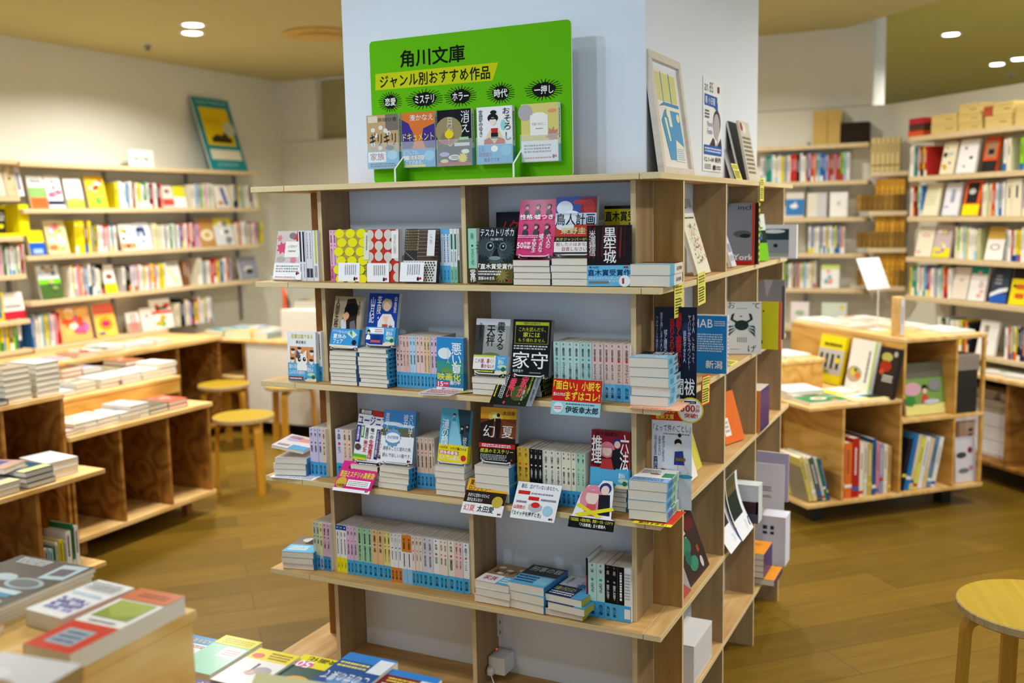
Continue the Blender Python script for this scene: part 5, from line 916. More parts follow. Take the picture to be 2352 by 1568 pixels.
Cv(b, (-.117, 0, .288), (1, 0, 0), (0, 0, -1), .234, .288).draw([('t', 'an 85', .06, .04, .5, .15, '2a2a2a'), ('r', .72, .06, .84, .13, '7a3a3c'), ('r', .06, .18, .72, .3, '2f62b4'), ('t', '報 小日報', .1, .2, .6, .28, 'fff', .01), ('p', [(.55, .3), (.74, .24), (.76, .35)], '2f62b4'), ('c', .7, .46, .2, .17, '4a4644'), ('c', .68, .5, .17, .17, 'b8b4b2'), ('r', .62, .6, .76, .72, 'b8b4b2'), ('p', [(.3, .73), (.5, .63), (.62, .66), (.72, .72), (.92, .62), (.98, .73)], '4a423c'), ('p', [(.56, .64), (.72, .66), (.64, .73)], 'f0f0f0'), ('l', .08, .34, .3, .44, 3, '444'), ('t', 'Memorial', .2, .46, .46, .52, '3a4a9a'), ('t', 'Festival', .2, .54, .44, .6, '3a4a9a'), ('r', .04, .72, .96, .82, '2f62b4'), ('l', .06, .74, .94, .80, 2, 'dfe8f4'), ('t', '12.1-18 発売', .06, .84, .92, .9, '333', .02), ('l', .06, .92, .4, .98, 3, '888'), ('r', .5, .93, .62, .98, '444'), ('l', .66, .93, .92, .98, 2, '666')])
o = b.build('poster', M['matte']); setM(o, Tr((.2705, .866, pz)) @ Rz(PI/2)); prop(o, 'white and blue poster with a grey portrait, taped to the right face of the column', 'poster')
def mag(fr, u, z, ly, Wd, H, t, lab, **k):
    k.setdefault('name', 'picture_book'); return fo(fr, u, z, ly, Wd, H, t, lab, **k)
for i, (u, tl, cc, fr_, lb, hh) in enumerate(((1704, .30, 'a9b0ba', [('r', 0, 0, 1, 1, 'b5bac4')], 'grey brochure at the back of the three leaning on the right face of the column', .20), (1712, .24, '1c2a38', [('r', .05, .05, .95, .95, '2a3a4a')], 'dark blue brochure in the middle of the three leaning on the column', .205),
       (1722, .2, 'd9d4c4', [('c', .4, .12, .2, .12, 'f6efe6'), ('c', .2, .1, .12, .1, 'a04a3a'), ('l', .1, .25, .9, .9, 9, '8a8266')], 'cream picture magazine at the front of the three leaning on the column', .205))):
    Mx = Tr((.300+.022*i, 1.10+.02*i, zt0+.003)) @ Rz(PI/2) @ Rx(-tl)
    bk(Mx, .15, hh, .008, lb, front=fr_, col=cc, name='brochure', cat='brochure', group='brochures leaning on the column')
def note(x, y, z, w, h, lab, ang=PI/2, tilt=.0, col='efe46a', border=None, rl=0):
    t = thing('price_note', lab, 'note', group='yellow handwritten notes'); setM(t, Tr((x, y, z)) @ Rz(ang) @ Rx(-tilt) @ Ry(rl))
    b = MB(); b.box(-w/2, w/2, 0, .0006, 0, h, border or col)
    sp_ = [('r', .06, .05, .94, .95, col)] if border else []
    Cv(b, (-w/2, 0, h), (1, 0, 0), (0, 0, -1), w, h).draw(sp_+[('l', .1, .08, .9, .34, 3, '6a6428'), ('r', .1, .37, .7, .38, '554f20'), ('l', .1, .43, .8, .92, 6, '6a6428'), ('r', .66, .5, .86, .515, '332'), ('r', .85, .5, .87, .6, '332')]); b.build('note_sheet', M['matte'], t)
note(.35, .90, zt0+.001, .085, .055, 'yellow note standing on the top board beside the poster', tilt=.35)
note(.3742, 1.12, zt0-.066, .06, .078, 'yellow note hung from the top board at the far right of the column shelf')
note(.3742, .145, TOP[1]-.085, .075, .088, 'yellow note hung from the second board corner, left of two')
note(.3744, .365, TOP[1]-.072, .078, .088, 'yellow note hung from the second board, right of two', rl=-.05)
note(.3742, .235, TOP[2]-.09, .075, .085, 'plain yellow note behind the round badge under the third board')
note(.3744, .41, TOP[2]-.064, .085, .085, 'yellow note with red border hung from the third board', border='d8452c', rl=.06)
note(.37, .78, TOP[2]+.001, .1, .07, 'yellow note lying under the crab picture book', tilt=1.5)

# ================================================================ books in the right side unit
GS = 'picture books and magazines in the right side shelf'
def sy(y, u, z, Wd, H, t, lab, **k):
    k.setdefault('group', GS); k.setdefault('tilt', .02); return mag(FY(y), u, z, 0, Wd, H, t, lab, **k)
def sx(x, y, z, Wd, H, t, lab, tilt=.3, rz=0, roll=0, **k):
    k.setdefault('group', GS); k.setdefault('name', 'picture_book')
    return bk(Tr((x, y, z+t*math.sin(tilt)+abs(math.sin(roll))*Wd/2+.001)) @ Rz(PI/2+rz) @ Rx(-tilt) @ Ry(roll), Wd, H, t, lab, **k)
z = TOP[1]
cal = [('r', 0, 0, 1, .2, 'b9bac6'), ('l', .3, .1, .6, .15, 1, '777'), ('r', 0, .2, 1, .215, 'f4f2e6'), ('l', .1, .24, .9, .28, 1, '555')]
rr = random.Random(3)
for i in range(70):
    a, c_ = rr.uniform(.2, .8), rr.uniform(.34, .84); cal.append(('p', [(a, c_), (a+rr.uniform(.02, .08), c_+rr.uniform(-.02, .02)), (a+.03, c_+.03)], rr.choice(['c8643a', 'd8a03c', '8a4a6a', '4a5a8a', '6a9a8a', 'c83a3a', 'e0b070'])))
sx(.345, .50, z, .14, .225, .012, 'cream calendar with tiny colourful confetti drawings, leaning on the second board', tilt=.30, col='f0ecd2', front=cal, name='calendar', cat='calendar')
sx(.345, .86, z, .06, .19, .012, 'white and blue booklet leaning before the grey magazine, second board', tilt=.32, col='dcdce8', front=[('r', .1, 0, .9, .4, '5a9ac8'), ('r', .1, .6, .9, .75, '9aa0b0'), ('r', .1, .8, .9, .9, 'b0b4c4')])
sy(1.012, 1697, z, .100, .205, .006, 'grey magazine with a large serif word and a red foot, second board', col='8b8f96', front=[('r', 0, 0, 1, 1, '8b8f98'), ('c', .6, .5, .3, .12, '5f6166'), ('c', .7, .53, .18, .07, '2c2c30'), ('t', 'inch', .45, .03, .97, .11, '26262a'), ('t', 'York', .3, .83, .97, .92, 'fff', .03), ('r', 0, .93, 1, 1, 'c82a24'), ('r', .93, 0, 1, 1, 'd8402c')], scol='c82a24')
sy(1.028, 1703, z, .11, .205, .02, 'magazine with yellow and black striped spine behind the grey one', col='2a2a20', spine=[('r', 0, i*.1, 1, i*.1+.05, 'd8cc2c') for i in range(10)])
sx(.352, 1.20, z, .10, .165, .022, 'bright green and leafy picture book leaning on the second board', tilt=.16, rz=-.5, col='2c3a20', front=[('r', 0, 0, 1, .35, 'e9efe8'), ('s', .5, .3, .2, .4, 9, '5aa84a'), ('c', .4, .35, .2, .12, 'e88aa0'), ('c', .6, .5, .2, .1, '3a6ab0'), ('r', 0, .62, 1, 1, '84d02c')])
sy(1.45, 1785, z, .14, .125, .02, 'white landscape picture book with a blue grey lake scene, sticking out of the second board', col='eef0f6', rz=-.05, front=[('r', .08, .12, .8, .95, '8a9aa4'), ('r', .08, .14, .8, .45, '2e4450'), ('c', .4, .2, .3, .05, 'e6eef2'), ('c', .45, .62, .06, .05, '20282e'), ('r', .08, .85, .8, .95, 'a8b4a4')])
z = TOP[2]
sx(.335, .40, z, .1, .13, .006, 'small white and mint card leaning beside the blue magazine', tilt=.3, col='e6f2ee', front=[('c', .5, .75, .3, .14, '3a8a6a'), ('r', 0, 0, 1, .3, 'c9e2dc')])
sy(.565, 1629, z, .108, .175, .012, 'bright blue magazine with large white capitals and two kanji, third board', col='f2f4f8', spine=[('l', .2, .1, .8, .9, 12, '4a6ab8')], front=[('r', 0, .02, .97, 1, '1f86d0'), ('t', 'HAB', .02, .08, .58, .22, 'fff', .01), ('l', .62, .1, .95, .2, 3, 'cfe2f4'), ('l', .1, .32, .9, .64, 8, 'cfe2f4'), ('t', '新潟', .4, .78, .86, .92, 'fff', .02)])
crab = [('t', 'お', .05, .0, .25, .13, '1a1c1c'), ('t', 'て', .74, .03, .96, .13, '1a1c1c'), ('t', 'げ', .62, .83, .86, .97, '1a1c1c'), ('c', .44, .45, .2, .15, '20342c'), ('l', .3, .12, .6, .14, 1, '888'), ('L', .3, .68, .6, .78, 5, '999'), ('l', .1, .9, .4, .92, 1, '999'), ('c', .42, .28, .04, .015, '333')]
for s_ in (-1, 1):
    crab += [('p', [(.44+s_*.14, .42), (.44+s_*.32, .34), (.44+s_*.28, .24), (.44+s_*.2, .22), (.44+s_*.24, .30), (.44+s_*.24, .34), (.44+s_*.1, .38)], '20342c')]
    for j in range(3): crab += [('p', [(.44+s_*.16, .46+j*.03), (.44+s_*.36, .46+j*.07), (.44+s_*.4, .54+j*.07), (.44+s_*.33, .49+j*.07)], '2a4036')]
sy(.985, 1708, z, .115, .175, .012, 'pale grey book with a dark green crab drawing, third board', col='dfe2e0', tilt=.1, rz=.3, front=crab)
sy(1.09-.0, 1752, z, .1, .165, .006, 'yellow picture book behind the crab book', col='d8d62c', rz=.05, y_=0) if 0 else sy(1.125, 1752, z, .10, .165, .006, 'yellow picture book behind the crab book', col='d8d62c', front=[('c', .5, .2, .03, .03, '222'), ('c', .3, .85, .2, .12, '3a6a2a')])
sy(1.137, 1758, z, .105, .165, .005, 'thin coral picture book beside the yellow one', col='e8705a')
sy(1.40, 1766, z, .11, .22, .018, 'large grey folder standing at the far end of the third board', col='8d9092', front=[('p', [(.3, .0), (.6, 0), (.4, .3)], 'b0b3b4'), ('r', .9, .1, 1, 1, '5c5a60')], tilt=.03, name='folder', cat='folder')
z = TOP[3]
sx(.335, .40, z, .15, .19, .006, 'large white sheet of paper leaning beside the running figure card', tilt=.3, col='f2efe6', front=[('l', .3, .55, .7, .65, 2, '998')], name='paper_sheet', cat='paper')
for i, (c_, nm_) in enumerate((('d8cc5a', 'mustard'), ('c9b04a', 'ochre'), ('8a5a34', 'brown'), ('5a7a9a', 'steel blue'))):
    sx(.32-.012*i, .50+.012*i, z, .16, .2, .008, 'thin %s booklet leaning in the first bay of the fourth board' % nm_, tilt=.3, col=c_)
sx(.338, .93, z, .12, .17, .012, 'orange booklet with a white label leaning on the fourth board', tilt=.30, rz=-.3, col='e8702a', front=[('r', .1, .5, .4, .85, 'f2efe9'), ('l', .14, .55, .36, .8, 3, 'aaa')])
sx(.320, .80, z, .12, .16, .008, 'grey booklet in clear wrap leaning beside the orange one', tilt=.34, col='b3b6b8', front=[('c', .5, .6, .3, .3, 'c9ccce')])
for i in range(6):
    mx_ = FR(*FS) @ Tr((1.10+.025*i+.0125, .0-.008+.055, z+.001)) @ Rz(-PI/2)
    if i == 0: r_ = bk(mx_, .11, .148, .024, 'dark purple book with orange cover, nearest of six on the fourth board', front=[('r', 0, 0, 1, 1, 'f0943c'), ('L', .5, .1, .9, .9, 2, '3a2a6a')], col='3d2d78', spine=[('L', .3, .1, .7, .9, 1, 'b86a5a')], group='dark purple books in the side shelf')
    else: dup(r_, mx_, 'dark purple book, %s from the left of six on the fourth board' % ['', 'second', 'third', 'fourth', 'fifth', 'sixth'][i])
z = TOP[4]
sx(.358, .27, z, .12, .155, .005, 'grey zine with white scribbled lettering leaning on the fifth board', tilt=.35, col='a5a0a2', front=[('l', .1, .15, .8, .45, 3, 'e6e6e6'), ('p', [(0, .8), (.5, .7), (1, 1), (0, 1)], 'b5564a'), ('r', .3, .5, .9, .52, 'ddd')])
sx(.330, .40, z, .2, .185, .012, 'pale green booklet stack leaning behind the dark picture book', tilt=.35, col='c9cf96')
sx(.353, .44, z, .21, .20, .008, 'large dark brown picture book with green leaves and white lettering on the fifth board', tilt=.35, col='2a2020', front=[('r', 0, 0, 1, 1, '40302e'), ('l', .05, .12, .5, .45, 4, 'e9e9e6'), ('c', .35, .5, .2, .12, '3a7a64'), ('c', .45, .78, .18, .1, '3f8a70'), ('c', .3, .65, .12, .1, '2f6a58'), ('c', .7, .25, .2, .1, '6a2a2c'), ('r', .7, .6, .8, .7, 'a04a2a'), ('c', .75, .85, .06, .08, 'd0c8d0')])
# curled posters: bent sheets
def curl(x, y, z, Wd, H, lab, spec, bend=.06):
    t = thing('curled_poster', lab, 'poster', group='curled posters in the side shelf'); setM(t, Tr((x, y, z)) @ Rz(PI/2))
    b = MB(); n = 10; P = []
    for i in range(n+1):
        f = i/n; P.append((-.02+bend*(1-f)**2*-1+.0, H*f*.97))
    for i in range(n):
        (y0, z0), (y1, z1) = P[i], P[i+1]
        col = spec[min(len(spec)-1, int((1-(i+.5)/n)*len(spec)))]
        b.face([(-Wd/2, y0, z0), (Wd/2, y0, z0), (Wd/2, y1, z1), (-Wd/2, y1, z1)], 'eceef4')
        if col: b.face([(-Wd/2+.008, y0-.0004, z0), (Wd/2-.03, y0-.0004, z0), (Wd/2-.03, y1-.0004, z1), (-Wd/2+.008, y1-.0004, z1)], col)
        b.face([(-Wd/2, y0+.001, z0), (-Wd/2, y1+.001, z1), (Wd/2, y1+.001, z1), (Wd/2, y0+.001, z0)], 'dfe2ea')
    b.tube([(Wd*.2, -.0815+.012, .05), (Wd*.24, -.068, .045), (Wd*.22, -.074, .03), (Wd*.17, -.08, .025)], .002, col='3a5aa0')
    b.build('sheet', M['matte'], t, smooth=False)
curl(.31, .74, z+.002, .15, .16, 'curled white poster with dark photo panel, nearer one on the fifth board', [None, '2a2a2c', '3a3430', None, None])
curl(.315, .88, z+.002, .16, .20, 'curled white poster with dark garden photo, further one on the fifth board', ['5a5434', '6a5a34', '2c3428', '26302a', None, None])
def gift(y, u, z, w, d, h, lab, cols, name='box', cat='box', rz=0):
    x = along(u, z, FY(y), 0); t = thing(name, lab, cat, (x, y, z+.0008), (0, 0, rz)); b = MB(); b.box(-w/2, w/2, 0, d, 0, h, cols[0]); 
    for (a, c_, e, f, col) in cols[1:]: Cv(b, (-w/2, -.0004, h), (1, 0, 0), (0, 0, -1), w, h).draw([('r', a, c_, e, f, col)]); 
    b.build('box_body', M['matte'], t, bevel=.001); b = MB(); b.box(-w/2-.0006, w/2+.0006, -.0006, d+.0006, h, h+.003, cols[0]); b.build('box_lid', M['matte'], t)
gift(1.0, 1708, z, .10, .06, .13, 'white and maroon grey box behind the curled posters', ['d8dcdc', (0, .42, 1, .75, '4a3038'), (0, .75, 1, 1, '565a68'), (.92, .4, 1, .75, 'b03a5a')])
sy(1.19, 1766, z, .105, .165, .004, 'large white paper bag with small black lettering, far bay of the fifth board', col='e2e2ee', rz=-.05, front=[('l', .1, .5, .6, .62, 3, '444'), ('l', .15, .7, .6, .76, 2, '555')], name='paper_bag', cat='bag')
sy(1.30, 1772, z, .12, .18, .01, 'lilac grey folder behind the white paper bag', col='b0a8c2', rz=-.1, name='folder', cat='folder')
z = TOP[5]
sx(.30, .84, z, .15, .15, .008, 'dark brown picture book leaning on the lowest board', tilt=.12, col='3a2620', front=[('c', .4, .5, .3, .2, '6a3020'), ('c', .6, .7, .1, .1, 'c9c4c0')])
gift(1.40, 1768, z, .115, .09, .19, 'tall glossy white box on the lowest board', ['d6dae8', (.25, .18, .4, .26, '334'), (.25, .3, .4, .36, '334'), (.5, .18, .62, .26, '334'), (.5, .3, .62, .36, '334')])
for k in range(4):
    mx_ = Tr((.335, 1.17, z+.0225*(k+1)+.03)) @ Rz(.0) @ Rx(-PI/2)
    if k == 0: r_ = bk(mx_, .105, .148, .022, 'orange topped purple book, bottom of four in a stack on the lowest board', front=[('r', 0, 0, 1, 1, 'f09a2c')], col='3a2c70', pages='fff', group='dark purple books in the side shelf')
    else: dup(r_, mx_, 'orange topped purple book, %s in a stack on the lowest board' % ['', 'third down', 'second down', 'topmost'][k])
bk(Tr((.365, 1.185, z+.0225)) @ Rx(-PI/2), .115, .15, .022, 'orange topped purple book jutting out beneath the stack on the lowest board', front=[('r', 0, 0, 1, 1, 'f09a2c')], col='3a2c70', group='dark purple books in the side shelf')
t = thing('white_box', 'plain white box standing on the lowest board beside a cable', 'box', (.325, .335, z+.0005)); b = MB(); b.box(-.04, .04, 0, .2, 0, .115); b.build('box_body', M['wplas'], t, bevel=.002)
b = MB(); b.box(-.04, .04, 0, .2, .1152, .1175); b.build('box_lid', M['wplas'], t, bevel=.0005)

# ---------------------------------------------------------------- socket, adapter and cable on the column
sx_, sz_ = ony(1147, 1434, .2).x, ony(1147, 1434, .2).z
t = thing('wall_socket', 'white wall socket on the column below the fifth board', 'socket', (sx_, .199, sz_))
b = MB(); b.box(-.019, .019, -.006, 0, -.035, .035); b.build('socket_plate', M['wplas'], t, bevel=.002)
for k in (-1, 1):
    for zz in (.012, -.02): b = MB(); b.box(k*.006-.0012, k*.006+.0012, -.0066, -.0058, zz-.005, zz+.005); b.build('slot', M['dark'], t.children[0])
t = thing('power_adapter', 'white power adapter plugged in behind the shelf, with red indicator light', 'adapter', (sx_+.02, .195, sz_-.07), (0, 0, 0))
b = MB(); b.box(-.022, .032, -.07, -.001, -.05, .002); b.build('adapter_body', M['wplas'], t, bevel=.004)
b = MB(); b.lathe([(.010, -.012), (.012, 0), (.008, .01)], 16); o = b.build('plug', M['wplas'], t); o.location = (-.01, -.078, -.035)
b = MB(); b.box(-.028, -.023, -.012, -.009, -.003, .001); b.build('indicator', M['red'], t)
b = MB(); b.tube([(sx_+.01, .115, sz_-.11), (sx_+.03, .10, sz_-.135), (sx_+.09, .10, sz_-.17), (sx_+.16, .12, TOP[5]+.006), (sx_+.3, .13, TOP[5]+.003), (.25, .15, TOP[5]+.003)], .0022, n=8)
prop(b.build('power_cable', M['wplas'], smooth=True), 'thin white cable running from the adapter along the lowest board', 'cable')
# ================================================================ background books: one mesh each (cover + page block in two materials)
PAL = {'w': ('f2f0ea', 'white'), 'c': ('e8dfc4', 'cream'), 'y': ('e8d41c', 'yellow'), 'r': ('c8342c', 'red'), 'b': ('2f6ab4', 'blue'), 'n': ('22305a', 'navy'), 'g': ('2f8a50', 'green'), 'm': ('96d02c', 'lime'), 'o': ('e8823c', 'orange'),
       'p': ('e890ac', 'pink'), 'k': ('1e1e20', 'black'), 't': ('1f8f90', 'teal'), 's': ('a8aaac', 'grey'), 'l': ('b8a8cc', 'lilac'), 'u': ('8a5a30', 'brown'), 'a': ('9accdc', 'pale blue'), 'h': ('c8c88a', 'olive')}
NUM = ['first', 'second', 'third', 'fourth', 'fifth', 'sixth', 'seventh', 'eighth', 'ninth', 'tenth', 'eleventh', 'twelfth', 'thirteenth', 'fourteenth', 'fifteenth', 'sixteenth', 'seventeenth', 'eighteenth', 'nineteenth', 'twentieth', 'twenty-first', 'twenty-second', 'twenty-third', 'twenty-fourth']
def far(Mx, w, h, t, label, front=(), col='eee', spine=(), group=None, name='book', cat='book', st=.0004):
    b = MB(); e = .0012
    b.box(-w/2, w/2, 0, e, 0, h, col); b.box(-w/2, w/2, t-e, t, 0, h, col); b.box(w/2-e, w/2, 0, t, 0, h, col)
    if front: Cv(b, (-w/2, -.0002, h), (1, 0, 0), (0, 0, -1), w, h, st).draw(front)
    if spine: Cv(b, (w/2+.0002, 0, h), (0, 1, 0), (0, 0, -1), t, h, st).draw(spine)
    b.box(-w/2+.001, w/2-e-.0002, e, t-e, .001, h-.002, 'fff', 1)
    if name == 'book':      # kept back: the 300 that show largest become objects of their own
        dz = (Mx.translation-CC).dot(fw); FAR.append(((max(w, .03) if front else t)*h/dz**2, b, Mx, label, cat, group)); return None
    o = b.build(name, [M['print'], M['pages']]); setM(o, Mx); prop(o, label, cat, group)
    return o
FAR = []
def row(fr, u0, u1, z, ly, pal, place, group, H=(.17, .19), D=.13, lean=0):
    a = along(u0, z, fr, ly); c_ = along(u1, z, fr, ly); ws = [rnd.uniform(.7, 1.35) for _ in pal]; k = (c_-a)/sum(ws); x = a
    for i, ch in enumerate(pal):
        t = ws[i]*k; h = rnd.uniform(*H); hx, nm = PAL[ch]; oc = PAL[rnd.choice('wwcwcyrbgsowan')][0]; y0 = rnd.uniform(.1, .2)
        spn = [('r', .2, y0, .8, y0+.02, oc), ('L', .28, y0+.05, .72, rnd.uniform(.5, .68), 1, '222' if ch in 'wcyamspl' else 'eee')]
        if rnd.random() < .4: spn.append(('r', 0, rnd.uniform(.7, .85), 1, 1, oc))
        Mx = FR(*fr) @ Tr((x+t*.02+(h*math.sin(lean) if lean < 0 else 0), ly+rnd.uniform(0, .008)+D/2, z+.0006+t*math.sin(abs(lean)))) @ Ry(lean) @ Rz(-PI/2)
        far(Mx, D, h, t*.96, '%s %s spine, %s from the left, %s' % ('thick' if ws[i] > 1.1 else 'slim', nm, NUM[i], place), col=hx, spine=spn, group=group)
        x += t
def face(fr, u0, u1, z, ly, H, label, cols, spec=(), t=.016, tilt=.2, group=None, rz=0, W_=None, **k):
    a = along(u0, z, fr, ly); c_ = along(u1, z, fr, ly); w = W_ or abs(c_-a)
    sp_ = []
    if isinstance(cols, str): cols = [cols]
    for i, q in enumerate(cols[1:]): sp_.append(('r', 0, q[0], 1, q[1], q[2]))
    Mx = FR(*fr) @ Tr(((a+c_)/2, ly, z+t*math.sin(tilt)+.001)) @ Rz(rz) @ Rx(-tilt)
    return far(Mx, w, H, t, label, front=sp_+list(spec), col=cols[0], group=group, **k)
def pile(fr, x, ly, z, n, w, h, t, what, front, col, ang=0, jit=.006, group=None, scol=None, hard=True, **k):
    first = None
    for i in range(n):
        lab = '%s, %s' % (what, ORD[n-1-i]) if n > 1 else what
        Mx = FR(*fr) @ Tr((x+rnd.uniform(-jit, jit), ly+rnd.uniform(0, jit), z+(i+1)*(t+.0013)+.0008)) @ Rz(ang+rnd.uniform(-.03, .03)) @ Rx(-PI/2)
        if first is None: first = bk(Mx, w, h, t, lab, front=front, col=col, hard=hard, scol=scol, group=group, name='hardback_book' if hard else 'paperback_book', **k)
        else: dup(first, Mx, lab)
    return z+n*(t+.0013)
blot = lambda seed, cols, n=7: [('c', random.Random(seed*31+i).uniform(.2, .8), random.Random(seed*17+i).uniform(.15, .85), random.Random(seed+i).uniform(.08, .2), random.Random(seed-i).uniform(.05, .16), cols[i % len(cols)]) for i in range(n)]
tx2 = lambda c_='333': [('l', .15, .12, .85, .24, 2, c_)]

# ---------------------------------------------------------------- left wall
G = 'books on the left wall shelves'; zz = [z+.0305 for z in WL]; LF = .04
def LWf(i, u0, u1, H, lb, cols, spec=(), **k): return face(FSL, u0, u1, zz[i], LF, H, lb, cols, spec, group=G, **k)
LWf(1, 75, 112, .215, 'white book with green middle and orange foot, top row of the left wall shelf', ['f4f2ee', (.36, .68, '8fb870'), (.68, 1, 'ec6a34')], tx2())
LWf(1, 115, 150, .22, 'white book with pink figures and navy band, top row of the left wall shelf', ['f2eef0', (.78, .9, '22284e')], blot(2, ['d86a8a', 'c83a60'], 5)+[('c', .45, .2, .08, .08, '222')])
LWf(1, 158, 197, .20, 'white book with green hills, top row of the left wall shelf', ['e9edf2', (.7, 1, 'a6c04a')], [('c', .5, .72, .4, .12, 'c9d86a')]+tx2('777'))
LWf(1, 207, 250, .225, 'red and yellow patterned picture book, top row of the left wall shelf', ['f0c83c'], blot(4, ['e0402c', 'f6e05a', '6ab04a', 'f4f0e0'], 14))
row(FSL, 268, 375, zz[1], LF, 'ywwabwuwywgwkrwkr', 'top left wall row', G)
LWf(1, 378, 402, .165, 'beige book with red foot, top row right of centre on the left wall', ['e4d8cc', (.6, .9, 'd84a40')], [('c', .5, .25, .25, .15, '8a5a50')])
LWf(1, 404, 431, .165, 'yellow topped white book, top row right of centre on the left wall', ['f2f2ea', (0, .5, 'd8d42c')])
row(FSL, 440, 451, zz[1], LF, 'cw', 'top left wall row before the short gap', G)
row(FSL, 455, 495, zz[1], LF, 'almwpwmwc', 'top left wall row right part', G)
LWf(1, 500, 530, .18, 'white book with a blue figure, top row near the right end of the left wall', ['efe9e0'], [('p', [(.4, .1), (.7, .1), (.9, .9), (.6, .9)], '5a6aa0'), ('c', .3, .8, .2, .12, 'c09050')])
row(FSL, 538, 597, zz[1], LF, 'cnysahwwkuwwy', 'top left wall row at its right end', G)
LWf(2, 72, 108, .16, 'yellow and blue cityscape booklet, second row of the left wall shelf', ['f0e01c', (.5, 1, '1f5ac0')], [('r', .2, .75, .8, .95, 'a0b8d0')])
LWf(2, 115, 162, .225, 'large pastel magazine with many small pictures, second row of the left wall', ['e8d8a0'], blot(6, ['e88ab0', 'f2e05a', '9ad07a', 'f4f4f4', 'b0d8e8', 'd87a5a'], 18))
row(FSL, 177, 214, zz[2], LF, 'yyyuy', 'second left wall row, first group', G, (.2, .225)); row(FSL, 214, 272, zz[2], LF, 'bykywwprwrwabwc', 'second left wall row, second group', G)
LWf(2, 283, 315, .19, 'white book with yellow and orange patches, second row of the left wall', ['f2f0ee', (.72, .95, 'f09a6a')], [('c', .25, .25, .2, .14, 'f2c42c')]+blot(9, ['333'], 3))
LWf(2, 316, 352, .2, 'blue and white lettered book, second row of the left wall', ['dfe2ec'], blot(5, ['4a5a90', '8a9ac0', '222'], 8))
row(FSL, 355, 462, zz[2], LF, 'cywhwswgwgwbrwrrwrlp', 'second left wall row, third group', G)
LWf(2, 464, 498, .22, 'brown and cream book with a round cake photo, second row of the left wall', ['b98a4a'], [('c', .5, .6, .42, .28, 'e8dcc0'), ('c', .5, .6, .22, .14, 'c8a860')])
LWf(2, 500, 540, .22, 'yellow and grey manga magazine, second row of the left wall', ['d9dadc', (0, .28, 'e0d02c')], blot(7, ['555', 'f4f4f4', '888'], 6))
row(FSL, 546, 606, zz[2], LF, 'crwwscuwpskyy', 'second left wall row, right end', G)
LWf(3, 98, 147, .225, 'bright green book with two people, third row of the left wall shelf', ['d8e4e8', (.42, .56, '7ed81c'), (.56, 1, '4a6a34')], [('h', .3, .1, .16, '335', 'e0c0a0', 'eef'), ('h', .72, .1, .16, '543', 'e0c0a0', '778')]+blot(8, ['8aa060', 'c0a888'], 6)[3:])
row(FSL, 160, 242, zz[3], LF, 'cwywpoclawkswhk', 'third left wall row, first group', G, (.17, .22))
LWf(3, 245, 271, .2, 'white and yellow book with a round basket picture, third row of the left wall', ['f2f0ea', (.66, 1, 'f0dc1c')], [('c', .5, .42, .3, .2, '8a5a3a')])
row(FSL, 286, 385, zz[3], LF, 'wkkwlwpwwcywpyolwyyw', 'third left wall row, second group', G)
LWf(3, 386, 420, .19, 'white book with yellow diagonals, third row of the left wall', ['e9e8dc'], [('p', [(.2, .3), (.35, .3), (.8, .9), (.6, .9)], 'd8d49a'), ('r', .1, .05, .9, .12, '777')])
row(FSL, 425, 438, zz[3], LF, 'uu', 'third left wall row before the white gap', G); row(FSL, 456, 535, zz[3], LF, 'cwswcrrybwoul', 'third left wall row, right group', G, (.16, .21))
LWf(3, 555, 595, .19, 'grey photo book standing at the right end of the third left wall row', ['8f93a0'], [('c', .5, .55, .25, .12, 'd8d0c8'), ('c', .55, .65, .2, .1, '333')])
row(FSL, 77, 143, zz[4], LF, 'bswwasyyapwprr', 'lowest left wall row, first group', G, (.18, .22))
LWf(4, 146, 216, .235, 'large pink and orange picture magazine, lowest row of the left wall shelf', ['eeb06a'], blot(11, ['e05a8a', 'f0c06a', 'e8502c', 'f4e8d8', 'c86ab0'], 18))
LWf(4, 142, 186, .16, 'pale blue picture book with small animals in front of the pink magazine', ['dfe6ea'], blot(12, ['e0603c', '6aa0d0', 'f4d05a', 'f4f4f4'], 10), rz=0) if 0 else None
LWf(4, 226, 273, .235, 'yellow picture book with a red flower disc, lowest row of the left wall', ['f0c85a', (0, .3, 'e8705a')], [('c', .5, .6, .34, .26, 'f09a1c'), ('c', .5, .6, .2, .12, 'd8306a'), ('r', .1, .85, .4, .92, '3a3a9a')])
LWf(4, 298, 326, .15, 'white book with pink lettering, lowest row of the left wall', ['f0e6e4', (.5, 1, 'b89888')], [('L', .2, .1, .8, .9, 3, 'c05a5a')])
LWf(4, 330, 358, .17, 'off white book with grey sketch, lowest row of the left wall', ['e6e2da'], [('c', .5, .35, .2, .1, '999')])
LWf(4, 356, 402, .225, 'white magazine with red headline and fruit pictures, lowest row of the left wall', ['f2efe8', (.4, .5, 'e0442c')], blot(14, ['f0a82c', 'e05a2c', '6ab04a'], 8)+[('r', .2, .28, .8, .36, '222')])
row(FSL, 406, 492, zz[4], LF, 'cckncwlnyowwhywws', 'lowest left wall row, right group', G, (.17, .22))
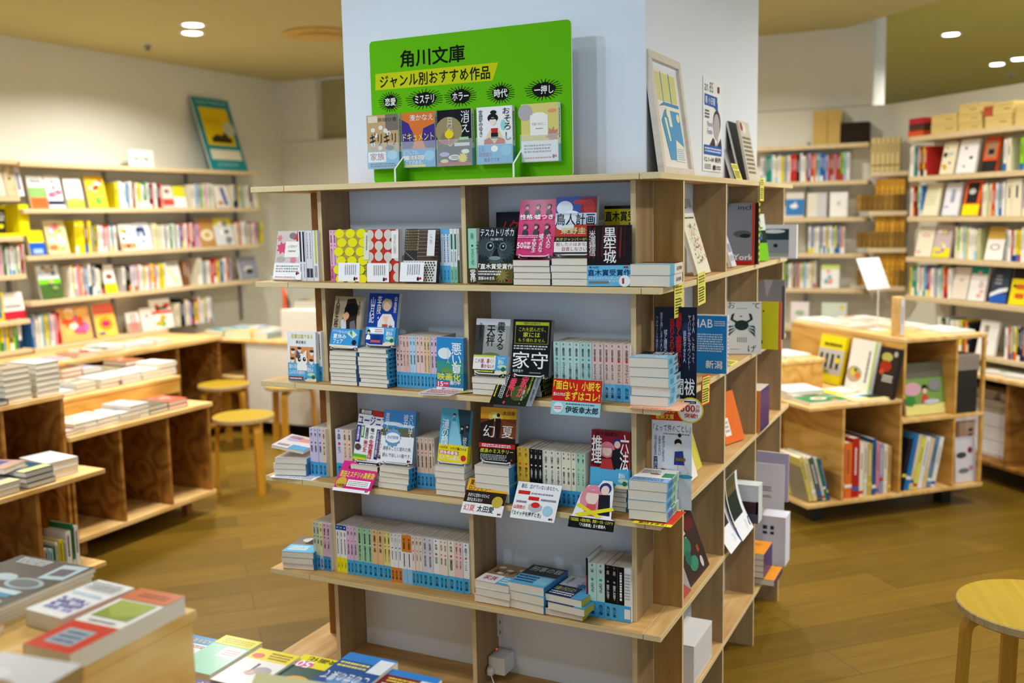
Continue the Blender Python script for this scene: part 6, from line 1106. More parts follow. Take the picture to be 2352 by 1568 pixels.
# poster, label and odds on the top board
face(FSL, 490, 566, zz[0], .02, .60, 'tall teal poster with a yellow panel leaning on top of the left wall shelf', ['1f8c92'], [('t', 'Summer Town BOOK', .1, .03, .9, .08, 'cfe6e6'), ('r', .12, .13, .88, .66, 'e8c81c'), ('t', 'BASIC', .22, .27, .6, .36, 'c8a018'), ('r', .25, .55, .8, .62, '3a3420'), ('p', [(.3, .55), (.4, .5), (.55, .52), (.65, .46), (.75, .55)], '4a4020'), ('c', .8, .42, .16, .14, 'ccd0b0'), ('r', .1, .72, .92, .86, 'e6e2c8'), ('l', .2, .90, .8, .96, 2, '8ac6c6')], t=.012, tilt=.30, name='poster', cat='poster', W_=.42)
t = thing('shelf_sign', 'small white acrylic sign standing on top of the left wall shelf', 'sign', (FR(*FSL) @ Vector((along(326, zz[0], FSL, .1), .1, zz[0]+.0005))), (0, 0, PI/2))
b = MB(); b.box(-.115, .115, 0, .004, .0, .125, 'f4f4ee'); Cv(b, (-.115, -.0002, .125), (1, 0, 0), (0, 0, -1), .23, .125, .0004).draw([('t', '絵本・児童', .2, .38, .8, .62, '666', .02)]); b.build('sign_plate', M['matte'], t)
b = MB(); b.box(-.1, .1, -.015, .03, 0, .004, 'eee'); b.build('sign_foot', M['matte'], t)
# left section
FL2 = FSL; z2 = [z+.0305 for z in WS]
for i, (u0, u1, H, lb, cols, spec) in enumerate(((0, 15, .19, 'dark spined book at the left picture edge, upper short shelf', ['d8cdb8'], ()), (18, 42, .185, 'beige book with a black brush mark at the left edge, upper short shelf', ['c9b890'], [('c', .5, .4, .12, .14, '1a1a1a'), ('c', .75, .75, .08, .06, 'c03028')]), (44, 57, .185, 'white and navy book beside the beige one at the left edge', ['e6e6ea'], [('r', .2, .2, .6, .8, '333a5a')]))):
    face(FL2, u0, u1, z2[1], LF, H, lb, cols, spec, group=G)
gb = along(28, z2[2], FL2, LF)
t = thing('display_rack', 'bright yellow display box with slanted dividers at the left edge', 'display box', FR(*FSL) @ Vector((gb, .04, z2[2]+.001)), (0, 0, PI/2))
b = MB(); b.box(-.2, .13, .12, .125, 0, .2, 'f0e010'); b.box(-.2, .13, 0, .12, 0, .02, 'f0e010'); b.box(.06, .13, 0, .12, .02, .2, 'f0e010'); b.build('rack_body', M['matte'], t)
for k in range(2): b = MB(); b.box(-.16+k*.09, -.09+k*.09, .03+.02*k, .034+.02*k, .02, .17, '2a2a1c'); Cv(b, (-.16+k*.09, .03+.02*k-.0002, .17), (1, 0, 0), (0, 0, -1), .07, .15, .0004).draw([('l', .1, .1, .9, .5, 3, 'eee'), ('c', .5, .7, .3, .2, 'e8d81c')]); b.build('insert_card', M['matte'], t)
row(FL2, -4, 61, z2[3], LF, 'wpwugwswwwmwrrw', 'short shelf at left edge', G, (.17, .19))
row(FL2, -8, 12, z2[4], LF, 'rwby', 'second short shelf at left edge', G, (.16, .18))
face(FL2, 13, 62, z2[4], LF, .17, 'white book with rounded black signs and a glossy red band, left edge', ['ece8e2', (.7, 1, 'd02438')], [('l', .1, .45, .9, .6, 3, '333')], group=G)
row(FL2, -8, 52, z2[5], LF, 'tmylyumgw', 'lowest short shelf at left edge', G, (.19, .21))
# flat books on the low cabinet
GC = 'flat books on the low cabinet'; FCb = (Vector((-3.9, 0, 0)), PI/2)
for i, (u, cc, nm, n) in enumerate(((90, 'b8a0c8', 'lilac patterned magazine', 1), (140, 'd0b0c0', 'pink and blue magazine', 1), (203, 'e0701c', 'orange book', 2), (233, 'ece4b4', 'pale yellow book', 2), (268, 'e6e8ea', 'white and blue book', 3), (310, 'c8ccd4', 'grey patterned book', 2), (345, 'd8d8d4', 'light grey book', 2), (378, 'dcd2c0', 'cream book', 2))):
    pile(FCb, along(u, .72, FCb, .03), .03, .7205, n, .15, .2, .014, '%s lying on the low cabinet by the wall' % nm, blot(20+i, ['f4f4f4', '7aa0d0', 'e08a9a'], 6), cc, jit=.01, group=GC, hard=False)
for i, (x, y, cc, nm, w_, h_) in enumerate(((-4.1, 3.25, '2f9a98', 'teal and white wrapped book', .22, .2), (-3.85, 3.22, 'e8c83c', 'yellow dotted wrapped book', .24, .18), (-3.98, 3.42, 'b0d0e8', 'pale blue patterned book', .25, .2), (-3.68, 3.24, '9accd8', 'sky blue wrapped book', .2, .18), (-3.74, 3.44, 'ecc8b0', 'peach patterned book', .2, .14))):
    pile((Vector((0, 0, 0)), 0), x, y, .6905, 2, w_, h_, .022, '%s in the colourful pile on the small bookcase' % nm, blot(40+i, ['f4f4f4', 'f0c02c', '4ab0b8', 'f4f0e0'], 9), cc, ang=.2*(i % 3-1), group='colourful books piled on the small bookcase', hard=False)
pile((Vector((0, 0, 0)), 0), -3.25, 3.28, .9155, 3, .2, .15, .018, 'dark and yellow book on the white counter', blot(50, ['222', 'e0d04a'], 6), '5a5a4a', ang=.3, group='books on the white counter')
pile((Vector((0, 0, 0)), 0), -3.02, 3.30, .9155, 2, .22, .15, .02, 'mint and cream book on the white counter', [('r', 0, .5, 1, 1, 'a6dccc')], 'e9e4c8', ang=-.1, group='books on the white counter')
t = thing('easel_board', 'dark framed board with an orange rear edge leaning beside the white counter', 'board', (-3.49, 3.36, .6905), (0, -.22, 2.36))
b = MB(); b.box(-.1, .1, 0, .02, 0, .30); b.build('board_face', M['dark'], t); b = MB(); b.box(-.1, .1, .021, .03, 0, .36, 'd8582c'); b.build('orange_board', M['matte'], t)
FSB = (Vector((0, 3.17, 0)), 0.0)
face(FSB, 432, 470, .416, .01, .225, 'white book with sparse black characters inside the small bookcase', ['efece4'], [('L', .3, .15, .5, .8, 1, '333'), ('L', .7, .2, .78, .6, 1, '555')], tilt=.08, group='books in the small bookcase')
row(FSB, 491, 556, .416, .02, 'wymgwwnbwycwy', 'small bookcase', 'books in the small bookcase', (.18, .21)); row(FSB, 440, 545, .116, .03, 'scuwwkswucww', 'bottom of small bookcase', 'books in the small bookcase', (.16, .2))

# ---------------------------------------------------------------- left tables
FT = (Vector((-2.6, 0, 0)), PI/2); GT = 'book stacks on the plywood tables'
def T(u, z, ly, n, w, h, t_, what, front, col, **k):
    k.setdefault('group', GT); return pile(FT, along(u, z, FT, ly), ly, z, n, w, h, t_, what, front, col, **k)
T(44, .7965, .02, 6, .125, .19, .0235, 'cream edged book with green lined cover, tall stack, taller table', [('r', 0, 0, 1, 1, 'b5a690'), ('c', .5, .4, .3, .2, '8a6a5a')], 'e8e4d4', jit=.004)
T(115, .7965, .02, 6, .115, .18, .0235, 'white edged book in the right tall stack on the taller table', [('r', 0, 0, 1, 1, 'ece8e4')], 'eceae6', jit=.005)
T(-8, .7965, .0, 1, .13, .19, .02, 'dark backed book at the left picture edge on the taller table', [], '3a3a44')
T(10, .7965, .22, 5, .13, .19, .02, 'book in the rear stack on the taller table', blot(60, ['9ac0a0', 'd88a6a', 'f0e0c0'], 8), 'cfd8d0', jit=.01)
for i, (u, n, cc, nm, fr_) in enumerate(((172, 1, 'e6d8d4', 'single pale book', blot(61, ['c87a6a'], 3)), (200, 2, 'e8e6dc', 'white book with red print', blot(62, ['d87a5a', 'e8d0b0', '8ab07a'], 7)), (250, 2, 'f0ece4', 'white book with orange print', blot(63, ['e8804a', 'f2c8a8'], 4)), (300, 2, 'dfe0e2', 'grey blue photo book', blot(64, ['7a90a8', 'c9d0d8'], 5)),
    (325, 3, 'c9ccd0', 'pale photo covered book', blot(65, ['8aa0b0', 'e6e6e6'], 5)), (368, 2, '5a6a58', 'dark green backed book', blot(66, ['3a4a40', 'a0a890', '903a3a'], 6)), (412, 2, 'd8604a', 'coral red book', blot(67, ['f08a7a', 'e8402c', 'f0d0c0'], 7)))):
    T(u, .5975, .025, n, .125, .19, .021, '%s in the front row on the cubby table' % nm, fr_, cc, ang=.04*(i % 3-1))
FT3 = (Vector((-3.02, 0, 0)), PI/2)
for i, (u, n, cc, nm, fr_) in enumerate(((160, 1, 'dfe6e8', 'slim blue grey book', ()), (200, 2, 'c8c4b4', 'dark photo book', blot(70, ['4a4a3a', 'a09878', 'e0d8c0'], 7)), (255, 2, 'e9e6ea', 'white book with a yellow patch', [('c', .6, .5, .25, .15, 'f2d81c'), ('c', .3, .3, .2, .1, 'c8b0d8')]), (302, 2, 'e6e8ea', 'white book with green lining', [('c', .5, .4, .2, .12, 'ece08a')]), (350, 2, 'f2f0ea', 'plain white book', [('c', .45, .45, .22, .12, 'f0e05a')]), (388, 3, 'f4f2ee', 'thick plain white book', ()))):
    pile(FT3, along(u, .6905, FT3, .03), .03, .6905, n, .125, .19, .023, '%s in the row on the riser' % nm, fr_, cc, group=GT)
for i, (u, n, cc, nm, fr_) in enumerate(((170, 4, 'e8902c', 'orange and black illustrated book', [('r', 0, 0, 1, .4, 'f09a1c'), ('r', 0, .4, 1, 1, '2a2a2c'), ('l', .1, .5, .8, .8, 3, 'e88a2c')]), (215, 3, 'b8bcc8', 'lilac grey book', blot(72, ['8a90b0', 'f0f0f0'], 6)), (262, 2, '9a9470', 'olive photo book', blot(73, ['5a5a3a', 'c8c0a0'], 7)), (312, 3, 'b0643c', 'rust and grey magazine', blot(74, ['d8603c', 'c9c0b0', '5a5a4a'], 7)))):
    pile(FT3, along(u, .6905, FT3, .25), .25, .6905, n, .13, .19, .024, '%s in the back row on the riser' % nm, fr_, cc, group=GT)
FN = (Vector((-2.3, 0, 0)), PI/2); GN = 'hardbacks on the low bench'
xs = [along(u, .503, FN, .0) for u in (30, 102, 172)]
pile(FN, xs[0]-.02, .015, .5025, 2, .13, .19, .024, 'white and navy picture book at the left on the low bench', [('r', .1, .1, .8, .6, '4a5a9a'), ('r', 0, .7, 1, 1, 'e6dca8')], 'e0e0dc', group=GN)
zt = pile(FN, xs[1], .012, .5025, 3, .13, .19, .022, 'hardback with dark blue lining in the middle of the low bench', [('c', .4, .45, .3, .2, 'b8ac6a'), ('r', .0, .7, 1, .95, 'e6dc9c')], '2f5a74', group=GN, jit=.008, scol='eceae0')
pile(FN, xs[1]-.06, .09, zt, 1, .14, .19, .022, 'book with purple sky photo lying across the low bench stack', [('r', 0, 0, 1, 1, 'c8a89c'), ('r', .08, .05, .85, .7, '6a6aa8'), ('c', .5, .3, .2, .12, 'a8c0d8')], 'd0b8b0', ang=.3, group=GN)
pile(FN, xs[2]+.0, .06, .5025, 2, .14, .2, .033, 'thick plain white book at the right of the low bench', [], 'f4f4f6', group=GN, ang=-.1, pages='dfe0e8')
zb = .1005; xb = along(103, zb+.1, FN, .0); FNb = (Vector((-2.32, 0, 0)), PI/2)
its = [('s', .14, .022, 'grey and red'), ('a', .13, .02, 'pale blue'), ('g', .135, .006, 'teal and green'), ('c', .15, .016, 'tan'), ('y', .155, .022, 'yellow'), ('w', .15, .008, 'slim white'), ('w', .18, .028, 'thick off white'), ('g', .205, .012, 'dark green'), ('w', .19, .022, 'tall plain white')]
x = .315
for i, (ch, h, w_, nm) in enumerate(its):
    far(FR(*FNb) @ Tr((x, .0+.065, zb)) @ Rz(-PI/2), .13, h, w_, '%s book standing on the lowest board of the bench' % nm, col=PAL[ch][0], spine=[('L', .2, .1, .8, .6, 1, '333'), ('r', 0, .75, 1, .95, PAL['wrybgkwww'[i]][0])], group='books standing under the low bench'); x += w_+.002
pile(FN, .17, .04, zb, 4, .12, .17, .022, 'patterned paperback at the left edge under the bench', blot(77, ['555', 'ddd'], 8), 'd8d4d0', group=GN, hard=False)

# ---------------------------------------------------------------- foreground
ZB = .8585; W0 = (Vector((0, 0, 0)), 0.0)
def flat(x, y, z, w, h, t_, ang, label, front, col, **k):
    """lies face up; x, y is the middle of the book"""
    Mx = Tr((x, y, z+t_)) @ Rz(ang) @ Tr((0, -h/2, 0)) @ Rx(-PI/2)
    return bk(Mx, w, h, t_, label, front=front, col=col, **k)
flat(-.217, -1.178, ZB, .103, .25, .031, PI+.03, 'long white book with red end, green picture and orange end in the foreground', [('r', 0, 0, 1, .4, 'd8381c'), ('r', .22, .08, .8, .3, 'a8b4bc'), ('l', .28, .1, .74, .28, 3, '4a6a8a'), ('r', .1, .5, .9, .78, '8fa03c'), ('p', [(.1, .6), (.5, .52), (.9, .66), (.9, .78), (.1, .78)], 'a8b44a'), ('l', .2, .42, .8, .47, 1, '998'), ('r', 0, .8, 1, 1, 'd8703a'), ('l', .15, .86, .8, .94, 2, '8a4020')], 'f4f2ec', scol='c8341c', pages='fff', name='hardback_book', group='books on the pine box')
flat(-.338, -1.13, ZB, .096, .152, .030, PI-.04, 'white book with purple mosaic picture and pale blue title in the foreground', [('r', .1, .12, .85, .48, 'e9e6f2')]+[('r', .12+.12*(i % 6), .14+.08*(i//6), .2+.12*(i % 6), .2+.08*(i//6), ['5a4aa8', '4a3f98', 'e8e6f2', '6a7ac8'][(i*7) % 4]) for i in range(24)]+[('l', .1, .55, .9, .62, 1, 'a8d0ec'), ('l', .1, .72, .9, .92, 5, '666'), ('c', .2, .3, .1, .06, 'b8b0e0')], 'f6f4f0', scol='efe9e0', name='hardback_book', group='books on the pine box')
for i in range(4):
    lb = 'grey lifestyle magazine with pale plates on its cover, %s of 4 in the foreground' % ORD[3-i]
    if i == 0: r_ = flat(-.535, -1.15, ZB+.0085*i, .20, .245, .008, PI+.0, lb, [('r', 0, 0, 1, 1, '5a544e'), ('c', .3, .55, .22, .12, 'a8b8bc'), ('c', .3, .55, .17, .09, '6a7070'), ('c', .62, .6, .14, .08, 'b8c8cc'), ('p', [(.02, .7), (.3, .66), (.34, .95), (.05, .98)], 'bcd0d6'), ('p', [(.08, .76), (.26, .73), (.28, .88), (.1, .9)], '6a6068'), ('r', .15, .3, .5, .34, '3aa0c8'), ('r', .12, .35, .55, .42, 'c8dce4'), ('l', .5, .85, .9, .97, 4, 'eee'), ('l', .1, .2, .6, .25, 1, 'eee')], 'c8ccd2', group='magazines on the pine box', name='magazine')
    else: dup(r_, Tr((-.535+.003*i, -1.15+.002*i, ZB+.0088*i+.008)) @ Rz(PI+.01*i) @ Tr((0, -.1225, 0)) @ Rx(-PI/2), lb)
flat(-.70, -1.19, ZB+.037, .15, .22, .01, PI+.3, 'white leaflet with a red dot lying over the grey magazines', [('c', .3, .75, .05, .05, 'b83a20'), ('l', .2, .5, .8, .56, 1, 'aaa')], 'f6f4f2', name='leaflet')
flat(-.42, -1.31, ZB, .09, .12, .012, .4, 'white leaflet with orange and lilac corner in the foreground', [('r', .5, 0, 1, .4, 'e8a03c'), ('r', .7, .3, 1, .8, 'b8a8c8')], 'f2eee4', name='leaflet')
for i in range(5):
    for j, (x, y, a) in enumerate(((-.075, -1.475, .12), (-.30, -1.44, .35))):
        lb = 'blurred %s book at the bottom left corner, %s' % (['white and brown', 'cream and brown'][j], ORD[3-i])
        if i < 4:
            flat(x+.004*(i % 2)+.012, y-.036, .862+.0225*i, .14, .19, .021, a+PI/2*0, lb, [('r', 0, 0, 1, 1, ['e6e2e0', 'ece6dc'][j]), ('c', .5, .5, .3, .2, 'b08850'), ('r', .1, .8, .9, .9, '8a6030'), ('c', .3, .3, .18, .12, 'f4f2f0')], 'b8925a', hard=True, name='hardback_book', group='blurred stacks in the near corner') if i > 0 or j >= 0 else None
b = MB()
t = Box('display_box', 'pine box in the near left corner under the blurred book stacks', 'display box', (-.4, -1.7, 0), [('table_top', (-.85, .03, -2.0, -1.36, .84, .86), M['pineF']), ('side_panel', (.01, .028, -1.99, -1.375, 0, .84), M['pineF']), ('end_panel', (-.84, .01, -1.39, -1.375, 0, .84), M['pineF'])])
GF = 'bright paperbacks in the bottom row'; ZP = .5805
tops = [
 (-.505, -.755, .112, .16, 'white paperback with blue printed end and Japanese list title, bottom row', [('r', 0, .78, 1, 1, '2f8fd0'), ('t', '人生を変える', .1, .82, .8, .92, 'f2e85a', .02), ('l', .1, .66, .9, .75, 2, 'a05a5a'), ('c', .75, .62, .1, .06, '8a8a3a'), ('t', '41の方法', .25, .46, .8, .56, '333', .01), ('t', '機嫌よく働く', .15, .33, .85, .42, '4a90d0', .01), ('t', '定年後', .3, .18, .75, .28, '222', .02)], 'f2f0f2', .02),
 (-.395, -.745, .104, .17, 'mint green paperback with yellow printed end, bottom row', [('r', 0, 0, 1, .76, 'a0dcc0'), ('r', .05, .45, .55, .72, 'f2f0ec'), ('l', .1, .5, .5, .66, 3, 'c88a8a'), ('r', 0, .76, 1, 1, 'f0e41c'), ('l', .1, .8, .9, .95, 3, 'b8a81c')], 'a0dcc0', .028),
 (-.272, -.765, .11, .16, 'white paperback with yellow printed end and watercolour doodles, bottom row', [('r', 0, .7, 1, 1, 'f0e01c'), ('c', .8, .8, .14, .1, 'e86a4a'), ('l', .1, .75, .6, .95, 3, 'a06a20'), ('c', .3, .45, .2, .14, 'a8a4a8'), ('c', .5, .35, .12, .08, 'e0b0a0'), ('p', [(.5, .6), (.53, .3), (.56, .6)], '444')], 'f2eff0', .03),
 (-.172, -.745, .104, .17, 'paperback with yellow end, large pink number badge and orange fruit photo, bottom row', [('r', 0, 0, 1, .7, '3a5a54'), ('c', .45, .35, .3, .2, 'e8b03c'), ('r', 0, .7, 1, 1, 'f0e41c'), ('t', '映画化', .05, .86, .8, .97, '222', .03), ('c', .72, .76, .22, .14, 'e858b0'), ('t', '50', .56, .68, .9, .84, 'fff', .05)], 'e9e4c0', .024),
 (-.062, -.72, .12, .175, 'navy and sky blue storm cover paperback with white title, bottom row', [('r', 0, 0, 1, 1, '1f4f94'), ('c', .4, .3, .4, .16, '5a90c8'), ('r', 0, .8, 1, 1, '2f80d0'), ('r', 0, .6, .3, .95, 'dfe6f0'), ('t', 'この世の果て', .08, .28, .95, .5, 'eef4fa', .01), ('l', .35, .62, .95, .78, 2, 'f2e87a')], '2f80d0', .036),
 (.058, -.74, .118, .175, 'dark red cover paperback with blue end and boxed white characters, bottom row', [('r', 0, 0, 1, 1, '7a2018'), ('r', 0, .86, 1, 1, '2f80d0'), ('t', '黒の推理', .1, .5, .9, .66, 'f4eee8', .02), ('l', .3, .7, .9, .82, 2, 'f2e05a'), ('c', .3, .25, .25, .15, 'b04030'), ('r', .0, .6, .28, .86, 'd8dce4')], '2f80d0', .03)]
for x, y, w_, h_, lb, fr_, cc, t_ in tops: flat(x, y, ZP, w_, h_, t_, PI+.02, lb, fr_, cc, group=GF, scol=cc)
for i, (x, cc, nm) in enumerate(((-.46, 'd03a24', 'red'), (-.30, '4a3a8a', 'purple'), (-.14, '8a3a3a', 'maroon'))):
    flat(x, -.935, ZP, .13, .175, .026, PI+.05, '%s patterned paperback in the second row at the bottom edge' % nm, [('r', 0, .8, 1, 1, cc), ('t', '話題作', .2, .83, .8, .96, 'fff', .02)]+blot(80+i, ['f4f4f4', '3a7a5a', 'e0c04a'], 8), cc, group=GF)
t = thing('promotional_card', 'blurred pale yellow card at the bottom edge over the paperbacks', 'card', (-.01, -.975, .672), (-.9, 0, .12))
b = MB(); b.box(-.10, .10, 0, .001, 0, .06, 'ecebb8'); b.build('card_sheet', M['matte'], t); b = MB(); b.tube([(0, .002, .03), (0, .06, -.03), (0, .08, -.05)], .0015, col='eee'); b.build('card_clip', M['wire'], t)
t = thing('display_box', 'pine platform extension under the leftmost bright paperbacks', 'display box', (-.4, -.8, 0)); b = MB(); b.box(-.57, -.164, -1.025, -.655, .56, .58); sub(b, 'table_top', M['pineF'], t); b = MB(); b.box(-.56, -.2, -.68, -.665, 0, .56); sub(b, 'front_panel', M['pineF'], t)

# ---------------------------------------------------------------- right walls
GR = 'books on the right wall shelves'; zd = [z+.0305 for z in (1.943, 1.70, 1.455, 1.205, .965)]+[.6905]
def DW(i, u0, u1, H, lb, cols, spec=(), **k): return face(FD, u0, u1, zd[i], .03, H, lb, cols, spec, group=GR, **k)
row(FD, 2087, 2128, zd[1], .03, 'wwgbokyr', 'upper row by the corner', GR)
DW(1, 2157, 2188, .19, 'cream book with yellow and black figures, upper row of the diagonal wall', ['efe4c4'], blot(90, ['d8b02c', '3a3020', 'b0c8e0'], 7))
DW(1, 2194, 2237, .195, 'white book with three small black marks, upper row of the diagonal wall', ['f2f0ee'], [('c', .35, .25, .06, .06, '333'), ('c', .7, .55, .1, .06, '222'), ('c', .4, .8, .05, .04, '333')])
DW(1, 2252, 2285, .195, 'orange and black photo book, upper row of the diagonal wall', ['e0521c', (.68, 1, '2a2624')], [('r', .15, .12, .85, .6, 'a08060'), ('r', .3, .35, .7, .5, '2a201c')])
row(FD, 2303, 2320, zd[1], .03, 'wc', 'upper row right part', GR); row(FD, 2341, 2380, zd[1], .03, 'mmyo', 'upper row at the picture edge', GR)
row(FD, 2088, 2117, zd[2], .03, 'wrkyab', 'middle row by the corner', GR)
DW(2, 2112, 2152, .2, 'cream book with faint lettering, middle row of the diagonal wall', ['ede6c8'], [('l', .2, .15, .8, .7, 5, 'd8d0a0')])
DW(2, 2162, 2198, .195, 'white book with a grey door picture, middle row of the diagonal wall', ['e6e6ee'], [('r', .4, .2, .65, .6, '9aa0b8'), ('r', .1, .72, .35, .75, '3a5ab0')])
DW(2, 2207, 2245, .2, 'orange book with black photo and yellow band, middle row of the diagonal wall', ['e8602c', (.68, 1, 'f0e01c')], [('r', .15, .05, .8, .64, '2a2a2a'), ('c', .45, .3, .2, .14, 'c8c8c8')])
row(FD, 2252, 2305, zd[2], .03, 'cwhcorwasw', 'middle row right part', GR)
row(FD, 2307, 2345, zd[2], .03, 'cc', 'middle row big tan pair', GR, (.2, .205)); row(FD, 2346, 2390, zd[2], .03, 'lwwc', 'middle row at picture edge', GR)
DW(3, 2100, 2137, .19, 'cream book with a small wreath, fourth row of the diagonal wall', ['ece4cc'], [('c', .5, .3, .2, .08, 'c87a5a'), ('c', .5, .3, .14, .05, 'ece4cc'), ('c', .2, .85, .15, .06, 'e8a0a0')])
DW(3, 2140, 2178, .195, 'lilac and yellow patterned book, fourth row of the diagonal wall', ['c8b8b8', (.7, 1, 'f0e01c')], blot(92, ['e8d08a', 'b090b8', 'f0f0f0'], 7))
row(FD, 2190, 2248, zd[3], .03, 'cmwyaywwwch', 'fourth row middle', GR)
DW(3, 2260, 2300, .19, 'tan topped white book with a flower wreath, fourth row of the diagonal wall', ['efece6', (0, .38, 'c8a04a')], [('c', .5, .62, .28, .14, '9a7a6a'), ('c', .5, .62, .2, .1, 'efece6')])
row(FD, 2306, 2375, zd[3], .03, 'swrcyywwkcw', 'fourth row at picture edge', GR)
row(FD, 2087, 2182, zd[4], .03, 'ytgwrwabrwwswayrow', 'fifth row by the corner', GR)
DW(4, 2183, 2218, .19, 'beige book with a faint drawing, fifth row of the diagonal wall', ['e2d8c8'], [('c', .5, .4, .15, .1, 'c8b8a8')])
DW(4, 2221, 2258, .195, 'white book with teal top and pink sketch, fifth row of the diagonal wall', ['eee6e2', (0, .2, '1fa090')], blot(94, ['e8a0a0', 'd0c0c0'], 5))
DW(4, 2270, 2308, .2, 'navy book with white script and a blue wave, fifth row of the diagonal wall', ['3c4654', (.75, 1, '2a5ab8')], [('p', [(0, .75), (.5, .6), (1, .55), (1, .65), (.4, .75), (0, .85)], 'e6e9f0'), ('l', .2, .2, .6, .5, 3, 'aab')])
DW(4, 2315, 2356, .205, 'yellow book with black photo top and bold marks, fifth row of the diagonal wall', ['f0d81c', (0, .3, '2a2426')], [('c', .2, .5, .1, .07, '222'), ('l', .3, .4, .8, .9, 2, 'd85a2c')])
row(FD, 2150, 2228, zd[5], .03, 'wmkwgwwcwyuokk', 'lowest wide row', GR)
DW(5, 2240, 2282, .2, 'white book with small photos on a stand, lowest row of the diagonal wall', ['f0ede6'], [('r', .25, .15, .5, .35, 'a09080'), ('r', .35, .6, .55, .75, 'a0a090')])
row(FD, 2305, 2375, zd[5], .03, 'wrhwyknowwc', 'lowest row at picture edge', GR)
# cartons
GX = 'cartons and boxes on top of the right wall shelves'
def carton(fr, u0, u1, z, ly, h, lab, col, d=.16, mark=True, name='carton', cat='box'):
    a = along(u0, z, fr, ly); c_ = along(u1, z, fr, ly); w = c_-a; t = thing(name, lab, cat, group=GX); setM(t, FR(*fr) @ Tr(((a+c_)/2, ly, z)))
    b = MB(); b.box(-w/2, w/2, 0, d, 0, h*.72, col)
    if mark: Cv(b, (-w/2, -.0003, h*.72), (1, 0, 0), (0, 0, -1), w, h*.72, .0004).draw([('l', .55, .3, .85, .5, 1, '5a4a2a')])
    b.build('box_body', M['matte'], t, bevel=.002); b = MB(); b.box(-w/2-.001, w/2+.001, -.001, d+.001, h*.72+.0005, h, col); b.build('box_lid', M['matte'], t, bevel=.002)
KC = 'dcc27a'; z = zd[0]+.001
carton(FD, 2085, 2120, z, .04, .035, 'orange red box at the bottom of a small stack by the corner', 'e0602c', mark=False); carton(FD, 2087, 2122, z+.036, .04, .04, 'dark patterned box in the middle of a small stack by the corner', '5a3a34', mark=False); carton(FD, 2088, 2121, z+.077, .04, .035, 'red and blue box on top of a small stack by the corner', 'c0303a', mark=False)
carton(FD, 2138, 2198, z, .03, .055, 'pale yellow carton, lower left one on the diagonal wall shelf', KC); carton(FD, 2139, 2197, z+.056, .03, .055, 'pale yellow carton, upper left one on the diagonal wall shelf', KC)
carton(FD, 2201, 2255, z, .03, .045, 'pale yellow carton, lower middle one on the diagonal wall shelf', KC); carton(FD, 2200, 2254, z+.046, .03, .045, 'pale yellow carton, second middle one on the diagonal wall shelf', KC); carton(FD, 2202, 2250, z+.092, .03, .06, 'pale yellow carton on top of the middle stack, diagonal wall', KC)
carton(FD, 2262, 2322, z, .03, .065, 'pale yellow carton, lower right one on the diagonal wall shelf', KC); carton(FD, 2280, 2326, z+.066, .03, .07, 'pale yellow carton, upper right one on the diagonal wall shelf', KC); carton(FD, 2259, 2279, z+.066, .03, .055, 'small rust red cube box between the upper cartons', 'b8563c', mark=False, d=.06)
carton(FD, 2330, 2390, z, .05, .11, 'pale yellow carton cut off by the right picture edge', KC)
zb_ = [z_+.0305 for z_ in (1.945, 1.70, 1.455, 1.21, .97, .70)]
carton(FB, 1867, 1899, zb_[0]+.001, .03, .225, 'tall tan slipcase set, left of two on the back wall shelf', 'c8a860', mark=False, d=.12); carton(FB, 1900, 1929, zb_[0]+.001, .03, .225, 'tall tan slipcase set, right of two on the back wall shelf', 'c8a860', mark=False, d=.12)
carton(FB, 1932, 1994, zb_[0]+.001, .03, .135, 'dark patterned box on the back wall shelf', '2a2018', mark=False, d=.11)
row(FB, 1746, 1951, zb_[1], .03, 'wkwtgwcwyswrrkwulroswabblruprulmaw', 'upper back wall row', GR) if 0 else None
row(FB, 1746, 1855, zb_[1], .03, 'wsgtwcwyswrrkwwu', 'upper back wall row, left part', GR); row(FB, 1855, 1951, zb_[1], .03, 'lrosabblruprumaw', 'upper back wall row, right part', GR)
def BWf(i, u0, u1, H, lb, cols, spec=(), **k): return face(FB, u0, u1, zb_[i], .03, H, lb, cols, spec, group=GR, tilt=.08, **k)
BWf(2, 1804, 1846, .17, 'blue book with a white bird, on the back wall shelf', ['d8d2c4', (.26, .92, '3f7ab8')], [('c', .45, .55, .22, .12, 'e9e9e9'), ('p', [(.4, .5), (.55, .35), (.6, .6)], 'e9e9e9')]); BWf(2, 1853, 1898, .165, 'cream and grey book in the middle of the back wall shelf', ['ded8c8'], [('r', .5, 0, 1, 1, 'c8c8c8')]); BWf(2, 1905, 1946, .165, 'white book with a faint sketch on the back wall shelf', ['f0eee8'], [('c', .5, .45, .12, .14, 'c8c8c8')])
BWf(3, 1812, 1829, .17, 'pale mint book beside the column shelf end, back wall', ['c8dcd0']); row(FB, 1856, 1939, zb_[3], .03, 'wbwcwslwycwayblow', 'middle back wall row', GR)
row(FB, 1801, 1873, zb_[4], .03, 'mkwcusrcyawcyw', 'lower back wall row', GR); BWf(4, 1885, 1927, .16, 'white book with lime top and small pictures, lower back wall row', ['eeeeea', (0, .2, 'c8d878')], blot(96, ['e8a08a', '8ab0c0'], 5))
BWf(5, 1815, 1857, .17, 'pink book with a green plant and pale blue foot on the lowest back wall board', ['e6dcd8', (.75, 1, '8accd8')], [('c', .5, .45, .25, .14, '9ab88a')]); BWf(5, 1886, 1944, .17, 'pale mint book with a yellow dot on the lowest back wall board', ['d2dccc'], [('c', .8, .2, .1, .1, 'e0d04a')])
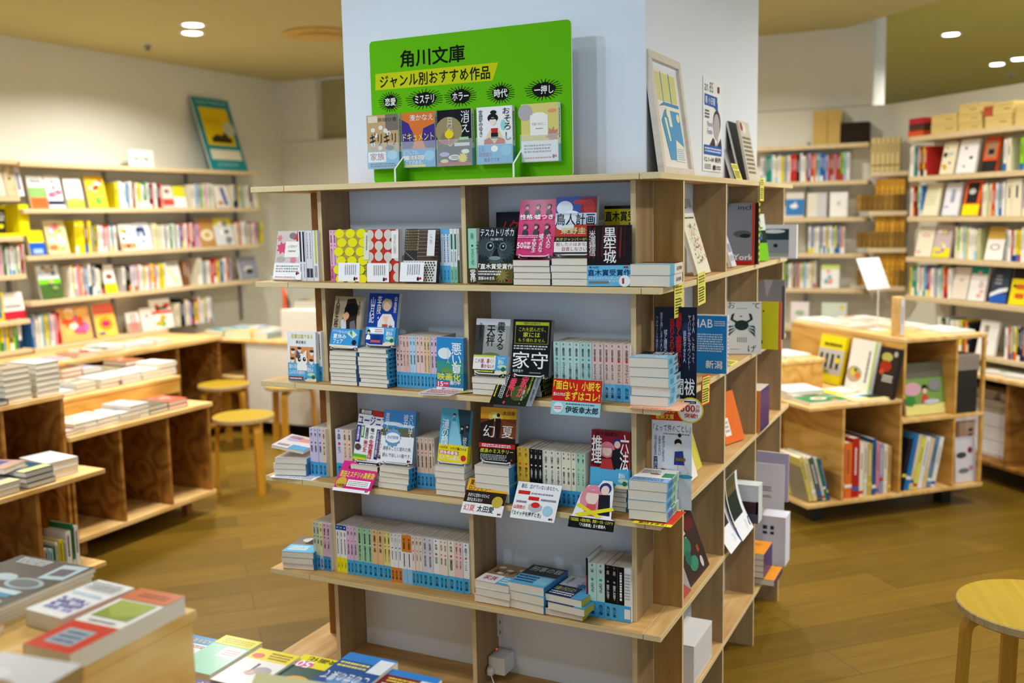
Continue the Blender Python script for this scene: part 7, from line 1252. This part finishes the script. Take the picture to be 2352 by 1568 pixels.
# corner boxed sets
GK = 'brown boxed sets in the corner'
zc = [1.7765, 1.5215, 1.2815, 1.0315]
def brow(u0, u1, z, n, H, cols, place, D=.12):
    a = along(u0, z, FC, .03); c_ = along(u1, z, FC, .03); w = (c_-a)/n
    for i in range(n):
        col = rnd.choice(cols)
        far(FR(*FC) @ Tr((a+w*i+.0004, .03+D/2, z+.001)) @ Rz(-PI/2), D, H, w*.96, '%s boxed volume, %s from the left, %s' % ('amber' if col in AM else 'tan' if col in ('d8c486', 'd2bc7c') else 'dark brown', NUM[i], place), col=col, spine=[('L', .3, .15, .7, .45, 1, '6a4818'), ('r', .1, .8, .9, .84, '7a5420')], group=GK, name='boxed_volume', cat='boxed book')
AM = ['d8a034', 'e0aa3c', 'c88f2c']; DK = ['806028', '8f6c30', 'a37e38', '665028']
brow(1999, 2066, zc[0], 6, .215, ['d8c486', 'd2bc7c'], 'on the top corner board')
for k in (1, 2, 3):
    pl = ['', 'second', 'third', 'lowest'][k]+' corner board'
    brow(1967, 2078, zc[k], 9, .105, DK if k < 3 else DK+AM, 'bottom layer, '+pl); brow(2010, 2078, zc[k]+.107, 6, .10, AM, 'upper layer, '+pl)

# ---------------------------------------------------------------- island contents
FI2 = (ISO+Rz(ISA) @ Vector((.545, .95, 0)), -PI/4); GI = 'books on the display island'
def i2(u0, u1, H, lb, cols, spec, ly=-.06, t_=.02, **k):
    return face(FI2, u0, u1, .601, ly, H, lb, cols, spec, t=t_, tilt=k.pop('tilt', .2), group=GI, name='picture_book', **k)
i2(1868, 1925, .26, 'yellow and grey book with four dark arches, standing on the island', ['f0e01c'], [('r', 0, .28, 1, .8, 'c8c4b8')]+[('r', .1+.22*i, .38, .2+.22*i, .68, '22262e') for i in range(4)]+[('c', .8, .5, .1, .07, 'e8d81c'), ('l', .2, .14, .9, .24, 1, '4a4a20'), ('c', .3, .75, .25, .05, '8a9a3a')], ly=-.07)
i2(1938, 1994, .27, 'white book with a round bowl photo and lime spine, standing on the island', ['efece6'], [('c', .3, .68, .3, .22, 'b8a888'), ('c', .25, .64, .1, .1, 'e0c83c'), ('c', .45, .7, .1, .08, 'e0702c'), ('c', .34, .6, .06, .05, '3a6a2a'), ('L', .72, .2, .85, .8, 1, '777'), ('r', .95, 0, 1, 1, 'b8dc1c')], ly=-.09, t_=.024)
i2(2003, 2048, .25, 'dark book with tomato dish photo, standing on the island', ['2c2624'], [('c', .4, .2, .28, .16, 'b8b45a'), ('c', .4, .38, .3, .2, 'a8301c'), ('c', .25, .5, .12, .1, 'c8502c'), ('c', .82, .12, .1, .1, 'b8b0a8'), ('l', .35, .55, .9, .7, 3, 'e6e2dc')], ly=-.07)
def iflat(lx, ly, z, w, h, t_, ang, lb, fr_, col, **k):
    p = ISO+Rz(ISA) @ Vector((lx, ly, 0)); k.setdefault('group', GI); k.setdefault('name', 'magazine'); return flat(p.x, p.y, z, w, h, t_, ISA+ang, lb, fr_, col, **k)
iflat(.14, .11, .6008, .22, .15, .018, -.0, 'green cookbook with an oval dish, lying at the front corner of the island', [('c', .45, .5, .2, .14, 'efe6dc'), ('c', .45, .5, .12, .07, 'c8703a'), ('r', .6, .8, .75, 1, 'e0883c'), ('l', .72, .2, .95, .5, 3, 'cfe6d8')], '148048')
iflat(.38, .10, .6008, .22, .17, .010, 0, 'yellow, blue and black magazine lying beside the green cookbook', [('r', 0, 0, .5, .9, 'f0e87a'), ('p', [(.1, .2), (.9, .1), (.9, .6), (.2, .7)], 'a8c8e8'), ('r', .5, .3, 1, .8, '22302c')]+[('c', .08+.1*i, .9, .03, .03, 'f0d81c') for i in range(9)], 'e8e0a0')
iflat(.12, .31, .6008, .20, .2, .022, .2, 'white magazine with blue print in a small pile on the island', [('c', .4, .4, .3, .12, 'b8c8e8')], 'efeef2'); iflat(.13, .30, .6234, .2, .2, .02, -.1, 'curling white magazine on top of the small island pile', [('l', .1, .4, .6, .5, 1, '555')], 'f2f2f6')
iflat(.38, .30, .6008, .2, .15, .01, .1, 'white and yellow leaflet lying behind the magazines on the island', [('r', 0, 0, .3, 1, 'e8dc3c')], 'ece8e4')
for i, (lx, cc, nm) in enumerate(((.12, 'e8a0c8', 'pink'), (.28, 'f2f0f4', 'white'))): iflat(lx, .60, .7602, .16, .2, .016, .05, '%s magazine lying on the island step' % nm, [('r', 0, 0, 1, .3, 'e8d83c')] if i == 0 else [('c', .5, .5, .2, .1, 'd8d0e0')], cc)
for i, (lx, ly, cc, nm, ang) in enumerate(((.67, .58, 'eee8d8', 'cream magazine', .05), (.94, .18, 'eef0f0', 'white magazine with green title', -.05), (.90, .47, 'e9efe2', 'white magazine with green print', .08), (.92, .78, 'f4efe6', 'white magazine with red script', -.06), (.68, .84, 'e8f0ea', 'pale green magazine', .04))):
    iflat(lx, ly, .9008, .19, .25, .014, ang, '%s lying on top of the island' % nm, blot(100+i, [['e8c07a', 'f0f0e8'], ['2a9a7a', 'f4f4f4'], ['7ab05a', 'e8d88a'], ['d8504a', 'f4f4f4'], ['9ac8a0', 'f4f4f4']][i], 5), cc)
p = ISO+Rz(ISA) @ Vector((.585, .10, .9005)); t = thing('wooden_block', 'upright tan block with a white printed strip, on the island', 'block', p, (0, 0, ISA-.3))
b = MB(); b.box(-.022, .022, -.03, .03, 0, .20); b.build('block_body', M['pine'], t, bevel=.002); b = MB(); b.box(.001, .018, -.0315, -.0303, .01, .19, 'dcdce6'); Cv(b, (.001, -.0317, .19), (1, 0, 0), (0, 0, -1), .017, .18, .0003).draw([('L', .3, .2, .7, .7, 1, '557')]); b.build('label_strip', M['matte'], t)
p = onz(2015, 757, .9); t = thing('sign_stand', 'thin white table stand holding a tilted blank white panel on the island', 'sign stand', (p.x, p.y, .9005), (0, 0, 1.0))
b = MB(); b.lathe([(.05, 0), (.05, .004), (.012, .007)], 28); b.build('stand_base', M['wplas'], t); b = MB(); b.tube([(0, 0, .006), (0, 0, .22)], .0035); b.build('stand_pole', M['wplas'], t)
b = MB(); b.box(-.09, .09, -.006, 0, .0, .18, T=Tr((.0, 0, .215)) @ Rx(-.45)); b.build('sign_panel', M['wplas'], t, bevel=.002)
x0 = ISO; L = lambda lx, ly, z_: FR(*FI) @ Vector((lx, ly, z_))
face(FI, 2082, 2172, .4925, .06, .265, 'picture book with a dark haired child lying in a green meadow, island shelf', ['7aa050', (.0, .3, '6a6a5a'), (.8, 1, 'e8e08a')], [('c', .2, .5, .22, .14, 'd8a8b8'), ('h', .5, .52, .16, '1a1412', 'f0d0c0', 'c85040'), ('c', .65, .76, .2, .05, 'c8ccd8'), ('c', .75, .45, .16, .12, '8a8a90'), ('c', .12, .72, .12, .1, '3a8a3a')], tilt=.16, group=GI, name='picture_book')
face(FI, 2150, 2178, .4925, .2, .19, 'plain cream book behind the meadow picture book', ['c8bc98'], tilt=.05, group=GI)
t = thing('storage_box', 'grey topped black storage box in the open end bay of the island', 'box', L(.963, .10, .493), (0, 0, ISA)); b = MB(); b.box(-.065, .065, -.08, .08, 0, .22); b.build('box_body', M['dark'], t, bevel=.003); b = MB(); b.box(-.07, .07, -.085, .085, .22, .30); b.build('box_lid', plain('warm_grey_card', '8f8577', .8), t, bevel=.003)
row(FI, 1850, 1925, .1185, .03, 'hcssg', 'leaning in the first island bay', 'picture books in the island bays', (.22, .28), D=.2, lean=-.14) if 0 else None
def bay(x0_, items, place, lean=0.0, ly=.03, k=1.0):
    x = x0_
    for i, (cc, nm, t_, h, d, sp_) in enumerate(items):
        t_ = t_*k
        far(FR(*FI) @ Tr((x, ly+d/2, .1190+t_*abs(math.sin(lean)))) @ Ry(lean) @ Rz(-PI/2), d, h, t_, '%s picture book in %s of the island' % (nm, place), front=sp_, col=cc, spine=[('L', .3, .1+.03*(i % 4), .7, .5+.06*(i % 3), 1, ['333', '555', 'eee'][i % 3]), ('r', 0, .68+.07*(i % 4), 1, .74+.07*(i % 4), ['e8d04a', 'f4f4f0', '3a6ab0', 'c83c30', 'f0ede0'][i % 5])], group='picture books in the island bays', name='picture_book'); x += t_/math.cos(lean)+.0012
bay(.03, [('d8c86a', 'large yellow', .02, .235, .22, [('r', .35, .2, 1, 1, '9a937e')]), ('e2d4a0', 'cream', .02, .23, .2, []), ('5a5e62', 'slate grey', .025, .225, .2, [('r', 0, .5, 1, 1, '3a4a6a')]), ('d8d4c8', 'off white', .012, .23, .2, []), ('1f7a64', 'green', .012, .225, .2, []), ('2a50a0', 'blue', .008, .22, .2, [])], 'the first bay', lean=-.28, k=1.15)
bay(.22, [('d04a5a', 'thin red and green', .008, .26, .2, []), ('e8742c', 'orange, yellow and magenta', .03, .28, .22, [('r', .7, 0, 1, .7, 'f0d83c'), ('r', 0, .7, 1, 1, 'e02a50'), ('r', .25, .08, .6, .3, 'd8c8c8'), ('l', .62, .1, .9, .3, 2, '5a4030')]), ('b82c20', 'deep red', .03, .30, .24, []), ('efe6d4', 'cream spined', .018, .27, .2, []), ('e0d8c4', 'sand', .015, .27, .2, []), ('c8b04a', 'ochre', .018, .265, .2, []), ('2a5a90', 'tall blue', .016, .285, .24, []), ('d888a0', 'pink spined', .014, .27, .2, []), ('9a98b8', 'lavender', .016, .26, .2, []), ('e6dcc8', 'beige', .018, .25, .2, []), ('c89c4a', 'amber', .014, .24, .2, [])], 'the second bay', k=1.42)
bay(.565, [('22222a', 'black', .02, .27, .2, []), ('1f7ac8', 'large bright blue', .02, .29, .24, [('p', [(.5, 0), (1, 0), (.6, 1), (.3, 1)], '4a9ad8')]), ('d8cc9a', 'tan', .018, .285, .22, []), ('e8e04a', 'lemon', .018, .265, .2, []), ('f0ecec', 'white and red', .022, .27, .2, []), ('e0c8a0', 'apricot', .018, .26, .2, []), ('6a8ab0', 'steel blue', .02, .265, .2, []), ('eeeeea', 'white with navy', .02, .26, .2, [])], 'the third bay', lean=.20, k=1.35)
face(FI, 2195, 2242, .1185, .04, .235, 'white booklet with black ink drawing and red emblem in the end bay of the island', ['dcd8e2'], [('c', .3, .4, .25, .12, '4a4a4a'), ('c', .4, .75, .25, .1, '777'), ('c', .72, .3, .12, .12, '8a3040'), ('r', .65, .65, .85, .75, 'c88aa8')], tilt=.08, group=GI)
face(FI, 2198, 2238, .1185, .16, .29, 'peach folder standing behind the ink drawing booklet', ['c8a890', (.0, .02, '4a4a7a')], [('r', .6, .15, .85, .2, '443'), ('r', .6, .25, .85, .3, '443')], tilt=.03, group=GI)
# printer
t = thing('printer', 'white box shaped printer with paper trays inside the low cabinet', 'printer', DO+Rz(DA) @ Vector((.60, .02, .1205)), (0, 0, DA))
b = MB(); b.box(-.19, .27, -.02, .17, .0, .29); b.build('printer_body', M['wplas'], t, bevel=.008)
b = MB(); b.box(-.2, .28, -.03, .175, .292, .33); b.build('printer_lid', M['wplas'], t, bevel=.006)
for k in range(3): b = MB(); b.box(-.185, .265, -.024, -.0205, .02+k*.08, .092+k*.08); b.build('paper_tray', M['wplas'], t, bevel=.002)
b = MB(); b.box(-.17, .0, -.0255, -.021, .262, .276); b.build('output_slot', M['dark'], t)
for i, (lx, cc, nm) in enumerate(((.50, 'e8e6dc', 'white'), (.66, 'ecebd0', 'cream'), (.84, 'f0f0ec', 'bright white'))):
    q_ = DO+Rz(DA) @ Vector((lx, .09, 0)); 
    for k in range(3): flat(q_.x, q_.y, .4525+k*.0155, .15, .13, .014, DA+.1*(k-1), '%s paper bundle, %s on the printer' % (nm, ORD[2-k]), [], cc, group='paper bundles on the printer', name='paper_bundle', cat='paper')
for i, (lx, cc, nm) in enumerate(((.42, 'e6dca0', 'pale yellow'), (.60, 'd8d8b0', 'olive green printed'), (.78, 'ecebe4', 'white'), (.95, 'f0ede8', 'thick white'))):
    q_ = DO+Rz(DA) @ Vector((lx, .02, 0)); flat(q_.x, q_.y, .6055, .16, .2, .018, DA+.1*i, '%s book lying on the desk under the diagonal wall shelf' % nm, blot(120+i, ['5a8a3a', 'e8e0c0'], 3), cc, group='flat books on the right desk', hard=True, name='hardback_book')

# ---------------------------------------------------------------- the far books: 300 largest singly, the rest as one object
FAR.sort(key=lambda q: -q[0])
for ar, b, Mx, lb, ct, gp in FAR[:300]:
    o = b.build('book', [M['print'], M['pages']]); setM(o, Mx); prop(o, lb, ct, gp)
R_ = MB()
for ar, b, Mx, lb, ct, gp in FAR[300:]:
    n = len(R_.v); R_.v += [tuple(Mx @ Vector(v)) for v in b.v]; R_.f += [tuple(n+i for i in f) for f in b.f]; R_.c += b.c; R_.m += b.m
if FAR[300:]:
    o = R_.build('book_rows', [M['print'], M['pages']]); prop(o, 'slim blurred book spines filling gaps in the rows of the far wall shelves', 'books'); o['kind'] = 'stuff'
print('FAR', len(FAR))
dups = [l for l, v in LAB.items() if len(v) > 1]
print('DUPLABELS', len(dups), dups[:12])
lw = [l for l in LAB if not 4 <= len(l.replace(',', ' ').split()) <= 16]
print('LONGLABELS', len(lw)); [print('  LL', len(l.split()), l) for l in lw[:80]]
